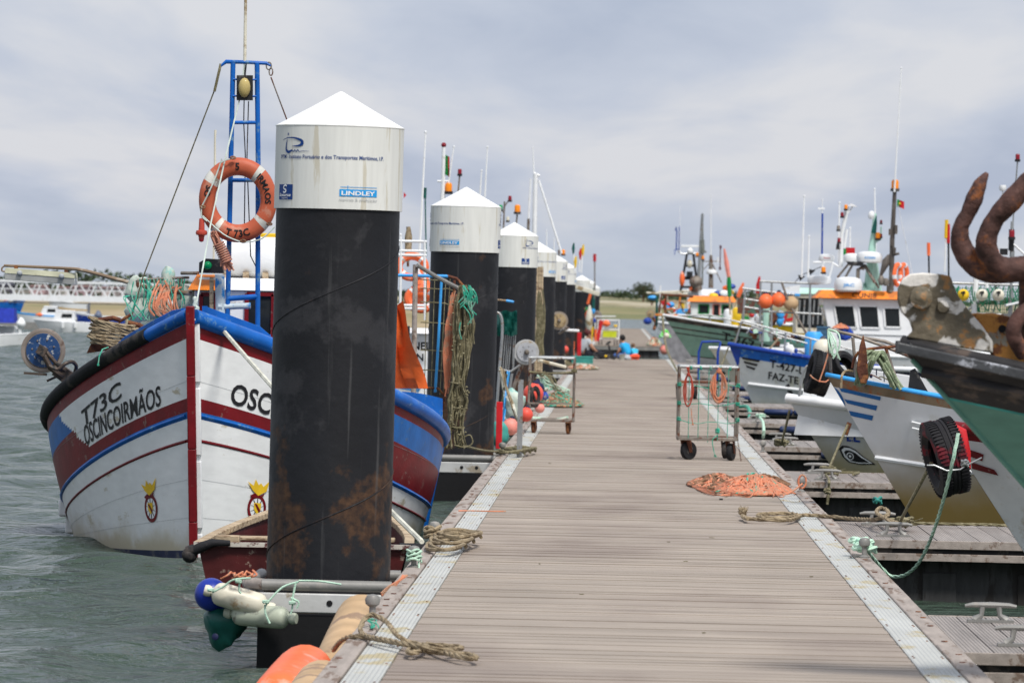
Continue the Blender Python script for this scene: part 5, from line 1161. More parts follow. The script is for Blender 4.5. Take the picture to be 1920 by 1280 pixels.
solo('mooring_rope', mb, oldrope, 'olive rope from the boat stern to a heap of loops beside the second pile', 'rope')
# posts at the dock edge
mb = MB(); b = G(806+168, 853); b = V((XL0+.22, 55.2, DECK)); L_ = [(0, 0), (.06, 0), (.06, .008), (.008, .008), (.008, .06), (0, .06)]
h = (853-706)/9600*55.2; mb.prism([(0, 0), (.055, 0), (.055, h), (0, h)], b, (1, 0, 0), (0, 0, 1), .006); mb.prism([(0, 0), (.05, 0), (.05, h), (0, h)], b, (0, 1, 0), (0, 0, 1), .006); solo('angle_post', mb, steel, 'thin grey steel angle post standing at the left edge of the dock', 'post')
mb = MB(); mb.box(P(936, 797, 58.5), (.07, .07, 88/9600*58.5)); solo('mooring_post', mb, brred, 'bright red square post beside the grey steel angle post', 'post', bevel=.004)
mb = MB(); mb.box(P(1086, 645, 151), (.12, .12, 44/9600*151)); solo('mooring_post', mb, brred, 'red square post in front of the seated woman', 'post', bevel=.01)
mb = MB(); mb.box(P(1075, 654, 154), (.07, .07, 28/9600*154)); solo('mooring_post', mb, plaso, 'short orange post left of the red square post', 'post', bevel=.01)
# buoys along the left edge
bl = ((957, 800, 60, .10, plaspk, 'faded pink ball buoy beside the grey steel angle post', navy), (1000, 738, 70, .14, plasrd, 'red orange ball buoy with dark cap behind the left net trolley', navy), (986, 777, 64, .09, plasrd, 'small orange buoy under the left net trolley', navy),
      (1012, 765, 72, .07, plaspk, 'small pink buoy low behind the left trolley', navy))
for x, y, Y, r, m, lb, tm_ in bl: fender_ball(P(x, y, Y), r, m, lb, 'round buoys along the left dock edge', ax=(.2, 0, 1), tm=tm_)
mb = MB(); lumpy(mb, P(938, 812, 59.5), .14, (1, .8, .8), 2.2); solo('canvas_heap', mb, teal, 'crumpled teal plastic heap behind the red post', 'plastic sheet')
for x0, y0, y1, Y in ((962, 700, 810, 62), (948, 580, 790, 63)): pass
# rod rack with green sheet
rr = thing('rod_rack', 'rack of steel rods draped with dark green sheeting left of the winch wheel', 'rack', P(950, 700, 63))
mb = MB(); vs = []
for i in range(9):
    for j in range(7): vs.append(P(932+i*4.7, 583+j*7.6+2*math.sin(i*1.4), 62.5+.05*math.sin(i*1.9+j)))
mb.add(vs, [(i*7+j, i*7+j+1, i*7+j+8, i*7+j+7) for i in range(8) for j in range(6)]); vs2 = [p+V((0, .02, 0)) for p in vs]; mb.add(vs2, [(i*7+j, i*7+j+7, i*7+j+8, i*7+j+1) for i in range(8) for j in range(6)]); part(rr, 'sheet', mb, dkgreen)
mb = MB()
for k in range(8): x = 940+k*3.8; mb.tube([P(x, 628, 62.6), P(x-3+rnd.uniform(-3, 3), 692, 62.6)], .007, 5)
part(rr, 'rod', mb, steel, kind='stuff')
mb = MB(); mb.tube(spline([P(924, 585, 62.4), P(938, 590, 62.4), P(942, 620, 62.4), P(936, 700, 62.4), P(926, 830, 62.4)], 5), .018, 8); mb.tube([P(936, 692, 62.4), P(958, 696, 62.4), P(975, 684, 62.4)], .014, 8); mb.tube([P(960, 700, 62.4), P(950, 770, 62.4)], .018, 6); part(rr, 'frame', mb, steel)
# left trolley and helpers
def trolley(name, label, x0, x1, ytop, ybot, Y, depth, casters='rust', zb_off=.17, group=None):
    a = P(x0, ybot, Y); b = P(x1, ybot, Y); a.z = b.z = DECK; zt = P((x0+x1)/2, ytop, Y).z; t = thing(name, label, 'trolley', V(((a.x+b.x)/2, Y+depth/2, DECK)), group=group)
    zb = DECK+zb_off; r = .015; mb = MB(); X0, X1 = a.x, b.x
    for yy in (Y, Y+depth): mb.beam((X0, yy, zb), (X1, yy, zb), .035, .03)
    for xx in (X0, X1): mb.beam((xx, Y, zb), (xx, Y+depth, zb), .035, .03)
    for k in range(1, 5): mb.beam((X0, Y+depth*k/5, zb), (X1, Y+depth*k/5, zb), .03, .012)
    part(t, 'base_frame', mb, rsteel, bevel=.003)
    return t, X0, X1, zb, zt
def caster(t, c, r, w_, ang, wheelmat=rubber):
    d = V((math.sin(ang), math.cos(ang), 0)); ax = V((d.y, -d.x, 0)); c = V(c); mb = MB()
    mb.lathe([(r*.3, -w_/2), (r*.92, -w_/2), (r, -w_/3), (r, w_/3), (r*.92, w_/2), (r*.3, w_/2)], c, ax, n=28, mi=0); mb.lathe([(r*.45, -w_*.55), (r*.45, w_*.55)], c, ax, n=16, mi=1); mb.lathe([(r*.12, -w_*.9), (r*.12, w_*.9)], c, ax, n=10, mi=2)
    o = part(t, 'wheel', mb, [wheelmat, black, rust]); mb = MB(); up = c+V((0, 0, r*1.25))-d*r*.45
    for sg in (-1, 1): mb.prism([(-.018, -.02), (.018, -.02), (r*.75, r*1.25), (r*.05, r*1.3)], c+ax*(sg*w_*.75), -d if True else d, (0, 0, 1), .006)
    mb.box(up, (w_*1.8, w_*1.8, .012)); part(t, 'fork', mb, rust); return o
t1, X0, X1, zb, zt = trolley('net_trolley', 'rusty steel trolley on the left of the dock, its cage empty', 990, 1074, 671, 811, 65.6, .9)
for xx in (X0, X1):
    for yy in (65.6, 66.5): mb = MB(); mb.tube([(xx, yy, zb), (xx, yy, zt)], .014, 8); part(t1, 'post', mb, rsteel)
mb = MB(); mb.tube([(X0, 65.6, zt), (X1, 65.6, zt)], .017, 8); mb.tube([(X0, 66.5, zt), (X1, 66.5, zt)], .017, 8); part(t1, 'top_rail', mb, steel)
mb = MB()
for f in (.25, .73): mb.beam((X0, 65.58, zb+(zt-zb)*f+.02), (X1, 65.58, zb+(zt-zb)*f+.02), .012, .02)
part(t1, 'cross_rail', mb, rsteel)
for xx in (X0+.07, X1-.06):
    for yy in (65.7, 66.4): caster(t1, (xx, yy, DECK+.065), .065, .035, .25, rust)
mb = MB(); mb.tube(sag(V((X0, 65.55, zt-.18)), V((X1, 65.55, zt-.17)), .02), .014, 6); coil(mb, V((X1, 65.56, zt-.18)), .03, .03, 3, .01); solo('rope', mb, oldrope, 'slack olive rope strung across the left trolley cage', 'rope')
# winch wheel with hub, on the rail behind
w2 = thing('line_hauler', 'grey painted line hauler wheel above the left net trolley', 'winch', P(987, 700, 68)); winch_wheel(w2, P(987, 660, 68), .168, (.1, -1, .03), pm('grey_disc', (.36, .37, .39), .45, dirt=(.25, .22, .18), da=.3), pm('rim_pale', (.42, .42, .41), .4, .3, dirt=(.3, .22, .12), da=.3)); mb = MB(); mb.tube([P(987, 662, 68.1), P(972, 700, 68.1), P(962, 730, 68.1)], .025, 8); part(w2, 'arm', mb, rsteel); mb = MB(); mb.tube([P(1010, 675, 68.1), P(1060, 688, 68.5)], .022, 8); part(w2, 'boom', mb, cream)
w3 = thing('line_hauler', 'brass brown line hauler wheel mounted before the fifth mooring pile', 'winch', P(1050, 630, 112)); winch_wheel(w3, P(1048, 601, 112), .20, (.1, -1, .03), pm('brass_disc', (.36, .27, .15), .5, dirt=(.18, .12, .06), da=.45, ds=14), pm('rim_brown', (.30, .25, .2), .45, .3)); mb = MB(); mb.tube([P(1050, 610, 112.1), P(1066, 614, 112), P(1048, 625, 112.1)], .035, 8); part(w3, 'arm', mb, rsteel); mb = MB(); mb.tube([P(1052, 618, 112.1), P(1085, 620, 112.4)], .03, 8); part(w3, 'boom', mb, cleanwhite)
w4 = thing('line_hauler', 'small distant line hauler wheel beside the ninth pile', 'winch', P(1120, 600, 214)); winch_wheel(w4, P(1119, 592, 214), .22, (.1, -1, .03), rsteel, alu); mb = MB(); mb.tube([P(1119, 592, 214.1), P(1122, 606, 214.1)], .04, 6); part(w4, 'arm', mb, rsteel)
# broom
bmn = thing('broom', 'broom with pale handle and black bristles sticking out level behind the second pile', 'broom', P(950, 565, 64)); mb = MB(); mb.tube([P(920, 560, 64), P(950, 564, 64)], .013, 6); part(bmn, 'handle', mb, wood); mb = MB(); mb.tube([P(949, 563.5, 64), P(964, 566, 64)], .017, 6); part(bmn, 'grip', mb, ltblue); mb = MB(); mb.box(P(973, 567, 64), (.12, .06, .05)); part(bmn, 'bristles', mb, black)
# nets / poles by pile 3
for x, lb in ((1006, 'left'), (1012, 'middle'), (1016, 'right')): mb = MB(); mb.tube([P(x, 500, 84), P(x-2, 700, 84)], .03, 6); solo('timber_pole', mb, wood, lb+' one of three upright bare timber poles before the fourth pile', 'pole', 'upright timber poles before the fourth pile')
mb = MB()
for k in range(26): x = 1013+rnd.uniform(-5, 5); y = 540+rnd.uniform(0, 40); mb.tube(spline([P(x, y, 83.5), P(x+rnd.uniform(-4, 5), y+40, 83.5), P(x+rnd.uniform(-6, 4), y+80+rnd.uniform(0, 20), 83.5)], 3), .012, 4)
solo('hanging_net', mb, oldrope, 'thin olive net hanging on the timber poles by the fourth pile', 'fishing net')
# net heaps on the dock
mb = MB(); g = G(1050, 762); heap(mb, (g.x-.05, g.y, DECK+.01), .45, 1.2, .22, 60, .012, (0, 1, 2, 3)); solo('net_heap', mb, [orangerope, oldrope, greenrope, brownrope], 'heap of orange, brown and green net behind the left trolley', 'fishing net')
mb = MB(); g = G(1095, 690); heap(mb, (g.x, g.y-2, DECK+.01), .42, 2.2, .12, 40, .016, (0, 1, 2)); solo('net_heap', mb, [orangerope, oldrope, whiterope], 'flat orange and pale rope heap in front of the teal crate', 'fishing net')
mb = MB(); g = G(1020, 730); heap(mb, (g.x-.1, g.y, DECK+.0), .3, 3, .15, 30, .014, (0, 1, 2)); solo('net_heap', mb, [oldrope, whiterope, greenrope], 'scattered pale ropes along the left dock edge past the trolley', 'fishing net')
# teal crate
def crate(name, x0, x1, y0, y1, Y, d, m, label, cat='crate'):
    a = P(x0, y1, Y); b = P(x1, y0, Y); t = thing(name, label, cat, V(((a.x+b.x)/2, Y, a.z))); mb = MB(); h = b.z-a.z; w_ = b.x-a.x; th = .02
    mb.bx(a.x, b.x, Y, Y+d, a.z, a.z+th); mb.bx(a.x, b.x, Y, Y+th, a.z+th, b.z); mb.bx(a.x, b.x, Y+d-th, Y+d, a.z+th, b.z); mb.bx(a.x, a.x+th, Y+th, Y+d-th, a.z+th, b.z); mb.bx(b.x-th, b.x, Y+th, Y+d-th, a.z+th, b.z); part(t, 'box', mb, m, bevel=.005)
    mb = MB(); mb.bx(a.x-.015, b.x+.015, Y-.015, Y+.01, b.z-.04, b.z+.002); mb.bx(a.x-.01, b.x+.01, Y-.008, Y-.001, a.z+h*.4, a.z+h*.5); part(t, 'rim', mb, m); return t
crate('fish_crate', 1072, 1112, 668, 681, 143, .5, teal, 'teal fish crate on the left of the dock, near the seated woman')
# left boats beyond, mostly hidden by the piles
def simple_left_boat(Y, xc, L_, B_, zb, label, hm, wl=None, wcol=cleanwhite, roofc=cleanwhite, stern_to=True):
    t = thing('fishing_boat', label, 'fishing boat', (xc, Y, 0), rz=0, group='fishing boats on the left side of the dock'); M = MW[t]; h_ = Hull(L_, B_, zb, zb*.62, p=1.8, rake=.5, st=.85)
    part(t, 'hull', hull_mesh(h_, M, [0, .05, .2, .25, .82, 1], lambda j, tt, s_: {-1: 0, 0: 1, 1: 0, 2: 2, 3: 0, 4: 3}[j], 26), hm); part(t, 'deck', deck_mesh(h_, M, .35), oldwood); part(t, 'gunwale', rail_mesh(h_, M, .04), hm[1]); return t, h_, M
b1, h1, M1 = simple_left_boat(60, -3.35, 8, 1.35, 1.3, 'white fishing boat with orange gear and net rack behind the first and second piles', [white, ltblue, red, navy])
for args in (((P(745, 700, 62).x, 62), (P(800, 700, 62).x, 64), .6, 1.75),): wheelhouse(b1, args[0], args[1], args[2], args[3], [(.15, .5, .5, .85, steel)], m=white, roof=cleanwhite, rh=.06)
mb = MB(); put_text(mb, 'NEL', .13, lambda a_, b_: P(773, 655, 61.9)+V((a_, 0, b_)), bold=.03); put_text(mb, 'N', .12, lambda a_, b_: P(781, 676, 61.9)+V((a_, 0, b_)), bold=.03); part(b1, 'black_lettering', mb, ink, smooth=False)
frame_tubes(b1, 'deck_rail', [[P(745, y, 61), P(800, y+1, 61)] for y in (452, 470, 478, 572, 578)]+[[P(752, 450, 61), P(750, 600, 61)], [P(796, 450, 61), P(797, 600, 61)]], .016, cleanwhite)
for (px0, py0, px1, py1, Y, nm) in ((784, 520, 798, 248, 66, 0), (752, 470, 751, 440, 66, 0)): antenna(b1, P(px0, py0, Y), P(px1, py1, Y), .022, .012)
mb = MB(); mb.tube([P(765, 500, 62), P(764, 425, 62)], .017, 6); part(b1, 'pole', mb, rsteel); mb = MB(); mb.lathe([(.02, 0), (.04, .1), (.045, .3), (.02, .42)], P(765, 490, 62), n=10); part(b1, 'pole_wrap', mb, tanrope)
for x, y, lb in ((772, 500, 'orange life ring on the white boat rail, the upper one by the second pile'), (790, 560, 'orange life ring lying low at the left edge of the second pile')):
    tt = thing('life_ring', lb, 'life ring', P(x, y+8, 61.5)); mb = MB(); cc = P(x, y, 61.5); mb.tube([cc+V((math.sin(a_)*.16, .03*math.cos(a_), math.cos(a_)*.13)) for a_ in [k*.3142 for k in range(20)]], .05, 8, closed=True); part(tt, 'ring', mb, plaso); mb = MB()
    for a_ in (.8, 2.4, 3.9, 5.5): mb.tube([cc+V((math.sin(a_+e_)*.16, .03*math.cos(a_), math.cos(a_+e_)*.13)) for e_ in (-.12, .12)], .053, 8)
    part(tt, 'white_band', mb, cleanwhite)
mb = MB(); lumpy(mb, P(789, 545, 62), .16, (1, .8, 1), 1.2); solo('oilskin_bundle', mb, plaso, 'bright orange bundle hung on the rail beside the second pile', 'bundle')
mb = MB(); mb.box(P(752, 622, 59), (.2, .1, .14)); solo('black_box', mb, black, 'small black box at the rail right of the nearest pile', 'box', bevel=.01)
b2, h2, M2 = simple_left_boat(86, -3.5, 9, 1.5, 1.5, 'white fishing boat with green flag mast hidden behind the second and third piles', [cleanwhite, green, white, navy])
wheelhouse(b2, (P(806, 500, 88).x, 88), (P(880, 500, 88).x, 90), .8, 2.3, [(.1, .9, .5, .85, None)], m=cleanwhite)
mb = MB(); mb.tube([P(828, 420, 88), P(831, 345, 88), P(832, 276, 88)], [.05, .035, .03], 8); mb.ball(P(832, 272, 88), .045, 1); mb.tube([P(820, 340, 88), P(842, 340, 88)], .02, 6); part(b2, 'mast', mb, [cleanwhite, lamp_r]); beacon(b2, P(841, 362, 88), lamp_o, .12)
mb = MB(); mb.tube([P(858, 370, 88), P(862, 328, 88)], .016, 6); part(b2, 'lamp_post', mb, rsteel); beacon(b2, P(862, 328, 88), lamp_r, .07)
mb = MB(); vs = [];
for i in range(4):
    for j in range(6): vs.append(P(835+i*2.6, 290+j*7.5+i*1.5, 88)+V((0, .04*math.sin(i*2+j), 0)))
mb.add(vs, [(i*6+j, i*6+j+1, i*6+j+7, i*6+j+6) for i in range(2) for j in range(5)], 0); mb.add(vs, [(12+j, 12+j+1, 12+j+7, 12+j+6) for j in range(5)], 1); part(b2, 'flag', mb, [green, brred])
for (a_, b_) in (((840, 350), (851, 275)), ((900, 365), (903, 320)), ((909, 370), (914, 276))): antenna(b2, P(*a_, 88), P(*b_, 88), .018, .012)
mb = MB(); vs = [P(757, 360, 90), P(757, 372, 90), P(762, 366, 90)]; mb.add(vs, [(0, 1, 2)]); part(b2, 'pennant', mb, brred, smooth=False)
mb = MB(); mb.tube([P(799, 480, 90), P(797, 355, 90)], .014, 6); mb.tube([P(796, 372, 90), P(797, 352, 90)], .035, 6); part(b2, 'net_marker', mb, dkgreen)
b3, h3, M3 = simple_left_boat(112, -3.4, 9, 1.5, 1.5, 'white fishing boat with tall pale derrick behind the third and fourth piles', [cleanwhite, dblue, white, navy])
mb = MB(); mb.tube([P(1002, 450, 114), P(1004, 325, 114)], .05, 8); mb.tube([P(1010, 338, 114), P(1053, 475, 114)], .028, 6); mb.tube([P(1001, 325, 114), P(1012, 330, 114)], .03, 6); part(b3, 'derrick', mb, cleanwhite); mb = MB(); mb.tube([P(995, 335, 114), P(991, 410, 114)], .024, 6); mb.tube([P(991, 410, 114), P(990, 440, 114)], .035, 6, 1); part(b3, 'boom', mb, [cleanwhite, rsteel]); antenna(b3, P(1001, 325, 114), P(999, 277, 114), .02, .012)
mb = MB(); mb.tube([P(944, 430, 114), P(946, 378, 114)], .022, 6); mb.tube([P(944, 390, 114), P(955, 374, 114)], .015, 6); mb.tube([P(945, 400, 114), P(939, 391, 114)], .015, 6); part(b3, 'lamp_post', mb, rsteel); beacon(b3, P(956, 377, 114), lamp_r, .08); beacon(b3, P(939, 394, 114), lamp_g, .08); beacon(b3, P(952, 415, 114), cream, .07)
mb = MB(); mb.tube([P(967, 430, 114), P(970, 400, 114)], .02, 6); part(b3, 'lamp_post', mb, rsteel); beacon(b3, P(970, 400, 114), lamp_o, .13)
b4, h4, M4 = simple_left_boat(140, -3.3, 9, 1.5, 1.5, 'white fishing boat with coloured marker flags behind the fifth and sixth piles', [cleanwhite, orange, white, navy])
for (x0, y0, x1, y1, m_) in ((1077, 510, 1075, 455, dkgreen), (1086, 510, 1088, 465, brred), (1090, 512, 1093, 458, yellow), (1080, 512, 1079, 480, yellow)):
    mb = MB(); mb.tube([P(x0, y0, 140), P(x1, y1, 140)], .018, 6); mb.tube([P(x1, y1+22, 140), P(x1, y1+10, 140), P(x1+1, y1, 140)], [.02, .05, .02], 6, 1); o = solo('net_marker', mb, [cleanwhite, m_], {dkgreen: 'green topped net marker pole above the far piles', brred: 'red topped net marker pole above the far piles', yellow: 'tall yellow topped net marker pole above the far piles' if x0 == 1090 else 'short yellow net marker pole beside the green one'}[m_], 'marker pole', 'net marker poles above the far left boats')
mb = MB(); mb.tube([P(1115, 560, 200), P(1115, 476, 200)], .03, 6); mb.tube([P(1115, 490, 200), P(1115, 476, 200)], .07, 6, 1); solo('net_marker', mb, [rsteel, brred], 'lone thin marker pole with red top right of the far pile caps', 'marker pole', 'net marker poles above the far left boats')
for (x, y0, y1) in ((1025, 465, 432), (1039, 480, 448)): antenna(b4, P(x, y0, 140), P(x, y1, 140), .02, .014)
mb = MB(); mb.tube([P(1048, 480, 140), P(1048, 468, 140)], .03, 6); part(b4, 'lamp_post', mb, rsteel); beacon(b4, P(1056, 478, 140), lamp_o, .1)
# ------------------------------------------------------------------ boats on the right, bows over the dock edge
GR = 'fishing boats moored bow in along the right side of the dock'
def right_boat(label, px, py, Y, L_, B_, zm, p, rake, rows, mfn, mats, railm, rr=.04, rp=1., drop=.4, st=.85, q=2.0, name='fishing_boat', tm=.55, Bw=None, zbot=-.25, flare=1.3, sq=None, yaw=0, kn=None, qw=1.5):
    b = P(px, py, Y); t = thing(name, label, 'fishing boat', (b.x, Y, 0), rz=R(-90+yaw), group=GR); M = MW[t]
    h = Hull(L_, B_, b.z, zm, p=p, rake=rake, rp=rp, st=st, q=q, qw=qw, tm=tm, Bw=Bw, zbot=zbot, flare=flare, kn=kn)
    part(t, 'hull', hull_mesh(h, M, rows, mfn, 44, deck_drop=drop), mats); part(t, 'deck', deck_mesh(h, M, drop), oldwood)
    if sq: part(t, 'gunwale', rail_mesh(h, M, sq, sq=True, dz=.01), railm, bevel=.006)
    else: part(t, 'gunwale', rail_mesh(h, M, rr), railm)
    return t, h, M
# nearest: black and sea green bow
rows = [0, .03, .06, .093, .098, .13, .8, 1]
B1, H1, M1_ = right_boat('nearest boat at the right edge, worn black and sea green bow with rusty anchor roller', 1692, 655, 23, 9, 1.5, 1.0, 2.3, 1.85, rows, lambda j, t, s: {-1: 1, 0: 0, 1: 0, 2: 0, 3: 2, 4: 1, 5: 1, 6: 3}[j], [wornblack, seagreen, teal, navy], pm('worn_gunwale', (.07, .072, .075), .38, dirt=(.40, .41, .44), da=.42, ds=6, var=.3, bump=.5), q=1.8, sq=(.13, .045))
part(B1, 'rail_cap', rail_mesh(H1, M1_, .034, mb=None, dz=.03), wornblack)
part(B1, 'rubbing_strake', strake(H1, M1_, .045, .028, .0, 1, 1), wornblack)
mb = MB(); a = P(1692, 690, 23); mb.tube([M1_ @ H1.loc(0, v, 1, .002) for v in (.02, .2, .4, .6, .8, 1)], .012, 6); part(B1, 'stem_band', mb, seagreen)
# stemhead fitting
def px_prism(mb, pts, Y, th, mi=0):
    vs = [P(x, y, Y) for x, y in pts]; n = len(vs); o = V((0, th, 0)); mb.add(vs+[v+o for v in vs], [tuple(range(n-1, -1, -1)), tuple(range(n, 2*n))]+[(i, (i+1) % n, (i+1) % n+n, i+n) for i in range(n)], mi)
mb = MB(); px_prism(mb, [(1700, 632), (1712, 620), (1705, 600), (1690, 585), (1683, 562), (1684, 540), (1693, 522), (1708, 513), (1730, 511), (1765, 514), (1783, 518), (1788, 535), (1797, 555), (1815, 580), (1843, 612), (1862, 640), (1862, 662), (1790, 650)], 22.95, .05)
part(B1, 'anchor_cheek', mb, greyroll, bevel=.008)
mb = MB(); px_prism(mb, [(1700, 632), (1712, 620), (1705, 600), (1695, 580), (1690, 550), (1700, 525), (1765, 520), (1800, 560), (1862, 640)], 23.2, .05); mb.lathe([(.012, -.02), (.052, 0), (.05, .03), (.02, .045), (.001, .05)], P(1727, 558, 22.94), (0, -1, 0), n=20); mb.lathe([(.05, 0), (.05, .3)], P(1722, 552, 22.96), (0, 1, 0), n=20); mb.lathe([(.03, 0), (.025, .02), (.001, .025)], P(1768, 575, 22.945), (0, -1, 0), n=14)
part(B1, 'roller', mb, greyroll)
mb = MB(); px_prism(mb, [(1800, 590), (1830, 587), (1862, 587), (1893, 593), (1912, 610), (1930, 660), (1940, 690), (1862, 672), (1850, 640), (1830, 610)], 23.0, .08); part(B1, 'ochre_bracket', mb, yelrust, bevel=.01)
mb = MB(); mb.lathe([(.017, 0), (.017, .012)], P(1879, 616, 22.999), (0, -1, 0), n=14); part(B1, 'bolt_hole', mb, dark)
ak = thing('anchor', 'big rusty grapnel anchor with hooked flukes above the nearest right bow', 'anchor', P(1900, 600, 22.8))
mb = MB(); Ya = 22.85
def fluke(pts, rs, dY):
    p3 = spline([P(x, y, Ya+d) for (x, y), d in zip(pts, dY)], 7); n = len(p3); rr_ = []
    for i in range(n): f = i/(n-1)*(len(rs)-1); k = min(int(f), len(rs)-2); rr_.append((rs[k]*(1-(f-k))+rs[k+1]*(f-k))*(1+.018*math.sin(i*1.1)+.012*math.sin(i*2.7)))
    mb.tube(p3, rr_, 14)
fluke([(1851, 324), (1838, 345), (1826, 375), (1815, 400), (1802, 425), (1801, 455), (1815, 482), (1840, 502), (1875, 508), (1940, 500)], [.008, .030, .040, .034, .036, .046, .052, .056, .056, .056], [-.05, -.05, -.04, -.03, -.02, 0, 0, 0, 0, 0])
fluke([(1960, 300), (1928, 340), (1895, 378), (1868, 408), (1852, 440), (1850, 468), (1862, 492), (1890, 505), (1940, 500)], [.02, .044, .050, .042, .046, .050, .05, .054, .056], [-.15, -.15, -.14, -.12, -.1, -.08, -.06, -.03, 0])
fluke([(1940, 500), (2010, 500), (2050, 460), (2050, 400), (2030, 340)], [.056, .055, .05, .04, .01], [0, .1, .15, .15, .15])
part(ak, 'flukes', mb, hookrust)
mb = MB(); mb.tube([P(1935, 505, Ya), P(1935, 600, Ya+.1), P(1950, 680, Ya+.2)], .06, 12); mb.tube(spline([P(1960, 560, Ya), P(1915, 590, Ya-.05), P(1900, 625, Ya-.05), P(1920, 665, Ya)], 5), .035, 10); part(ak, 'shank', mb, hookrust)
# white boat with red stripes and the big tyre
rows = [0, .05, .20, .28, .46, .52, .9, 1]
B4, H4, M4_ = right_boat('white boat with red stripes at the bow, mostly hidden by the nearest green boat', 1766, 797, 34, 8, 1.5, .95, 2.2, .95, rows, lambda j, t, s: {-1: 0, 0: 1, 1: 0, 2: 0, 3: 0, 4: 0, 5: 0, 6: 2}[j], [white, red, navy], red, q=1.9)
mb = MB()
def h4(x, y): p = P(x, y, 33.7); return H4.on(M4_, max(0, p.x-MW[B4].translation.x), p.z, 1, .008)
for A in (((1818, 843), (1848, 853), (1846, 866), (1822, 857)), ((1826, 868), (1868, 882), (1876, 893), (1828, 881)), ((1794, 812), (1806, 825), (1820, 872), (1808, 872))): mb.add([h4(*p) for p in A], [(0, 1, 2, 3)])
part(B4, 'red_stripe', mb, red); mb = MB(); strake(H4, M4_, .52, .022, 0, 1, 1, mb=mb); part(B4, 'rubbing_strake', mb, cleanwhite)
mb = MB(); mb.tube([P(1772, 793, 33.6), P(1800, 812, 33.6), P(1808, 850, 33.6), P(1812, 880, 33.6)], [.03, .05, .045, .03], 10); part(B4, 'bow_roll', mb, brred)
ty = tyre(P(1772, 857, 33.55), .25, .20, (.97, .17, .27), 'large worn tyre with red smudges hanging at the bow of the red striped boat', redrubber)
mb = MB(); c = P(1772, 862, 33.5); a_ = V((.80, -.52, .25)).normalized(); u_ = a_.cross(V((0, 0, 1))).normalized()
mb.tube([P(1738, 872, 33.28), P(1752, 872, 33.27), P(1775, 882, 33.26), P(1800, 880, 33.28), P(1812, 872, 33.35), P(1840, 858, 33.5)], .006, 5); coil(mb, P(1809, 875, 33.2), .02, .02, 3, .008); solo('tyre_lashing', mb, steel, 'grey cord tied round the large red smudged tyre', 'rope')
# white boat with blue stripes
rows = [0, .055, .22, .36, .39, .9, 1]
tanhull = pm('white_hull_stained', (.66, .67, .68), .38, dirt=(.6, .6, .58), da=.2, ds=2, var=.05, bump=.05)
_nt = tanhull.node_tree
waterline_stain(tanhull, .45, 1.2, (.32, .215, .07))
B5, H5, M5_ = right_boat('white boat with three blue stripes on its bow and a brown rubbing band', 1549, 702, 43.5, 9, 1.6, .85, 2.4, 1.0, rows, lambda j, t, s: {-1: 0, 0: 1, 1: 0, 2: 0, 3: 0, 4: 0, 5: 2}[j], [tanhull, pm('brown_band', (.22, .16, .10), .6, dirt=(.3, .1, .04), da=.4, ds=7), navy], ltblue, rr=.02, q=1.9)
mb = MB(); strake(H5, M5_, .375, .022, .0, 1, 1, mb=mb); part(B5, 'spray_rail', mb, cleanwhite)
mb = MB()
def h5(x, y): p = P(x, y, 43.2); return H5.on(M5_, p.x-MW[B5].translation.x, p.z, 1, .006)
for A in (((1575, 727), (1652, 744), (1651, 751), (1580, 735)), ((1585, 749), (1646, 761), (1644, 770), (1591, 757)), ((1594, 771), (1639, 780), (1637, 789), (1595, 780))):
    vs = [h5(A[a_][0]+(A[b_][0]-A[a_][0])*i/6, A[a_][1]+(A[b_][1]-A[a_][1])*i/6) for i in range(7) for a_, b_ in ((0, 1), (3, 2))]
    mb.add(vs, [(2*i, 2*i+1, 2*i+3, 2*i+2) for i in range(6)])
A = spline([V((x, y, 0)) for x, y in ((1556, 723), (1572, 731), (1585, 752), (1588, 778))], 5); C_ = spline([V((x, y, 0)) for x, y in ((1557, 730), (1568, 737), (1579, 756), (1583, 774))], 5)
vs = [h5(p.x, p.y) for ab in zip(A, C_) for p in ab]; mb.add(vs, [(2*i, 2*i+1, 2*i+3, 2*i+2) for i in range(len(A)-1)])
part(B5, 'blue_stripe', mb, pm('stripe_blue', (.008, .11, .33), .45, var=.08, bump=0), smooth=False)
mb = MB(); p_ = [H5.on(M5_, y, z, 1, .05) for y, z in ((.72, 1.22), (.95, 1.17), (1.1, 1.13))]; mb.tube(p_, .010, 6); mb.tube([H5.on(M5_, .72, 1.22, 1, 0), p_[0]], .009, 6); mb.tube([H5.on(M5_, 1.1, 1.13, 1, 0), p_[2]], .009, 6); mb.tube([x-V((0, 0, .05)) for x in p_], .010, 6); part(B5, 'grab_handle', mb, cleanwhite)
Y5 = 43.4; q5 = lambda x, y, d=0: P(x, y, Y5+d)
frame_tubes(B5, 'bow_rail', [[q5(1553, 617), q5(1600, 628), q5(1660, 650), q5(1740, 682), q5(1900, 740)], [q5(1600, 630, .5), q5(1660, 640, .5), q5(1800, 700, .5)], [q5(1599, 632), q5(1606, 715)], [q5(1617, 640, -.1), q5(1620, 725, -.1)], [q5(1553, 617), q5(1558, 700, .2)], [q5(1660, 650), q5(1690, 740)]], .014, rsteel)
mb = MB()
c = q5(1640, 700, -.25)
for k in range(17):
    f = k/16; pts = [q5(1607+f*18, 722-f*6, -.3), q5(1607+f*30, 690-f*14, -.35), q5(1612+f*38, 662-f*2, -.3), q5(1632+f*26, 660+f*8, -.25), q5(1655+f*20, 690+f*8, -.25), q5(1672+f*22, 726+f*4, -.2)]
    rope(mb, spline([p+V((rnd.uniform(-.02, .02), rnd.uniform(-.06, .06), rnd.uniform(-.015, .015))) for p in pts], 4), .013)
solo('rope_coil', mb, pm('olive_green_rope', (.20, .25, .15), .85, dirt=(.34, .38, .25), da=.5, ds=14, bump=.7, bs=90), 'big coil of olive green rope on the bow of the blue striped boat', 'rope')
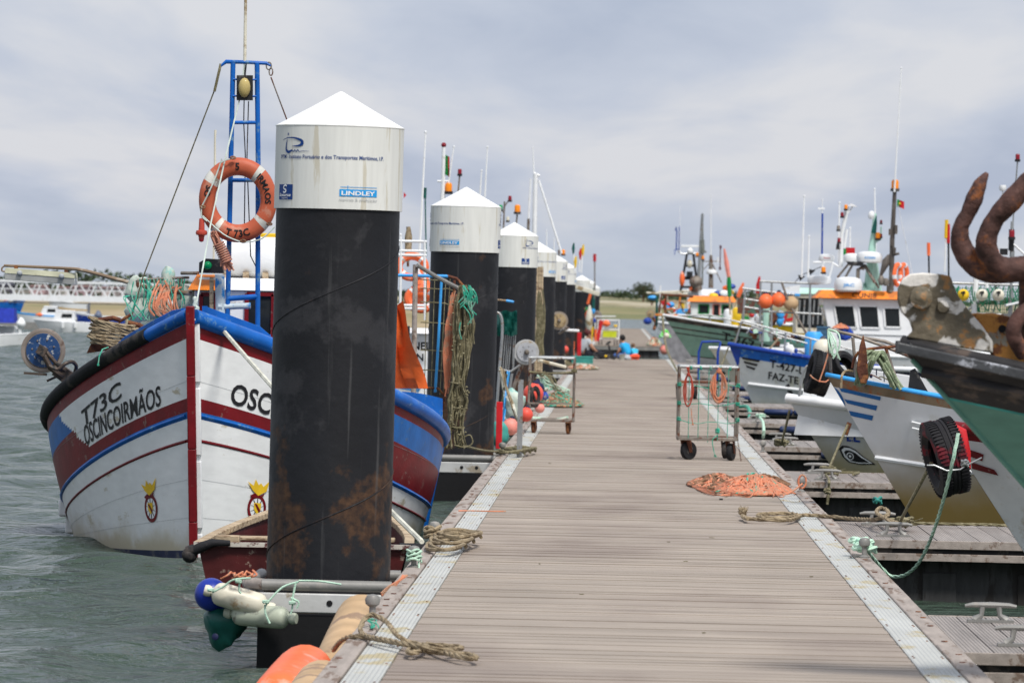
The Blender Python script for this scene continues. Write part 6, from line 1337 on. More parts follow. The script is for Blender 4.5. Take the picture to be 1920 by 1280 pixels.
an = thing('anchor', 'small rusty anchor standing on the blue striped bow beside the green rope', 'anchor', q5(1616, 725, -.35)); mb = MB(); mb.prism([(-.05, .05), (-.03, .25), (0, .35), (.03, .22), (.05, 0), (.035, -.06), (-.015, -.06)], q5(1617, 705, -.4), (1, 0, 0), (0, 0, 1), .03); part(an, 'fluke', mb, rust, bevel=.005); mb = MB(); mb.tube(spline([q5(1598, 690, -.3), q5(1604, 668, -.3), q5(1625, 655, -.3), q5(1700, 648, -.2)], 4), .014, 6); part(an, 'shank', mb, rust)
mb = MB(); rope(mb, spline([q5(1577, 728, -.35), q5(1578, 708, -.35), q5(1584, 696, -.3), q5(1600, 695, -.3)], 5), .011, 0, True); solo('rope_tail', mb, tanrope, 'short tan rope end over the blue gunwale of the blue striped boat', 'rope')
mb = MB()
for k in range(6): mb.tube(spline([q5(1553+rnd.uniform(-3, 3), 618, -.05), q5(1560+rnd.uniform(-9, 12), 640, -.08), q5(1566+rnd.uniform(-12, 10), 665+rnd.uniform(-10, 10), -.08)], 4), .006, 4)
mb.tube(spline([q5(1553, 617, -.05), q5(1572, 625, -.08), q5(1574, 650, -.08), q5(1562, 672, -.08)], 4), .008, 5); solo('twine_tangle', mb, palegreenrope, 'pale green twine knotted on the front of the blue striped boat rail', 'rope')
mb = MB(); c = q5(1702, 716, .6); mb.prism([(0, -.12), (.02, .1), (.06, .12), (.14, -.02), (.2, -.12)], c, (1, 0, 0), (0, 0, 1), .06); solo('folding_anchor', mb, black, 'small black pointed anchor behind the green rope coil', 'anchor')
tyre(q5(1582, 688, .9), .13, .12, (.5, -.6, .5), 'small black tyre standing behind the bow of the blue striped boat')
# boat with the painted eye
rows = [0, .06, .12, .9, 1]
h6m = pm('grey_white_hull', (.60, .62, .63), .4, dirt=(.5, .5, .46), da=.25, ds=2, var=.05, bump=.05); waterline_stain(h6m, .25, .95, (.33, .28, .14))
B6, H6, M6_ = right_boat('white boat with a painted eye and a tyre lashed to its bow', 1476, 746, 57, 8.5, 1.6, .70, 2.2, .78, rows, lambda j, t, s: {-1: 0, 0: 0, 1: 0, 2: 0, 3: 1}[j], [h6m, navy], cleanwhite, rr=.055, q=1.8)
bw = Hull(8.2, 1.5, 1.58, 1.15, p=2.2, rake=-.02, st=.85, q=1.9, Bw=1.52, zbot=.9); MB6 = M6_ @ Matrix.Translation((0, .24, 0)); MBw = Hull(8.2, 1.5, 1.58, 1.08, p=2.4, rake=-.30, st=.85, q=1.9, Bw=1.52, zbot=.75)
part(B6, 'bulwark', hull_mesh(MBw, MB6, [0, .5, 1], lambda j, t, s: 0, 26, deck_drop=.3), cleanwhite)
mb = MB(); mb.tube(spline([P(1499, 742, 56.9), P(1503, 712, 56.9), P(1510, 690, 56.9), P(1522, 684, 56.9), P(1527, 692, 56.9)], 5), .016, 8); part(B6, 'grab_rail', mb, steel)
mb = MB(); hull_text(H6, M6_, 1, .65, .70, 'EL', .15, slope=-.05, bold=.03, mb=mb, shear=-.1); part(B6, 'navy_lettering', mb, dblue, smooth=False)
mb = MB(); 
def ef(a, b, o=.008): return H6.on(M6_, .76+a*.95, .52+b-.16*a, 1, o)
out_ = [(-.16, .05), (-.13, .085), (-.07, .09), (0, .07), (.08, .02), (.20, -.03), (.05, -.06), (-.06, -.06), (-.12, -.02)]
shape2d(mb, [(a*1.2-.0, b*1.2) for a, b in out_], lambda a, b: ef(a, b, .006), 0); shape2d(mb, out_, lambda a, b: ef(a, b, .008), 1); shape2d(mb, [(a*.82, b*.75-.005) for a, b in out_], lambda a, b: ef(a, b, .010), 0)
for r_, o, mi in ((.042, .012, 1), (.033, .014, 0), (.014, .016, 1)): shape2d(mb, [(-.06+math.sin(a)*r_, .0+math.cos(a)*r_) for a in [k*.449 for k in range(14)]], lambda a, b, o=o: ef(a, b, o), mi)
part(B6, 'painted_eye', mb, [ink, cleanwhite], smooth=False)
ty2 = tyre(P(1536, 699, 56.3), .24, .23, (.96, .14, -.22), 'black tyre lashed with orange cord on the bow of the painted eye boat')
mb = MB(); mb.tube([P(1553, 662, 56.0), P(1545, 690, 55.98), P(1536, 715, 55.95), P(1525, 709, 55.97), P(1519, 703, 56.0)], .008, 5); mb.tube([P(1536, 715, 55.95), P(1548, 716, 56), P(1553, 712, 56.05)], .008, 5); solo('tyre_lashing', mb, orangerope, 'orange cord crossed over the tyre on the painted eye boat', 'rope')
mb = MB(); a = P(1593, 792, 56.2); b = P(1585, 815, 56.2); mb.tube([a, b], .028, 8); solo('rope_chafe_sleeve', mb, rust, 'brown chafe sleeve on the line beside the painted eye', 'sleeve')
# T-427-L
rows = [0, .13, .40, .43, .9, 1]
def m7(j, t, s): return {-1: 1, 0: 1, 1: 0, 2: 0, 3: 0, 4: 2}[j]
h7m = pm('pale_hull', (.58, .60, .59), .42, dirt=(.45, .45, .38), da=.3, ds=2, var=.06); waterline_stain(h7m, .1, .6, (.34, .33, .20))
B7, H7, M7_ = right_boat('white boat T-427-L with blue gunwale and a seahorse mark', 1366, 645, 95, 8, 1.5, .80, 2.0, .62, rows, m7, [h7m, blue, navy], dblue, rr=.045, q=1.9)
part(B7, 'spray_rail', strake(H7, M7_, .42, .035, .01, 1, 1), cleanwhite)
mb = MB(); mb.add([H7.on(M7_, y, z, 1, .012) for y, z in ((0, 1.4), (.22, 1.36), (.20, 1.1), (.16, 1.05))], [(0, 1, 2, 3)]); part(B7, 'blue_bow_flash', mb, dblue, smooth=False)
mb = MB(); hull_text(H7, M7_, 1, .76, 1.06, 'T-427-L', .20, width=.62, slope=-.20, bold=.02, mb=mb); hull_text(H7, M7_, 1, .74, .84, 'FAZ-TE A', .19, width=.72, slope=-.16, bold=.02, mb=mb)
for k, (x0, x1) in enumerate(((.24, .58), (.28, .54), (.32, .50))):
    z = 1.27-.075*k; mb.add([H7.on(M7_, y, zz, 1, .012) for y, zz in ((x0, z-.04), (x0+.02, z-.08), (x1-.02, z-.13), (x1, z-.09))], [(0, 1, 2, 3)])
sh = [(-.05, .13), (-.01, .16), (.02, .12), (.01, .07), (.06, .02), (.08, -.05), (.05, -.12), (0, -.15), (-.03, -.13), (.0, -.12), (.03, -.08), (.01, -.02), (-.03, .02), (-.03, .08), (-.08, .09)]
shape2d(mb, sh, lambda a, b: H7.on(M7_, 1.12+a, .60+b, 1, .012)); part(B7, 'black_lettering', mb, ink, smooth=False)
q7 = lambda x, y, d=0: P(x, y, 95+d)
frame_tubes(B7, 'bow_rail', [spline([q7(1378, 645), q7(1388, 612), q7(1393, 603), q7(1410, 606), q7(1470, 622), q7(1560, 645), q7(1640, 668)], 4), [q7(1400, 625, .5), q7(1410, 612, .5), q7(1470, 632, .5), q7(1560, 656, .5)], [q7(1432, 612), q7(1428, 655)], [q7(1473, 623), q7(1470, 668)], [q7(1520, 636), q7(1518, 685)]], .017, steel)
mb = MB(); mb.tube([q7(1375, 640), q7(1383, 628), q7(1385, 610)], .01, 5); mb.tube([q7(1362, 700), q7(1352, 725)], .012, 5); rope(mb, [q7(1366, 650), q7(1358, 672), V((XR2-.05, 94, DECK+.1))], .014); solo('mooring_line', mb, oldrope, 'grey line from the T-427-L bow down to the dock edge', 'rope')
mb = MB(); mb.tube([q7(1438, 660), q7(1460, 634)], .02, 6); part(B7, 'wooden_handle', mb, wood)
fender_cyl(q7(1478, 648, .3), q7(1486, 668, .3), .09, cleanwhite, 'white fender lying on the deck of the T-427-L boat')
mb = MB(); mb.lathe([(.16, 0), (.17, .1), (.17, .5), (.12, .56)], P(1525, 678, 95.6), n=16); solo('drum', mb, ltblue, 'light blue plastic drum on the T-427-L boat deck behind the tyre', 'drum')
fender_ball(P(1543, 655, 95), .19, plasw, 'round cream float above the tyre of the painted eye boat')
# pale green boat with star
rows = [0, .07, .13, .15, .20, .215, .47, .485, .93, 1]
B8, H8, M8_ = right_boat('pale green boat with black gunwale band, white bottom and a black star', 1243, 590, 130, 11, 1.9, 1.0, 2.0, 1.35, rows, lambda j, t, s: {-1: 3, 0: 2, 1: 0, 2: 2 if t < .20 else 0, 3: 0, 4: 2, 5: 0, 6: 2, 7: 1, 8: 4}[j], [ltgreen, pm('hull_bottom_white', (.45, .46, .46), .5, dirt=(.25, .2, .15), da=.3, ds=2), wornblack, yellow, navy], cleanwhite, rr=.03, q=1.9)
mb = MB(); hull_text(H8, M8_, 1, 1.50, 1.32, 'T-267-C', .30, width=1.15, slope=-.28, bold=.02, mb=mb); hull_text(H8, M8_, 1, 1.48, 1.02, 'FE', .28, width=.42, slope=-.25, bold=.02, mb=mb)
star = [(math.sin(k*.6283)*(.30 if k % 2 == 0 else .12), math.cos(k*.6283)*(.30 if k % 2 == 0 else .12)) for k in range(10)]
shape2d(mb, star, lambda a, b: H8.on(M8_, 1.75+a, .42+b, 1, .02)); part(B8, 'black_lettering', mb, ink, smooth=False)
mb = MB(); mb.tube(spline([P(1242, 592, 129.8), P(1247, 640, 128), P(1254, 665, 126), P(1270, 695, 120)], 5), .028, 6); solo('mooring_line', mb, oldrope, 'long grey line dropping from the pale green bow to the dock', 'rope')
fender_ball(P(1250, 629, 127), .07, cream, 'small white float threaded on the pale green boat bow line')
# yellow gunwale hull behind it with the orange roofed wheelhouse
rows = [0, .22, .3, .9, 1]
B9, H9, M9_ = right_boat('boat with yellow gunwale and orange roofed wheelhouse with green window frames', 1272, 590, 165, 12, 2.1, 1.35, 2.0, 1.3, rows, lambda j, t, s: {-1: 1, 0: 0, 1: 1, 2: 1, 3: 2}[j], [yellow, white, navy], cleanwhite, rr=.04)
q9 = lambda x, y, d=0: P(x, y, 165+d)
x0, x1 = q9(1296, 590).x, q9(1374, 590).x
wheelhouse(B9, (x0, 165), (x1, 166.8), q9(1330, 600).z, q9(1330, 566).z, [(.18, .42, .35, .85, green), (.52, .68, .2, .88, plaspk), (.74, .96, .4, .85, green)], m=white, roof=orange, rh=.19, over=.14)
mb = MB(); mb.beam(q9(1290, 594, -.2), q9(1375, 593, -.2), .1, .07); mb.beam(q9(1385, 594, -.2), q9(1430, 600, -.2), .1, .09); part(B9, 'green_coaming', mb, green); radome(B9, q9(1321, 555, .6), .2, .19)
mb = MB(); hull_text(H9, M9_, 1, 1.85, 1.42, 'S-213C', .25, slope=-.1, bold=.02, mb=mb); part(B9, 'black_lettering', mb, ink, smooth=False)
for (x, y, m, lb) in ((1365, 593, cleanwhite, 'white jerrycan standing on the yellow gunwale boat'), (1381, 590, yellow, 'yellow net float on the yellow gunwale boat'), (1378, 606, yellow, 'lower yellow float below the white jerrycan'), (1413, 585, cleanwhite, 'white float by the rail frame posts')):
    mb = MB(); c = q9(x, y, -1); mb.lathe([(.03, -.28), (.13, -.25), (.15, -.1), (.15, .1), (.12, .2), (.04, .24)], c, n=14); solo('float', mb, m, lb, 'float', 'floats on the distant right boats', bevel=0)
mb = MB()
for k, (x, y) in enumerate(((1338, 554), (1346, 550), (1353, 556), (1358, 549), (1363, 540), (1368, 548), (1371, 537), (1343, 558), (1366, 554))): mb.ball(q9(x, y, .3+.1*(k % 3)), .12, k % 5, n=8, q=(1.3, 1, .8))
part(B9, 'gear_on_roof', mb, [yellow, dblue, brred, cleanwhite, tarp], kind='stuff')
# lattice masts with radars, behind
Yq = 185; qa = lambda x, y, d=0: P(x, y, Yq+d)
BA, HA, MA_ = right_boat('distant blue and white boat with black A frame masts and radar scanner', 1236, 596, 184, 12, 2.1, 1.5, 2.0, 1.3, [0, .15, .3, .9, 1], lambda j, t, s: {-1: 1, 0: 1, 1: 0, 2: 1, 3: 2}[j], [dblue, white, navy], cleanwhite)
frame_tubes(BA, 'lattice_mast', [[qa(1276, 545), qa(1288, 476)], [qa(1308, 540), qa(1300, 476)], [qa(1280, 520), qa(1306, 520)], [qa(1284, 498), qa(1303, 498)], [qa(1277, 538), qa(1308, 538)]], .045, black)
mb = MB(); mb.box(qa(1293, 514), (.22, .15, .2)); mb.ball(qa(1293, 495), .1, 1, q=(1, 1, 1.5)); mb.box(qa(1293, 523), (.4, .05, .06)); part(BA, 'lamp_cluster', mb, [black, cream])
mb = MB(); mb.tube([qa(1272, 470), qa(1278, 476), qa(1312, 475)], .03, 6); part(BA, 'spreader', mb, steel); radar_bar(BA, qa(1294, 474), .66)
mb = MB(); mb.tube([qa(1268, 470), qa(1269, 435), qa(1268, 425), qa(1266, 432)], .025, 6); mb.tube([qa(1273, 474), qa(1274, 425)], .02, 6); mb.tube([qa(1265, 478), qa(1265, 468), qa(1272, 467)], .016, 6); part(BA, 'aerial', mb, dblue)
mb = MB(); mb.tube([qa(1309, 540), qa(1313, 470), qa(1317, 402)], [.07, .06, .05], 8); mb.tube([qa(1317, 535), qa(1318, 450), qa(1317, 400)], .03, 6, 1); mb.tube([qa(1317, 475), qa(1316, 450)], .09, 8, 1); mb.box(qa(1318, 472), (.25, .1, .08), 0); part(BA, 'mast', mb, [steel, pm('mast_grey', (.15, .16, .14), .5)])
for x, y, m in ((1307, 481, lamp_o), (1318, 487, lamp_o)): beacon(BA, qa(x, y), m, .1)
mb = MB(); mb.tube([qa(1333, 540), qa(1333, 492), qa(1333, 478)], [.09, .07, .05], 8); mb.tube([qa(1319, 490), qa(1352, 490)], .022, 6); mb.tube([qa(1319, 505), qa(1332, 492)], .015, 5); mb.tube([qa(1336, 495), qa(1353, 530)], .02, 5); part(BA, 'mast', mb, rsteel)
radome(BA, qa(1334, 514), .19, .17); antenna(BA, qa(1333, 480), qa(1333, 365), .025, .014); antenna(BA, qa(1275, 470), qa(1275, 388), .012, .008)
mb = MB(); mb.tube([qa(1350, 506), qa(1350, 500)], .045, 6); mb.tube([qa(1351, 466), qa(1351, 460)], .045, 6); mb.tube([qa(1350, 505), qa(1351, 462)], .02, 5); mb.tube([qa(1346, 492), qa(1346, 482)], .035, 6, 1); part(BA, 'signal_lamps', mb, [pm('dark_red_lamp', (.08, .01, .02), .4), cleanwhite])
mb = MB(); mb.ball(qa(1305, 528), .25, n=14, q=(1, 1, .9)); mb.tube([qa(1308, 535), qa(1309, 548)], .16, 10); part(BA, 'exhaust_hood', mb, rsteel)
mb = MB()
for k in range(7): mb.ball(qa(1296+k*2.6, 541+3*math.sin(k*2)), .09, k % 3, n=8)
part(BA, 'gear', mb, [plaso, rust, dkgreen], kind='stuff')
mb = MB(); mb.ball(qa(1279, 523), .2, q=(.5, .6, 1.4)); part(BA, 'life_ring_cover', mb, plaso)
wheelhouse(BA, (qa(1290, 580).x, Yq+2), (qa(1345, 580).x, Yq+4), 1.4, qa(1300, 548).z, [(.1, .4, .4, .8, None), (.5, .9, .4, .8, None)], m=white, roof=cleanwhite)
# deck shelter and gear at the pale green bow's left
frame_tubes(BA, 'shelter_frame', [[qa(1234, 548), qa(1300, 545)], [qa(1238, 560), qa(1244, 549), qa(1290, 551)], [qa(1238, 560), qa(1238, 596)], [qa(1250, 555), qa(1251, 590)], [qa(1212, 549), qa(1240, 550)]], .035, cream)
mb = MB(); mb.box(qa(1262, 566, -.5), (.9, .2, .12), 0); mb.box(qa(1258, 582, -.5), (.5, .2, .1), 1); mb.box(qa(1283, 583, -.5), (.45, .2, .16), 2); mb.box(qa(1280, 575, -.5), (.12, .2, .3), 3); mb.box(qa(1255, 590, -.6), (1, .2, .06), 4); part(BA, 'stacked_gear', mb, [wood, brred, ltblue, yellow, orange])
mb = MB(); mb.tube([qa(1232, 555), qa(1231, 612)], .05, 6); part(BA, 'green_post', mb, dkgreen); mb = MB(); mb.tube([qa(1238, 570), qa(1238, 535)], .03, 6); mb.ball(qa(1238, 572), .13, n=8); part(BA, 'white_post', mb, cleanwhite)
mb = MB(); mb.ball(P(1224, 558, 190), .1, n=8, q=(1.9, 1, .9)); solo('blue_float', mb, ltblue, 'small light blue float on a bar left of the distant shelter frame', 'float')
# things at the corner of the farther dock
wq = thing('line_hauler', 'brown line hauler wheel above the farther dock at its right edge', 'winch', P(1222, 612, 215)); winch_wheel(wq, P(1220, 588, 215), .19, (-.1, -1, .03), pm('brass_disc', (.36, .27, .15), .5), pm('rim_brown', (.3, .25, .2), .5)); mb = MB(); mb.tube([P(1221, 590, 215.1), P(1230, 605, 215.1), P(1226, 618, 215)], .07, 8); part(wq, 'arm', mb, rust); mb = MB(); mb.ball(P(1214, 602, 215), .17, q=(1.1, 1, .9), n=10); mb.ball(P(1228, 598, 215.4), .12, n=8); part(wq, 'motor', mb, dblue)
for x, y, Y, r, m, lb, ax in ((1246, 656, 205, .19, plaspk, 'pink and white ball buoy at the corner of the farther dock', (0, 0, 1)), (1243, 612, 200, .2, cleanwhite, 'large pale float hanging at the farther dock edge', (0, 0, 1))): fender_ball(P(x, y, Y), r, m, lb, ax=ax)
BB, HB, MBB = right_boat('grey inflatable looking hull behind the pale green bow, near the farther dock', 1234, 604, 172, 8, 1.4, 1.0, 1.6, .5, [0, .3, .8, 1], lambda j, t, s: {-1: 0, 0: 0, 1: 0, 2: 1}[j], [pm('silver_hull', (.38, .36, .37), .4, dirt=(.2, .1, .1), da=.3), maroon], cleanwhite, q=1.4)
mb = MB(); heap(mb, (P(1247, 624, 168).x, 168, P(1250, 634, 168).z), .2, .6, .3, 12, .022, (0, 1)); solo('rope_tangle', mb, [pm('lime_rope', (.12, .62, .05), .7), palegreenrope], 'bright lime rope tangle hanging by the silver hull', 'rope')
mb = MB(); g = G(1222, 640); heap(mb, (1.45, 212, DECK), .35, 5, .35, 36, .018, (0, 1, 2)); solo('net_heap', mb, [oldrope, palegreenrope, orangerope], 'pale rope and net heap along the right edge of the farther dock', 'fishing net')
# ------------------------------------------------------------------ CUNJ8 boat
YC = 106; qc = lambda x, y, d=0: P(x, y, YC+d)
BC, HC, MC_ = right_boat('white boat whose wheelhouse has an orange band lettered CUNJ8', 1352, 655, YC+1, 11, 1.9, 1.15, 2.0, .8, [0, .1, .5, .9, 1], lambda j, t, s: {-1: 0, 0: 0, 1: 0, 2: 0, 3: 1}[j], [cleanwhite, navy], cleanwhite)
xa = qc(1552, 600).x; xb = qc(1760, 600).x; z0, z1 = qc(1600, 668).z, qc(1600, 560).z
wc = wheelhouse(BC, (xa+.13, YC), (xb, YC+2), z0, z1, [(.09, .26, .50, .88, white), (.30, .47, .50, .88, cleanwhite), (.52, .66, .52, .86, cleanwhite)], m=cleanwhite, roof=orange, rh=.17, over=.16, front_rake=.25, side_wins=((.1, .9, .5, .88, None),))
mb = MB(); a = qc(1598, 560, -.15); put_text(mb, 'CUNJ8', .145, lambda u, v: a+V((u, .92*v, v+.03)), width=.50, bold=0); part(wc, 'black_lettering', mb, ink, smooth=False)
mb = MB()
for zz in (.28, .1): mb.beam(qc(1570, 625, -.012)+V((0, 0, 0)) if zz > .2 else qc(1575, 640, -.012), qc(1700, 629 if zz > .2 else 644, -.012), .02, .008)
part(wc, 'panel_seam', mb, lgrey)
radome(BC, qc(1590, 547), .29, .31, stripe=('JRC', ltblue)); 
radome(BC, qc(1630, 493, .3), .27, .24, stripe=('KODEN', ltblue)); radome(BC, qc(1597, 492, .8), .17, .19); radome(BC, qc(1550, 490, 1.5), .17, .16, stripe=('Furuno', brred)); radome(BC, qc(1536, 533, 2), .25, .19)
frame_tubes(BC, 'radar_mast', [[qc(1570, 520, .3), qc(1590, 496, .3), qc(1622, 497, .3), qc(1648, 540, .3)], [qc(1620, 497, .3), qc(1640, 530, .1)], [qc(1585, 520, .3), qc(1598, 497, .3)]], .025, rsteel)
mb = MB(); mb.add([qc(1586, 490, .1), qc(1618, 492, .1), qc(1622, 500, .1), qc(1592, 497, .1), qc(1586, 490, .5), qc(1618, 492, .5), qc(1622, 500, .5), qc(1592, 497, .5)], [(0, 1, 2, 3), (4, 7, 6, 5), (0, 4, 5, 1), (3, 2, 6, 7), (1, 5, 6, 2), (0, 3, 7, 4)]); part(BC, 'radar_shelf', mb, black)
frame_tubes(BC, 'spar', [[qc(1536, 525, 2), qc(1545, 490, 2)], [qc(1525, 492, 2), qc(1562, 491, 2)], [qc(1555, 520, 2), qc(1562, 492, 2)], [qc(1560, 492, 2), qc(1572, 500, 2), qc(1580, 500, 2)]], .022, cleanwhite)
mb = MB(); mb.tube([qc(1618, 545, .6), qc(1637, 545, .6), qc(1635, 470, .6), qc(1641, 400, .6)], [.2, .2, .08, .03], 8); mb.tube([qc(1632, 460, .6), qc(1652, 448, .6), qc(1652, 425, .6)], .02, 6); part(BC, 'mint_mast', mb, mint)
mb = MB(); mb.tube([qc(1638, 437, .5), qc(1641, 420, .5), qc(1643, 405, .5)], [.06, .045, .01], 6); part(BC, 'furled_flag', mb, dkgreen)
for x, y, m, s_ in ((1646, 449, lamp_o, .1), (1652, 419, lamp_r, .05), (1652, 445, lamp_r, .05), (1544, 512, lamp_o, .09)): beacon(BC, qc(x, y, .5), m, s_)
mb = MB(); mb.lathe([(.05, 0), (.07, .05), (.07, .12), (.03, .17)], qc(1634, 411, .6), n=12); part(BC, 'gps_dome', mb, cleanwhite)
mb = MB(); mb.tube([qc(1671, 545), qc(1673, 450), qc(1678, 350)], [.055, .05, .04], 8); mb.tube([qc(1668, 548), qc(1669, 535)], .07, 8); 
for x, y in ((1680, 433), (1669, 435), (1671, 455), (1677, 470), (1680, 428)): mb.box(qc(x, y, -.05), (.06, .08, .13))
mb.tube([qc(1650, 520), qc(1662, 490), qc(1667, 477)], [.02, .09, .02], 8); mb.tube([qc(1675, 478), qc(1686, 475)], .03, 6); part(BC, 'mast', mb, pm('dark_mast', (.10, .085, .075), .5, dirt=(.2, .18, .15), da=.4))
beacon(BC, qc(1678, 357), lamp_o, .15); antenna(BC, qc(1677, 360, -.1), qc(1690, 128, -.1), .022, .012)
flag(BC, qc(1682, 374), .15, .15, sway=.3)
for x, r_ in ((1683, .16), (1694, .15)):
    lt_ = thing('life_ring', 'orange life ring standing on the white wheelhouse roof, %s one of the pair' % ('left' if x == 1683 else 'right'), 'life ring', qc(x, 537, .1)); mb = MB(); c = qc(x, 515, .1+(x-1683)*.02); mb.tube([c+V((math.sin(a)*.08, .12*math.sin(a), math.cos(a)*.21)) for a in [k*.3142 for k in range(20)]], .05, 8, closed=True); part(lt_, 'ring', mb, plaso); mb = MB()
    for a0 in (.3, 2.8, 4.5): mb.tube([c+V((math.sin(a0+e_)*.08, .12*math.sin(a0+e_), math.cos(a0+e_)*.21)) for e_ in (-.2, .2)], .054, 8)
    part(lt_, 'reflective_band', mb, cleanwhite)
for x0, y0, x1, y1 in ((1503, 520, 1508, 368), (1515, 520, 1517, 443), (1572, 490, 1574, 380), (1593, 500, 1594, 428), (1642, 480, 1640, 355)): antenna(BC, qc(x0, y0, 2), qc(x1, y1, 2), .022, .016)
mb = MB(); mb.tube([qc(1541, 492, 2), qc(1542, 400, 2)], .022, 6, 0); mb.tube([qc(1542, 400, 2), qc(1542, 372, 2)], .01, 5, 1); mb.box(qc(1540, 391, 2), (.14, .05, .04), 1); part(BC, 'blue_aerial', mb, [dblue, cleanwhite])
mb = MB(); mb.tube([qc(1576, 500, 1), qc(1578, 440, 1), qc(1586, 405, 1), qc(1588, 388, 1)], [.05, .04, .04, .05], 8); mb.tube([qc(1583, 465, 1), qc(1588, 430, 1)], .03, 8); mb.tube([qc(1586, 405, 1), qc(1600, 386, 1)], .015, 5); mb.prism([(-.1, 0), (0, .05), (.12, -.02)], qc(1597, 386, 1), (1, 0, 0), (0, 0, 1), .14); part(BC, 'white_mast', mb, cleanwhite)
for x, y, m in ((1586, 393, lamp_o), (1579, 407, lamp_r), (1572, 432, rsteel), (1573, 455, lamp_r), (1571, 466, black)): beacon(BC, qc(x, y, .9), m, .07)
mb = MB(); mb.box(qc(1594, 470, 1.5), (.2, .02, .13), 0); mb.box(qc(1584, 472, 1.5), (.06, .03, .13), 1); part(BC, 'red_flag_board', mb, [brred, green])
mb = MB(); mb.tube([qc(1608, 535, .2), qc(1609, 505, .2), qc(1616, 502, .2), qc(1621, 504, .2)], .04, 8); mb.lathe([(.04, 0), (.07, .1), (.04, .2)], qc(1652, 535, -.2), n=10); mb.lathe([(.04, 0), (.07, .08), (.04, .16)], qc(1661, 536, -.2), n=10); part(BC, 'exhaust', mb, [rsteel])
mb = MB(); heap(mb, (qc(1574, 610).x, YC-.6, qc(1574, 616).z), .18, .2, .1, 14, .012); solo('rope_heap', mb, orangerope, 'brown orange rope coil in front of the CUNJ8 wheelhouse', 'rope')
mb = MB(); lumpy(mb, qc(1586, 624, -.5), .2, (1.1, .6, .6), 2.2, 0); solo('net_bundle', mb, dblue, 'dark blue net bundle under the orange rope coil', 'fishing net')
crate('wire_crate', 1532, 1556, 612, 636, YC-2, .4, pm('blue_grey_wire', (.05, .12, .20), .6), 'blue grey wire crate beside the rope coil on the CUNJ8 boat', 'crate')
mb = MB(); c = qc(1597, 662, -1); mb.box(c, (.9, .8, .5)); mb.lathe([(.11, 0), (.11, .01)], c+V((-.08, -.401, 0)), (0, -1, 0), n=20, mi=1); part(BC, 'deck_box', mb, [cleanwhite, lgrey], bevel=.02)
mb = MB(); mb.tube(sag(qc(1684, 385), qc(1712, 520), .0, 4), .006, 4); part(BC, 'flag_halyard', mb, cleanwhite)
# pennants
mb = MB()
for x, y in ((1502, 520), (1521, 509)): mb.add([qc(x-6, y-5, 2), qc(x+8, y-2, 2), qc(x-2, y+7, 2)], [(0, 1, 2)])
mb.tube([qc(1490, 530, 2), qc(1502, 516, 2), qc(1540, 500, 2)], .008, 4); part(BC, 'pennant', mb, black, smooth=False)
# mint roofed boat with slatted dark windows, rail frame and balls
YD = 118; qd = lambda x, y, d=0: P(x, y, YD+d)
BD, HD, MD_ = right_boat('boat with mint green roof edge and slatted dark windows behind the rail frame', 1330, 652, YD, 11, 1.9, 1.2, 2.0, .8, [0, .1, .5, .9, 1], lambda j, t, s: {-1: 0, 0: 0, 1: 0, 2: 0, 3: 1}[j], [cream, navy], cleanwhite)
wd_ = wheelhouse(BD, (qd(1492, 600).x, YD), (qd(1580, 600).x, YD+2), qd(1500, 625).z, qd(1500, 551).z, [(.05, .95, .15, .9, None)], m=cream, roof=mint, rh=.14, over=.05, roofmat2=mint)
mb = MB()
for k in range(7): mb.beam(qd(1497+k*9, 608, -.03), qd(1500+k*9, 562, -.03), .03, .02)
part(wd_, 'slat', mb, steel)
frame_tubes(BD, 'rail_frame', [[qd(x, 528, -4), qd(x-1, 640, -4)] for x in (1426, 1447, 1519)]+[[qd(1392, 540, -4), qd(1426, 545, -4)], [qd(1425, 527, -4), qd(1535, 532, -4)], [qd(1425, 583, -4), qd(1560, 590, -4)], [qd(1425, 545, -4), qd(1490, 552, -4)], [qd(1395, 560, -4), qd(1426, 565, -4)], [qd(1395, 575, -4), qd(1426, 580, -4)], [qd(1393, 600, -4), qd(1398, 540, -4)]], .025, steel)
mb = MB(); mb.tube([qd(1466, 530, -4.1), qd(1480, 570, -4.1), qd(1512, 625, -4.1)], .03, 6); part(BD, 'diagonal_pole', mb, rsteel)
for x, y, m, lb in ((1436, 565, plaso, 'orange ball float hanging in the steel rail frame, left one'), (1460, 562, plaso, 'brighter orange ball float in the middle of the rail frame'), (1483, 569, plast, 'tan ball float on the right in the rail frame')): fender_ball(P(x, y, YD-4), .165, m, lb, 'ball floats in the steel rail frame', ax=(0, 0, 1))
mb = MB(); mb.add([qd(1459, 550, -1), qd(1475, 538, -1), qd(1500, 534, -1), qd(1500, 552, -1), qd(1459, 550, 1), qd(1475, 538, 1), qd(1500, 534, 1), qd(1500, 552, 1)], [(0, 1, 2, 3), (7, 6, 5, 4), (0, 4, 5, 1), (1, 5, 6, 2), (3, 2, 6, 7), (0, 3, 7, 4)]); part(BD, 'canopy', mb, cleanwhite)
mb = MB(); mb.beam(qd(1462, 550, -1.02), qd(1500, 553, -1.02), .02, .05); part(BD, 'blue_trim', mb, ltblue)
mb = MB(); mb.tube([qd(1449, 600, -3), qd(1450, 590, -3)], .1, 10); mb.lathe([(.16, 0), (.17, .03), (.1, .06)], qd(1449, 597, -3), (1, -.3, 0), n=16); part(BD, 'reel', mb, rust)
mb = MB(); mb.ball(qd(1463, 590, -3), .1, n=8); mb.ball(qd(1462, 603, -3), .09, n=8); mb.tube([qd(1462, 590, -3), qd(1462, 612, -3)], .03, 6); part(BD, 'winch_motor', mb, ltblue)
mb = MB(); mb.tube([qd(1437, 640, -3), qd(1437, 575, -3)], .08, 8); part(BD, 'mint_davit', mb, mint)
mb = MB()
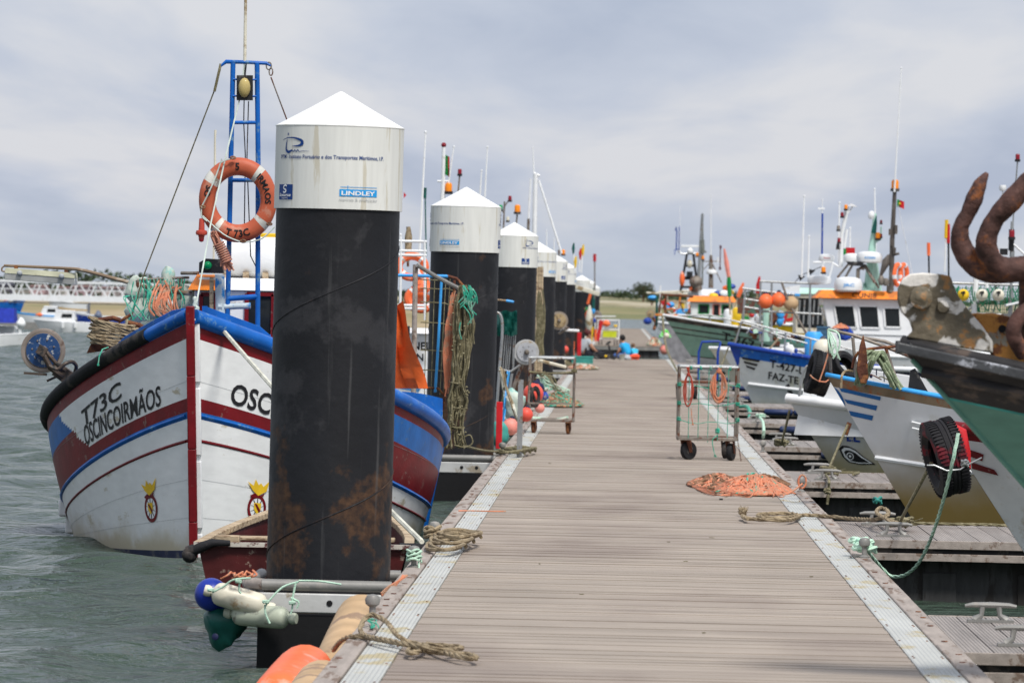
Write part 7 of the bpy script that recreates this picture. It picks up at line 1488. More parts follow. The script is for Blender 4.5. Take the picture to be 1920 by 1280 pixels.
for k in range(18): mb.tube([qd(1385+k*3.5, 558+(k % 3), -1), qd(1385+k*3.5, 588, -1)], .03, 4)
part(BD, 'stacked_pots', mb, pm('rusty_pots', (.18, .08, .06), .8, dirt=(.1, .2, .15), da=.5, ds=8), kind='stuff')
# marker poles between boats
for (x0, y0, x1, y1, m_, lb) in ((1377, 575, 1394, 530, plaso, 'orange flagged net marker leaning right beside the yellow floats'), (1372, 555, 1358, 466, plaspk, 'pink and green marker pole leaning left above the distant boats'), (1418, 570, 1424, 518, brred, 'white tipped red marker pole left of the rail frame'), (1369, 590, 1366, 505, green, 'green marker pole beside the pink one')):
    mb = MB(); a = P(x0, y0, 150); b = P(x1, y1, 150); mb.tube([a, a.lerp(b, .45)], .03, 6); mb.tube([a.lerp(b, .4), a.lerp(b, .7), b], [.06, .08, .03], 6, 1); solo('net_marker', mb, [wood, m_], lb, 'marker pole', 'net marker poles above the right boats')
for (x0, y0, x1, y1, fr_, m_, lb) in ((1742, 515, 1741, 455, .6, plaso, 'red topped dark marker pole above the grey anchor fitting'), (1779, 540, 1778, 420, .7, brred, 'tall red topped marker stick right of the yellow one'), (1771, 510, 1775, 412, .65, yellow, 'pale marker pole with yellow black top behind the anchor fitting'), (1867, 560, 1869, 468, .85, plaso, 'short red topped marker seen through the anchor hook')):
    mb = MB(); a = P(x0, y0, 100); b = P(x1, y1, 100); mb.tube([a, a.lerp(b, fr_)], .02, 6); mb.tube([a.lerp(b, fr_), b], .038, 6, 1); solo('net_marker', mb, [cleanwhite if m_ is yellow else black, m_], lb, 'marker pole', 'net marker poles above the right boats')
# farther right boat with green netting and cream floats
YE = 80; qe = lambda x, y, d=0: P(x, y, YE+d)
BE, HE, ME_ = right_boat('white boat with green netted rail and cream floats behind the anchor', 1640, 690, YE, 10, 1.8, 1.15, 2.0, .8, [0, .1, .5, .9, 1], lambda j, t, s: {-1: 0, 0: 1, 1: 0, 2: 0, 3: 1}[j], [white, navy], cleanwhite)
frame_tubes(BE, 'rail_frame', [[qe(1780, 530), qe(1960, 536)], [qe(1790, 588), qe(1960, 592)], [qe(1900, 470), qe(1890, 620)], [qe(1790, 600), qe(1860, 545)]], .022, steel)
mb = MB(); mb.tube([qe(1824, 620), qe(1831, 512)], .045, 8); mb.tube([qe(1850, 540), qe(1850, 518)], .03, 6); part(BE, 'white_post', mb, cleanwhite)
mb = MB()
for k in range(30): mb.tube([qe(1785+k*5, 538), qe(1785+k*5+rnd.uniform(-2, 2), 588)], .004, 3)
for k in range(9): mb.tube([qe(1785, 540+k*5.5), qe(1940, 543+k*5.5)], .004, 3)
for k in range(26): x = rnd.uniform(1785, 1935); mb.tube(spline([qe(x, 536), qe(x+rnd.uniform(-15, 15), 555, -.05), qe(x+rnd.uniform(-20, 20), 584)], 3), .009, 4)
part(BE, 'netting', mb, pm('green_netting', (.01, .16, .08), .8, var=.3), kind='stuff')
for k, (x, m, lb) in enumerate(((1806, yellow, 'yellow black taped float, left of the row on the green netting'), (1841, cream, 'cream taped float, middle of the row on the green netting'), (1872, cream, 'cream taped float, right of the row on the green netting'))):
    f_ = thing('net_float', lb, 'float', qe(x, 563, -.2), group='floats tied along the green netting'); mb = MB(); mb.ball(qe(x, 553, -.2), .095, q=(1, 1, 1.0)); part(f_, 'body', mb, m); mb = MB(); mb.box(qe(x, 548, -.29), (.07, .02, .02)); mb.box(qe(x, 550, -.295), (.02, .02, .08)); mb.box(qe(x+3, 548, -.288), (.012, .02, .05)); part(f_, 'tape', mb, ink)
mb = MB(); mb.tube([qe(1895, 590), qe(1897, 460), qe(1898, 415)], [.03, .03, .025], 8); mb.tube([qe(1897, 455), qe(1925, 480)], .02, 6, 1); mb.tube([qe(1896, 470), qe(1897, 430)], .045, 8, 2); mb.tube([qe(1906, 365), qe(1900, 400)], .012, 5); part(BE, 'mast', mb, [steel, cleanwhite, black])
mb = MB(); mb.box(qe(1882, 472), (.12, .08, .1)); part(BE, 'work_lamp', mb, black); mb = MB(); mb.tube([qe(1896, 460), qe(1902, 380), qe(1908, 300)], .014, 6); part(BE, 'lamp_post', mb, steel); beacon(BE, qe(1908, 301), lamp_r, .07); mb = MB(); mb.lathe([(.04, 0), (.06, .04), (.05, .09)], qe(1880, 358), n=12); mb.tube([qe(1880, 358), qe(1882, 420)], .012, 5); part(BE, 'gps_dome', mb, cleanwhite); beacon(BE, qe(1897, 447, -.1), lamp_r, .09)
mb = MB(); mb.beam(qe(1885, 572), qe(1960, 555), .4, .03); part(BE, 'white_board', mb, cleanwhite)
mb = MB(); mb.ball(qe(1768, 530), .07, n=10, q=(1.3, 1, .8)); solo('float', mb, plaso, 'small orange float on the skyline above the grey anchor fitting', 'float')
# hidden hulls left of the third finger: a low white boat beyond the painted eye boat
# ------------------------------------------------------------------ ropes and carts on the right
dockrope('mooring_rope', [(1402, 972), (1392, 966), (1400, 971), (1440, 974), (1480, 974), (1500, 966), (1470, 962), (1424, 964), (1430, 969), (1470, 970), (1510, 965), (1560, 968), (1600, 972), (1640, 973, .03), (1665, 965, .07), (1662, 955, .09), (1650, 952, .1), (1645, 962, .09), (1675, 978, .05), (1700, 985, -.01)], .016, tanrope, 'long tan rope with frayed knot crossing the right edge to the second finger cleat', tw=True)
mb = MB(); g = G(1392, 968)
for k in range(40): mb.tube([V((g.x+.02, g.y, DECK+.03)), V((g.x+rnd.uniform(-.04, .05), g.y+rnd.uniform(-.15, .15), DECK+.03+rnd.uniform(0, .06)))], .002, 3)
coil(mb, V((g.x, g.y, DECK+.02)), .02, .04, 3, .014); solo('rope_end', mb, tanrope, 'frayed whipped end of the long tan rope on the boards', 'rope')
mb = MB(); rope(mb, spline([G(1700, 980, DECK+.02), G(1780, 982, DECK+.02), G(1850, 983, DECK+.02), G(1905, 986, DECK+.01)], 6), .013, 0, True); solo('mooring_rope', mb, oldrope, 'thin tan rope lying along the back of the second finger pontoon', 'rope')
mb = MB(); g = G(1640, 958)
for k in range(5): coil(mb, V((g.x+.02, g.y, DECK+.06)), .03, .05, 2, .011, dz=.02)
solo('rope_wrap', mb, teal, 'teal rope wrapped round the far cleat of the second finger', 'rope')
mb = MB(); a = P(1797, 812, 33.15); b = P(1690, 1079, 35); c = V((XR2-.04, G(1625, 1046).y, DECK+.08)); pts = spline([a, P(1785, 870, 33.15), P(1768, 940, 33.5), P(1745, 1010, 34.1), P(1722, 1055, 34.5), P(1697, 1077, 34.8), P(1672, 1080, 35), P(1657, 1068, 35), P(1645, 1055, 34.9), c], 5); rope(mb, pts, .012, 0, True); 
for k in range(5): coil(mb, c+V((rnd.uniform(-.04, .04), rnd.uniform(-.25, .1), -.03+.012*k)), .055, .09, 2, .013, dz=.012)
solo('mooring_line', mb, palegreenrope, 'pale green line sagging from the red striped bow to the right dock edge', 'rope')
def cl_line(px, py, Y, cx, cy, r, m, label, sagd=.0, knots=True):
    mb = MB(); g = G(cx, cy, DECK+.06); rope(mb, sag(P(px, py, Y), g, sagd, 10), r, 0, True)
    if knots:
        for k in range(4): coil(mb, g+V((rnd.uniform(-.03, .03), rnd.uniform(-.1, .1), -.04+.015*k)), .06, .08, 2, r*.9, dz=.012)
        for k in range(6): mb.tube([g+V((.02, -.1, -.02)), g+V((rnd.uniform(-.05, .18), -.2, rnd.uniform(-.03, .05)))], .004, 4)
    return solo('mooring_line', mb, m, label, 'rope')
cl_line(1746, 868, 33.6, 1687, 978, .012, oldrope, 'dark line from the large tyre to the knotted cleat on the second finger')
cl_line(1590, 795, 56.3, 1553, 882, .014, oldrope, 'grey line from the painted eye bow to the third finger cleat')
cl_line(1480, 770, 57, 1465, 830, .014, oldrope, 'slack grey line from the painted eye boat to the fourth finger cleat', .02)
mb = MB(); mb.tube(spline([G(1548, 890, DECK+.03), P(1554, 898, 49.6), P(1554, 915, 49.5), P(1551, 945, 49.5)], 4), .014, 6); coil(mb, P(1551, 925, 49.5), .025, .02, 3, .012); mb.tube([G(1570, 885, DECK+.02), G(1610, 886, DECK+.02), G(1600, 889, DECK+.02)], .016, 6); solo('rope_tail', mb, oldrope, 'rope tail hanging over the edge of the third finger', 'rope')
mb = MB(); mb.tube(spline([G(1385, 762, DECK+.06), G(1400, 762, DECK+.08), P(1406, 772, 78), P(1405, 785, 77)], 4), .03, 6); solo('rope_tail', mb, greenrope, 'thick turquoise rope over the edge of the farther finger by the cart', 'rope')
mb = MB(); mb.tube(spline([G(1424, 782, DECK+.06), P(1430, 790, 68), P(1432, 805, 65), P(1431, 820, 65)], 4), .02, 6); coil(mb, G(1426, 782, DECK+.08), .06, .1, 3, .015); solo('rope_tail', mb, palegreenrope, 'light green rope tail hanging from the fourth finger cleat', 'rope')
# orange rope heap
mb = MB(); g = G(1405, 925); g2 = G(1350, 918)
heap(mb, (g.x+.05, g.y+.5, DECK+.0), .36, 1.3, .16, 80, .0105, (0,)*14+(2,)); heap(mb, (g2.x+.0, g2.y+1.0, DECK), .30, 1.2, .11, 38, .0105, (1, 1, 0)); heap(mb, (g.x+.2, g.y+2.2, DECK), .25, .8, .1, 16, .010, (1,)); heap(mb, (g.x+.05, g.y, DECK), .38, 1.2, .08, 4, .006, (2, 0))
for k in range(4): mb.tube(spline([G(1400, 910+k*6), G(1340, 915+k*4, DECK+.015), G(1299+k*3, 912+k*1.5, DECK+.012)], 4), .009, 5, 0)
solo('rope_heap', mb, [orangerope, brownrope, greenrope], 'tangled heap of orange and brown rope on the boards in front of the net cart', 'rope')
mb = MB(); s_ = G(1493, 925); c = V((XR2-.05, s_.y-.3, DECK+.1)); mb.tube([c+V((math.sin(a)*.035, .0, math.cos(a)*.06+.02)) for a in [k*.5 for k in range(14)]], .009, 5); mb.tube(spline([c, c+V((-.15, -.6, -.07)), G(1440, 925, DECK+.03)], 5), .009, 5); solo('rope_loop', mb, orangerope, 'orange rope loop over the right edge stud beside the heap', 'rope')
mb = MB(); g = G(1352, 937); mb.box(g+V((0, 0, .008)), (.03, .08, .012)); solo('debris', mb, black, 'small dark scrap on the boards left of the orange heap', 'debris')
dockrope('twine', [(860, 957), (885, 957), (920, 958), (948, 958)], .006, orangerope, 'short orange twine lying across the left metal strip', tw=False)
# net cart
def netcart():
    t, X0, X1, zb, zt = trolley('net_trolley', 'steel cart with green mesh and hanging rope coils, right side of the dock', 1271, 1381, 688, 862, 55.8, .95, zb_off=.23)
    Y = 55.8
    for xx in (X0, X1):
        for yy in (Y, Y+.95): mb = MB(); mb.tube([(xx, yy, zb), (xx, yy, zt)], .015, 8); part(t, 'post', mb, rsteel)
    mb = MB()
    for yy in (Y, Y+.95): mb.tube([(X0, yy, zt), (X1, yy, zt)], .016, 8)
    for xx in (X0, X1): mb.tube([(xx, Y, zt), (xx, Y+.95, zt)], .016, 8)
    part(t, 'top_rail', mb, steel)
    mb = MB(); n = 6
    def mp(i, j): return V((X0+(X1-X0)*i/n, Y-.01-.012*math.sin(i*2+j), zb+(zt-zb)*(j/4)+.015*math.sin(i*1.7+j*2)-.02*math.sin(math.pi*i/n)))
    for i in range(1, n): mb.tube([mp(i, j) for j in range(5)], .004, 4)
    for j in range(1, 4): mb.tube([mp(i, j) for i in range(n+1)], .004, 4)
    for j in range(1, 4):
        for xx in (X0, X1): coil(mb, V((xx, Y, mp(0, j).z-.02)), .02, .02, 4, .004, dz=.01)
    for i in range(1, n): coil(mb, V((mp(i, 4).x, Y, zt-.01)), .02, .02, 2, .005, dz=.01, tilt=Matrix.Rotation(1.57, 3, 'Y'))
    part(t, 'mesh', mb, greenrope)
    caster(t, (X0+.115, Y+.1, DECK+.10), .10, .06, .9); caster(t, (X1-.06, Y+.08, DECK+.095), .095, .055, .35); caster(t, (X0+.10, Y+.8, DECK+.095), .095, .055, .5); caster(t, (X1-.10, Y+.82, DECK+.095), .095, .055, .3)
    mb = MB(); z = zb-.02
    for k in range(22): c = V((X1+.01+.0022*k, Y-.02, z-.0115*k)); mb.tube([c+V((math.cos(a)*.006, 0, math.sin(a)*.009)) if k % 2 else c+V((0, math.cos(a)*.006, math.sin(a)*.009)) for a in [q_*.785 for q_ in range(8)]], .002, 4, closed=True)
    part(t, 'chain', mb, rust); return t, X0, X1, zb, zt
nc, X0, X1, zb, zt = netcart()
def hank(x, y0, y1, w_, n, r, m, Y, label):
    mb = MB(); a = P(x, y0, Y); b = P(x, y1, Y); hgt = a.z-b.z; ww_ = w_/FPX*Y
    for k in range(n):
        f = .6+.4*rnd.random(); dx = rnd.uniform(-.2, .2)*ww_; pts = []
        for i in range(17):
            q_ = 6.2832*i/16; pts.append(V((a.x+dx*(1-abs(math.cos(q_)))+math.sin(q_)*ww_*.5*f, Y+rnd.uniform(-.004, .004)+k*.002, b.z+hgt*.5+math.cos(q_)*hgt*.42*(f if math.cos(q_) < 0 else 1))))
        mb.tube(spline(pts, 2), r, 5)
    for k in range(4): mb.tube([V((a.x+rnd.uniform(-.02, .02), Y, b.z+hgt*.85)), V((a.x+rnd.uniform(-.03, .03), Y, zt))], r, 5)
    coil(mb, V((a.x, Y, b.z+hgt*.86)), ww_*.16, .02, 4, r, dz=r*1.6); return solo('rope_hank', mb, m, label, 'rope', 'rope hanks hanging on the net cart')
hank(1348, 690, 762, 27, 9, .0055, orangerope, 55.75, 'larger orange rope hank hanging at the right of the net cart')
hank(1291, 695, 770, 17, 5, .0045, pm('red_twine', (.38, .06, .035), .8), 55.75, 'thinner red twine hank hanging at the left of the net cart')
mb = MB(); mb.tube(spline([P(1296, 765, 55.7), P(1297, 780, 55.7), P(1299, 794, 55.7)], 3), .005, 5); mb.ball(P(1299, 795, 55.7), .012, n=6); solo('rope_tail', mb, orangerope, 'red twine end dangling below the left hank', 'rope')
mb = MB(); a = P(1347, 826, 55.7); mb.tube(spline([P(1346, 815, 55.75), P(1336, 824, 55.7), P(1337, 838, 55.7), P(1340, 852, 55.7)], 4), .005, 5)
for k in range(8): mb.tube([P(1340, 850, 55.7), P(1340+rnd.uniform(-4, 5), 857, 55.7)], .002, 3)
coil(mb, P(1345, 813, 55.75), .02, .02, 4, .006); solo('rope_tail', mb, greenrope, 'green frayed cord hanging under the net cart base', 'rope')
# blue hand cart
hc_ = thing('hand_cart', 'blue tube handled flat cart standing behind the net cart', 'hand cart', P(1312, 738, 92)); q_ = lambda x, y, d=0: P(x, y, 92+d)
mb = MB(); mb.tube([q_(1310, 712), q_(1310, 660), q_(1316, 641), q_(1347, 640), q_(1351, 641), q_(1346, 660), q_(1345, 712)], .022, 8); part(hc_, 'handle', mb, dblue)
mb = MB(); mb.box(q_(1308, 716, .3), (.72, .75, .04)); part(hc_, 'platform', mb, rust, bevel=.01)
for x, yy in ((1273, 0), (1304, -.1), (1340, .0)): caster(hc_, V((q_(x, 700).x, 92+yy, DECK+.12)), .12, .05, .2)
# ------------------------------------------------------------------ cart with crates on the farther dock
yc = thing('net_trolley', 'white railed cart loaded with a lime crate and orange cloth, on the farther dock', 'trolley', P(1138, 645, 209)); qy = lambda x, y, d=0: P(x, y, 209+d)
frame_tubes(yc, 'frame', [[qy(1120, 636), qy(1121, 600)], [qy(1160, 636), qy(1161, 600)], [qy(1116, 593, 1.2), qy(1155, 593, 1.2)], [qy(1120, 600), qy(1161, 600)], [qy(1120, 618), qy(1160, 618)], [qy(1118, 635), qy(1162, 635)], [qy(1116, 635, 1), qy(1116, 594, 1)]], .022, cleanwhite)
for x in (1123, 1128, 1152, 1157):
    mb = MB(); mb.lathe([(.06, -.02), (.06, .02)], V((qy(x, 643).x, 209, DECK+.06)), (1, .1, 0), n=12); mb.tube([V((qy(x, 643).x, 209, DECK+.06)), V((qy(x, 636).x, 209, DECK+.22))], .02, 6); part(yc, 'wheel', mb, rubber)
crate('lime_crate', 1130, 1156, 621, 632, 208.9, .5, limey, 'lime yellow crate on the cart on the farther dock')
mb = MB(); lumpy(mb, qy(1136, 606, -.1), .19, (1.1, .6, .65), 1.1); solo('orange_cloth', mb, plaso, 'orange cloth draped over the cart on the farther dock', 'cloth')
mb = MB(); mb.ball(qy(1154, 611), .08, q=(1, 1, .7)); solo('float', mb, yellow, 'small yellow float on the cart on the farther dock', 'float')
mb = MB(); mb.beam(qy(1120, 639, -.3), qy(1128, 600, -.3), .14, .06); solo('red_plank', mb, brred, 'red plank leaning against the cart on the farther dock', 'plank')
mb = MB(); mb.lathe([(.03, -.5), (.12, -.3), (.16, 0), (.1, .35), (.03, .6)], P(1105, 600, 205), n=14); solo('float', mb, cream, 'long cream float at the left edge by the seventh pile', 'float')
for x, y, m, lb in ((1112, 583, ltblue, 'blue float above the long cream float'), (1113, 601, dblue, 'dark blue float right of the long cream float'), (1101, 581, green, 'green float capped on the seventh pile side')): mb = MB(); mb.ball(P(x, y, 206), .1, n=8, q=(1, 1, 1.2)); solo('float', mb, m, lb, 'float')
for x0, y0, x1, y1, m, lb in ((1102, 570, 1109, 545, plaso, 'slanting orange marker pole at the top of the seventh pile side'), (1112, 585, 1114, 540, dkgreen, 'tall dark green marker pole right of the seventh pile'), (1116, 640, 1117, 617, plaso, 'short orange pole standing left of the red plank cart'), (1103, 640, 1102, 620, brred, 'short red pole at the foot of the seventh pile'), (1108, 640, 1111, 612, yellow, 'short yellow pole between the red and orange ones')): mb = MB(); mb.tube([P(x0, y0, 206), P(x1, y1, 206)], .06, 6); solo('marker_pole', mb, m, lb, 'marker pole', 'bright poles at the left edge of the farther dock')
# ------------------------------------------------------------------ people
def skinned(parent, name, joints, edges, mat, root=0, sub=2):
    M = MW[parent]; inv = M.inverted(); me = bpy.data.meshes.new(name); me.from_pydata([inv @ V(j[0]) for j in joints], edges, []); me.materials.append(mat)
    o = bpy.data.objects.new(name, me); COL.objects.link(o); o.parent = parent; MW[o] = M
    s = o.modifiers.new('skin', 'SKIN'); s.use_smooth_shade = True
    lay = me.skin_vertices[0] if me.skin_vertices else None
    if lay is None:
        bpy.context.view_layer.update()
        lay = me.attributes and me.skin_vertices[0]
    for i, j in enumerate(joints):
        r = j[1]; lay.data[i].radius = r if isinstance(r, tuple) else (r, r); lay.data[i].use_root = (i == root)
    if sub: ss = o.modifiers.new('subdivision', 'SUBSURF'); ss.levels = ss.render_levels = sub
    return o
def person(label, base, face, s, lean, hip_side, headc, hair, shirt, trousers, pose, fat=1.):
    """seated figure; face: unit direction the body faces; pose gives joints relative to the hips in (forward, right, up)"""
    base = V(base); f = V(face).normalized(); r = f.cross(V((0, 0, 1))).normalized(); t = thing('person', label, 'person', base)
    def w_(p): return base+(f*p[0]+r*p[1]+V((0, 0, p[2])))*s
    J = {k: w_(v) for k, v in pose.items()}
    names = ['hip', 'waist', 'chest', 'neck0', 'neck', 'chin', 'crown', 'shR', 'elR', 'wrR', 'haR', 'shL', 'elL', 'wrL', 'haL', 'thR', 'knR', 'anR', 'toR', 'thL', 'knL', 'anL', 'toL']
    rad = dict(hip=.13*fat, waist=.125*fat, chest=.14*fat, neck0=.075, neck=.052, chin=.075, crown=.088, shR=.058*fat, elR=.042*fat, wrR=.026, haR=.03, thR=.09*fat, knR=.062*fat, anR=.036, toR=.035)
    for k in list(rad):
        if k.endswith('R'): rad[k[:-1]+'L'] = rad[k]
    idx = {n: i for i, n in enumerate(names)}; joints = [(J[n], rad[n]*s) for n in names]
    E = [('hip', 'waist'), ('waist', 'chest'), ('chest', 'neck0'), ('neck0', 'neck'), ('neck', 'chin'), ('chin', 'crown')]
    for q in 'RL': E += [('chest', 'sh'+q), ('sh'+q, 'el'+q), ('el'+q, 'wr'+q), ('wr'+q, 'ha'+q), ('hip', 'th'+q), ('th'+q, 'kn'+q), ('kn'+q, 'an'+q), ('an'+q, 'to'+q)]
    ed = [(idx[a], idx[b]) for a, b in E]
    for q in 'RL':                       # five fingers, unequal and bent
        d = (J['ha'+q]-J['wr'+q]).normalized(); sd = d.orthogonal().normalized(); h0 = J['ha'+q]
        for k, l in enumerate((.055, .075, .08, .074, .058)):
            o = sd*((k-2)*.018*s); i0 = len(joints); joints.append((h0+o+d*l*.5*s, .009*s)); joints.append((h0+o+d*l*.8*s-V((0, 0, .02*s)), .007*s)); ed += [(idx['ha'+q], i0), (i0, i0+1)]
    skinned(t, 'body', joints, ed, skin_m)
    # clothes over the body
    c = 1.16
    jj = [(J['hip'], .135*fat*s*c), (J['waist'], .13*fat*s*c), (J['chest'], .145*fat*s*c), (J['neck0'], .08*s*c)]
    ee = [(0, 1), (1, 2), (2, 3)]
    for q in 'RL': i0 = len(jj); jj += [(J['sh'+q], .062*fat*s*c), (J['sh'+q].lerp(J['el'+q], .6), .056*fat*s*c)]; ee += [(2, i0), (i0, i0+1)]
    skinned(t, 'shirt', jj, ee, shirt)
    jj = [(J['hip']-V((0, 0, .02*s)), .135*fat*s*1.1)]; ee = []
    for q in 'RL': i0 = len(jj); jj += [(J['th'+q], .092*fat*s*1.12), (J['kn'+q], .066*fat*s*1.15), (J['kn'+q].lerp(J['an'+q], .8), .045*s*1.2)]; ee += [(0, i0), (i0, i0+1), (i0+1, i0+2)]
    skinned(t, 'trousers', jj, ee, trousers)
    # head with face: skull, nose, ears, eyes, mouth
    hd = (J['chin']+J['crown'])/2; fd = V(headc).normalized(); rt = fd.cross(V((0, 0, 1))).normalized()
    mb = MB(); mb.ball(hd+V((0, 0, .01*s)), .098*s, 0, q=(.88, .98, 1.12)); mb.ball(hd+fd*.098*s-V((0, 0, .012*s)), .018*s, 0, n=8); mb.ball(hd+fd*.06*s-V((0, 0, .085*s)), .045*s, 0, n=10)
    for q in (-1, 1): mb.ball(hd+rt*q*.09*s-V((0, 0, .01*s)), .025*s, 0, n=8, q=(.6, 1, 1.3)); mb.ball(hd+fd*.085*s+rt*q*.034*s+V((0, 0, .015*s)), .012*s, 1, n=8)
    mb.box(hd+fd*.092*s-V((0, 0, .055*s)), (.03*s, .03*s, .008*s), 2); part(t, 'head', mb, [skin_m, ink, pm('lips', (.35, .1, .08), .5)])
    mb = MB(); mb.ball(hd-fd*.018*s+V((0, 0, .035*s)), .112*s, 0, q=(.92, .98, 1.02), n=18)
    mb.v = [p for p in mb.v]
    if hair is hairr:
        mb.ball(hd-fd*.11*s+V((0, 0, .05*s)), .05*s, 0, n=10)
    part(t, 'hair', mb, hair)
    mb = MB()
    for q in 'RL': d = (J['to'+q]-J['an'+q]); mb.ball(J['an'+q]+d*.55-V((0, 0, .01*s)), .06*s, 0, n=10, q=(1.4, 1.4, .7))
    part(t, 'shoes', mb, blackc); return t
YP = 157
woman = dict(hip=(0, 0, .15), waist=(.02, 0, .30), chest=(.07, 0, .48), neck0=(.12, 0, .60), neck=(.14, 0, .65), chin=(.17, 0, .69), crown=(.16, 0, .82), shR=(.10, .20, .54), elR=(.22, .26, .33), wrR=(.40, .20, .22), haR=(.47, .18, .20), shL=(.10, -.20, .54), elL=(.22, -.25, .33), wrL=(.40, -.18, .22), haL=(.47, -.16, .20), thR=(.10, .12, .14), knR=(.50, .14, .22), anR=(.66, .12, .07), toR=(.80, .12, .04), thL=(.10, -.12, .14), knL=(.46, -.14, .28), anL=(.62, -.12, .07), toL=(.76, -.12, .04))
b = G(1092, 668); person('red haired woman in a grey t-shirt and black trousers sitting on the dock end', (P(1094, 668, YP).x, YP-1.6, DECK), (.93, .35, 0), .98, 0, 0, (.9, .2, -.25), hairr, greyc, blackc, woman, fat=1.35)
boy = dict(hip=(0, 0, .12), waist=(.03, 0, .25), chest=(.10, 0, .42), neck0=(.16, 0, .52), neck=(.19, 0, .57), chin=(.23, 0, .60), crown=(.24, 0, .74), shR=(.13, .17, .47), elR=(.20, .22, .26), wrR=(.34, .16, .16), haR=(.40, .14, .15), shL=(.13, -.17, .47), elL=(.20, -.22, .26), wrL=(.34, -.14, .16), haL=(.40, -.12, .15), thR=(.08, .10, .10), knR=(.42, .16, .16), anR=(.30, .02, .05), toR=(.22, -.05, .04), thL=(.08, -.10, .10), knL=(.42, -.16, .16), anL=(.34, -.0, .05), toL=(.26, .08, .04))
person('dark haired boy in a bright blue t-shirt sitting with his back turned', (P(1176, 668, YP).x, YP-1.0, DECK), (-.8, .6, 0), .92, 0, 0, (-.75, .5, -.3), hairb, cyan, pm('jeans', (.08, .16, .42), .85), boy)
person('small fair haired child in a light blue top behind the boy, red shorts', (P(1190, 668, YP).x, YP-.9, DECK), (-.35, .93, 0), .62, 0, 0, (.6, .7, -.1), hairl, pm('aqua_cloth', (.05, .45, .65), .85), pm('red_cloth', (.75, .10, .04), .85), boy)
mb = MB(); lumpy(mb, P(1190, 668, YP-1.9), .14, (1.2, 1, .55), .9); solo('red_cloth', mb, pm('red_cloth', (.75, .10, .04), .85), 'red orange cloth spread on the boards beside the child', 'cloth')
mb = MB(); g = P(1166, 674, YP-3); mb.lathe([(.07, 0), (.095, .17), (.1, .175), (.1, .18), (.09, .17), (.07, .02), (.001, .02)], V((g.x, YP-3, DECK)), n=18); solo('bucket', mb, pm('grey_bucket', (.4, .4, .34), .6), 'grey white bucket on the boards in front of the boy', 'bucket')
mb = MB(); lumpy(mb, V((P(1176, 672, YP-2).x, YP-2, DECK+.07)), .13, (1.2, 1, .6), 1.9); solo('bag', mb, greyc, 'crumpled pale bag beside the grey bucket', 'bag')
sc = thing('small_bicycle', 'small black bicycle with a yellow patch lying between woman and boy', 'bicycle', (P(1138, 675, YP-2).x, YP-2.4, DECK)); qp = lambda x, y: P(x, y, YP-2.4)
mb = MB()
for s_ in (((1112, 668), (1125, 662), (1145, 658), (1148, 656)), ((1140, 640), (1143, 655), (1147, 672)), ((1136, 646), (1145, 640)), ((1125, 662), (1128, 676)), ((1147, 662), (1153, 677)), ((1113, 665), (1130, 670), (1150, 666))): mb.tube([qp(*p) for p in s_], .03, 8)
part(sc, 'frame', mb, black)
for x in (1120, 1149): mb = MB(); c = qp(x, 666); mb.tube([c+V((math.sin(a)*.13, math.cos(a)*.05, math.cos(a)*.10)) for a in [k*.449 for k in range(14)]], .022, 6, closed=True); part(sc, 'wheel', mb, rubber)
mb = MB(); mb.box(qp(1136, 667)-V((0, .05, 0)), (.07, .03, .06)); part(sc, 'yellow_patch', mb, yellow); mb = MB(); mb.box(qp(1133, 667), (.35, .1, .12)); part(sc, 'black_bag', mb, black, bevel=.02)
# ------------------------------------------------------------------ left background: gangway, small boats, houses
YG = 300; qg = lambda x, y, d=0: P(x, y, YG+d)
gw = thing('gangway', 'long white truss gangway crossing behind the moored motor boats', 'gangway', qg(100, 560))
for k in range(2):
    dd = k*1.6; mb = MB(); 
    mb.beam(qg(-260, 519, dd), qg(430, 537, dd), .14, .14); mb.beam(qg(-260, 551, dd), qg(430, 566, dd), .18, .36); mb.beam(qg(-260, 534, dd), qg(430, 551, dd), .05, .05); part(gw, 'chord', mb, cleanwhite)
    mb = MB(); x = -260
    while x < 420:
        f = (x+260)/690; yt = 519+18*f; yb = 549+15*f; mb.beam(qg(x, yt, dd), qg(x+20, yb+.5, dd), .07, .07); mb.beam(qg(x+20, yb+.5, dd), qg(x+33, yt+1, dd), .07, .07); mb.beam(qg(x+10, yb, dd), qg(x+24, yt+.6, dd), .05, .05); mb.beam(qg(x+24, yt+.6, dd), qg(x+34, yb+.7, dd), .05, .05); x += 34
    part(gw, 'bracing', mb, cleanwhite)
mb = MB(); a = qg(-260, 560); b = qg(430, 575); mb.beam(a+V((0, .8, 0)), b+V((0, .8, 0)), 1.6, .06); part(gw, 'walkway', mb, alu)
for x in (-200, 430): mb = MB(); mb.tube([qg(x, 555, .8), V((qg(x, 555, .8).x, YG+.8, -1))], .25, 10); part(gw, 'support_post', mb, steel)
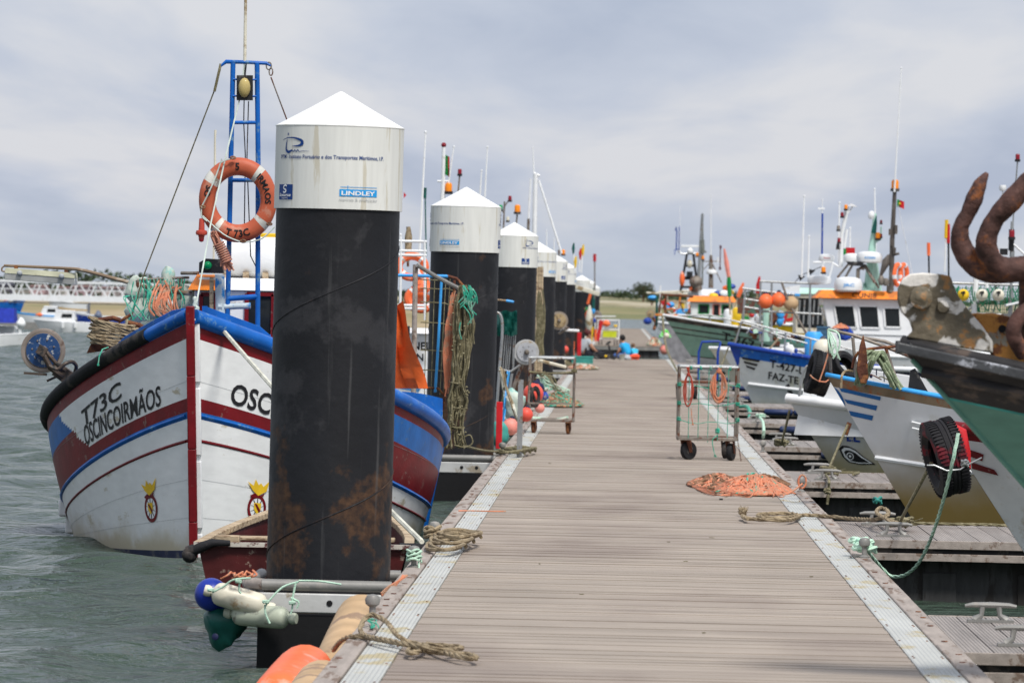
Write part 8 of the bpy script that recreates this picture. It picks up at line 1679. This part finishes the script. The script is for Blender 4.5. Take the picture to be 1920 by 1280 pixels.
def motorboat(label, x0, x1, ygun, ywat, Y, hm, trim=None, bow_left=True, cab=None, motor=None, stripe=None, extra=None, z_base=0, grp='small motor boats moored in the left background', nf=0):
    a = P(x0, ygun, Y); b = P(x1, ygun, Y); L_ = b.x-a.x; t = thing('motor_boat', label, 'motor boat', ((a.x if bow_left else b.x), Y, z_base), rz=R(-90 if bow_left else 90), group=grp); M = MW[t]
    zb = a.z-z_base; h = Hull(L_, L_*.19, zb*1.08, zb*.84, p=2, rake=L_*.13, st=.9, q=2, qw=1.4, zbot=-.2)
    part(t, 'hull', hull_mesh(h, M, [0, .08, .3, .38, .86, 1], lambda j, tt, s_: {-1: 0, 0: 1, 1: 0, 2: 2, 3: 0, 4: 3}[j], 24, deck_drop=.12), [hm, trim or hm, stripe or hm, navy]); part(t, 'deck', deck_mesh(h, M, .1), cleanwhite); part(t, 'gunwale', rail_mesh(h, M, .03), trim or hm)
    if cab:
        c0, c1, zc = cab; xa_ = a.x+L_*c0; xb_ = a.x+L_*c1; wh = wheelhouse(t, (xa_, Y-L_*.10), (xb_, Y+L_*.10), z_base+zb*.8, zc, [(.35, .9, .45, .8, None)], m=cleanwhite, roof=cleanwhite, rh=.05, over=.03, front_rake=-.25 if bow_left else .0)
    if motor is not None:
        mx = b.x+.12 if bow_left else a.x-.12; mb = MB(); lumpy(mb, V((mx, Y, z_base+zb+.18)), .24, (.7, .7, 1), 1.); mb.box((mx, Y, z_base+zb*.4), (.12, .12, zb)); part(t, 'outboard_motor', mb, motor)
    for k in range(nf):
        mb = MB(); c = V((a.x+L_*(.45+.18*k), Y-L_*.19-.08, z_base+zb*.35)); mb.lathe([(.02, 0), (.08, .04), (.085, .35), (.02, .42)], c, n=12); part(t, 'side_fender', mb, cleanwhite)
    return t, h, M
motorboat('white cabin motor boat with two white side fenders, facing left', 62, 192, 600, 624, 276, cleanwhite, trim=cleanwhite, cab=(.28, .60, P(100, 583, 276).z), nf=2, motor=None)
motorboat('white open boat nearest on the far left, grey outboard at its stern', -60, 58, 624, 650, 200, cleanwhite, trim=cleanwhite, bow_left=False, motor=None)
t_, h_, M_ = motorboat('white boat with yellow stripe drawn up on the bank, grey outboard raised', 90, 164, 562, 583, 345, white, stripe=pm('ochre_stripe', (.55, .33, .08), .5), cab=(.42, .62, P(120, 556, 345).z), motor=pm('motor_grey', (.12, .14, .2), .4), z_base=.35)
motorboat('bright blue wooden boat behind the gangway end on the far left', -90, 48, 562, 580, 330, blue, bow_left=False)
motorboat('small blue open boat between the cabin boat and the wooden bow', 140, 235, 588, 603, 300, dblue, trim=cleanwhite)
motorboat('white boat with royal blue canvas cover on the far left', -90, 30, 606, 618, 240, cleanwhite, bow_left=True)
mb = MB(); a = P(-40, 604, 239); b = P(30, 578, 239); mb.add([V((a.x, 238.4, a.z)), V((b.x, 238.4, a.z)), V((b.x-.05, 238.6, b.z)), V((a.x, 238.6, b.z)), V((a.x, 240, a.z)), V((b.x, 240, a.z)), V((b.x-.05, 239.6, b.z)), V((a.x, 239.6, b.z))], [(0, 1, 2, 3), (7, 6, 5, 4), (1, 5, 6, 2), (3, 2, 6, 7), (0, 3, 7, 4)]); solo('boat_cover', mb, pm('royal_canvas', (.02, .04, .36), .8, bump=.5, bs=4), 'royal blue canvas cover over the cockpit at the far left', 'canvas cover')
for x, y, Y, m, lb in ((38, 607, 230, cleanwhite, 'white outboard motor standing at the far left boat stern'), (183, 592, 272, pm('motor_grey', (.12, .14, .2), .4), 'grey outboard motor right of the cabin boat')):
    mb = MB(); c = P(x, y, Y); lumpy(mb, c, .27, (.8, .7, 1), .7); mb.box(c-V((0, 0, .35)), (.12, .15, .5)); solo('outboard_motor', mb, m, lb, 'outboard motor')
for (x, y, m, lb) in ((2, 559, yellow, 'yellow'), (10, 561, plaso, 'orange'), (20, 562, cleanwhite, 'white'), (30, 558, ltblue, 'light blue')): mb = MB(); mb.ball(P(x, y, 329.5), .16, n=8); solo('net_float', mb, m, lb+' net float in the bright blue boat at the far left', 'float', 'net floats in the bright blue boat')
mb = MB(); lumpy(mb, P(74, 590, 275), .14, (1.4, 1, .7), 1); solo('float', mb, plaso, 'orange float on the bow of the white cabin boat', 'float')
motorboat('white half decked boat tucked behind the cabin boat on the left', 20, 130, 586, 600, 300, cleanwhite, trim=ltblue, cab=(.5, .8, P(80, 575, 300).z))
# floating jetty the motor boats lie at
mb = MB(); mb.bx(P(-300, 600, 290).x, P(250, 600, 290).x, 287.5, 289.5, -.3, .45); solo('pontoon_jetty', mb, alu, 'grey floating jetty behind the white motor boats', 'jetty')
# far houses on the left bank
for k, (x, w_, h_, c_) in enumerate(((6, 26, 18, (.10, .09, .11)), (70, 30, 12, (.45, .30, .30)), (118, 22, 9, (.55, .5, .48)), (152, 34, 12, (.34, .22, .24)), (195, 26, 9, (.5, .42, .40)), (225, 30, 8, (.36, .3, .3)))):
    Yh = 820; a = P(x-w_/2, 546, Yh); b = P(x+w_/2, 546-h_, Yh); h__ = b.z-a.z
    t = thing('house', ['dark grey barn at the far left edge of the bank', 'pinkish house behind the gangway, left of the lamp box', 'small white house behind the gangway truss', 'long brick red house behind the middle of the gangway', 'pale house behind the gangway right part', 'low grey pink house behind the gangway right end'][k], 'house', (a.x, Yh, 0), group='houses on the far left bank')
    mb = MB(); mb.bx(a.x, b.x, Yh, Yh+6, -.5, b.z-h__*.35); part(t, 'wall', mb, pm('house_wall%d' % k, c_, .8)); mb = MB(); z_ = b.z-h__*.35; mb.add([(a.x-.2, Yh-.2, z_), (b.x+.2, Yh-.2, z_), (b.x+.2, Yh+6, z_), (a.x-.2, Yh+6, z_), (a.x, Yh+3, b.z), (b.x, Yh+3, b.z)], [(0, 1, 5, 4), (2, 3, 4, 5), (0, 4, 3), (1, 2, 5), (0, 3, 2, 1)]); part(t, 'roof', mb, pm('roof_tiles', (.16, .09, .08), .8) if k else pm('dark_roof', (.06, .06, .08), .8), smooth=False)
    mb = MB()
    for q in (.25, .6): mb.bx(a.x+(b.x-a.x)*q, a.x+(b.x-a.x)*(q+.1), Yh-.05, Yh-.02, a.z+h__*.2, a.z+h__*.45)
    part(t, 'window', mb, glass)

# ------------------------------------------------------------------ gear along the left edge between the second and fourth piles
def tangle(name, pts, spread, n, r, mats, label, cat='rope', Y=62):
    mb = MB()
    for k in range(n):
        mb.tube(spline([P(x+rnd.uniform(-spread, spread), y+rnd.uniform(-spread, spread), Y+rnd.uniform(-.3, .3)) for x, y in pts], 4), r*rnd.uniform(.7, 1.2), 5, rnd.randrange(len(mats)))
    return solo(name, mb, mats, label, cat)
tangle('rope_bunch', [(940, 690), (948, 730), (962, 770), (975, 812)], 4, 6, .014, [tanrope, whiterope], 'tan ropes slanting down behind the red post', Y=61.5)
tangle('rope_bunch', [(955, 700), (945, 750), (940, 800), (932, 835)], 5, 5, .010, [oldrope, ltblue], 'thin olive and blue cords hanging behind the red post', Y=61.8)
bx_, hx_, mx_ = simple_left_boat(61, -2.75, 6, 1.0, .95, 'small white boat bow between the rod rack and the steel angle post', [cleanwhite, cream, white, navy])
mb = MB(); lumpy(mb, P(965, 755, 62), .14, (1, .8, 1.2), 2.9); solo('net_sack', mb, netw, 'pale sack on the small white boat behind the angle post', 'net sack')
mb = MB(); coil(mb, P(1003, 745, 66), .05, .12, 4, .02, tilt=Matrix.Rotation(1.2, 3, 'X')); mb.tube([P(995, 725, 66), P(1006, 760, 66)], .02, 6); solo('cable_loop', mb, rubber, 'black cable looped over the coral ball buoy', 'cable')
tangle('rope_bunch', [(985, 790), (1000, 785), (1030, 787), (1062, 783)], 3, 5, .012, [whiterope, palegreenrope], 'white rope lying under the left net trolley', Y=66.5)
tangle('net_bundle', [(1012, 700), (1030, 712), (1045, 730), (1060, 735)], 9, 16, .012, [oldrope, palegreenrope, whiterope], 'loose olive netting at the foot of the timber poles', 'fishing net', Y=86)
tangle('net_bundle', [(1040, 655), (1052, 668), (1068, 685), (1080, 690)], 7, 14, .016, [oldrope, whiterope, tanrope], 'pale ropes at the foot of the sixth pile', 'rope', Y=135)
tangle('net_bundle', [(1100, 580), (1104, 610), (1100, 640)], 5, 12, .03, [oldrope, plaso, whiterope, dkgreen], 'mixed coloured ropes hanging on the seventh pile', 'rope', Y=206)
for x, y, Y, r, m, lb in ((1008, 728, 74, .10, navy, 'dark navy ball buoy above the coral buoy'), (1022, 742, 78, .06, dblue, 'small blue float right of the coral buoy'), (1060, 655, 130, .09, plasrd, 'small coral float at the foot of the sixth pile')): fender_ball(P(x, y, Y), r, m, lb)
mb = MB(); a = P(1066, 553, 190); mb.beam(P(1061, 532, 190), P(1124, 552, 190), .5, .16); solo('canopy', mb, cream, 'cream edged flat canopy showing between the far pile caps', 'canopy', bevel=.02)
# gear on the right boats
def clutter(n, x0, x1, y0, y1, Y, mats, root, nm='deck_gear'):
    mb = MB()
    for k in range(n):
        x = rnd.uniform(x0, x1); y = y0+(y1-y0)*(x-x0)/(x1-x0)+rnd.uniform(-9, 6); c = P(x, y, Y+rnd.uniform(-.6, .6)); i = rnd.randrange(len(mats)); s_ = Y/9600
        q = rnd.random()
        if q < .3: mb.ball(c, rnd.uniform(3, 7)*s_, i, n=8, q=(1, 1, rnd.uniform(.7, 1.4)))
        elif q < .55: mb.box(c, (rnd.uniform(6, 18)*s_, .3, rnd.uniform(4, 9)*s_), i, Matrix.Rotation(rnd.uniform(-.3, .3), 3, 'Y'))
        elif q < .8: mb.tube([c, c+V((rnd.uniform(-8, 8)*s_, 0, rnd.uniform(12, 34)*s_))], rnd.uniform(1, 2)*s_, 5, i)
        else: mb.tube(spline([c, c+V((rnd.uniform(4, 12)*s_, 0, rnd.uniform(-6, 8)*s_)), c+V((rnd.uniform(14, 26)*s_, 0, rnd.uniform(-6, 4)*s_))], 3), 1.1*s_, 4, i)
    return part(root, nm, mb, mats, kind='stuff')
G9 = [cleanwhite, orange, ltblue, dkgreen, rust, yellow, brred, steel, oldrope]
clutter(34, 1385, 1530, 588, 612, 150, G9, B9); clutter(26, 1240, 1300, 575, 592, 178, G9, BA); clutter(30, 1400, 1560, 622, 650, 112, [steel, palegreenrope, rust, dblue, cleanwhite, teal], BD)
clutter(16, 1452, 1545, 650, 682, 95.5, [dblue, brred, cleanwhite, oldrope, rust], B7); clutter(16, 1600, 1690, 690, 735, 44.5, [rust, oldrope, black, navy], B5)
clutter(12, 1810, 1925, 600, 630, 80, [dkgreen, rust, steel, oldrope], BE)
frame_tubes(B8, 'deck_rail', [[P(1270, 592, 131), P(1330, 590, 131), P(1420, 612, 131), P(1540, 640, 131)], [P(1330, 590, 131), P(1331, 612, 131)], [P(1420, 612, 131), P(1420, 632, 131)], [P(1480, 626, 131), P(1480, 648, 131)]], .022, steel)
frame_tubes(B8, 'shelter_frame', [[P(1236, 586, 131), P(1240, 552, 131), P(1300, 556, 131)], [P(1247, 590, 131), P(1249, 553, 131)]], .03, rust)
# scuffs: small litter on the deck boards
mb = MB()
for k in range(9):
    y = rnd.uniform(24, 60); x = rnd.uniform(-.9, 1.3); mb.box((x, y, DECK+.005), (rnd.uniform(.006, .014), rnd.uniform(.02, .05), .004), 0, Matrix.Rotation(rnd.uniform(0, 3), 3, 'Z'))
solo('litter', mb, [oldrope], 'tiny scraps of twine and shell scattered over the boards', 'litter', kind='stuff')
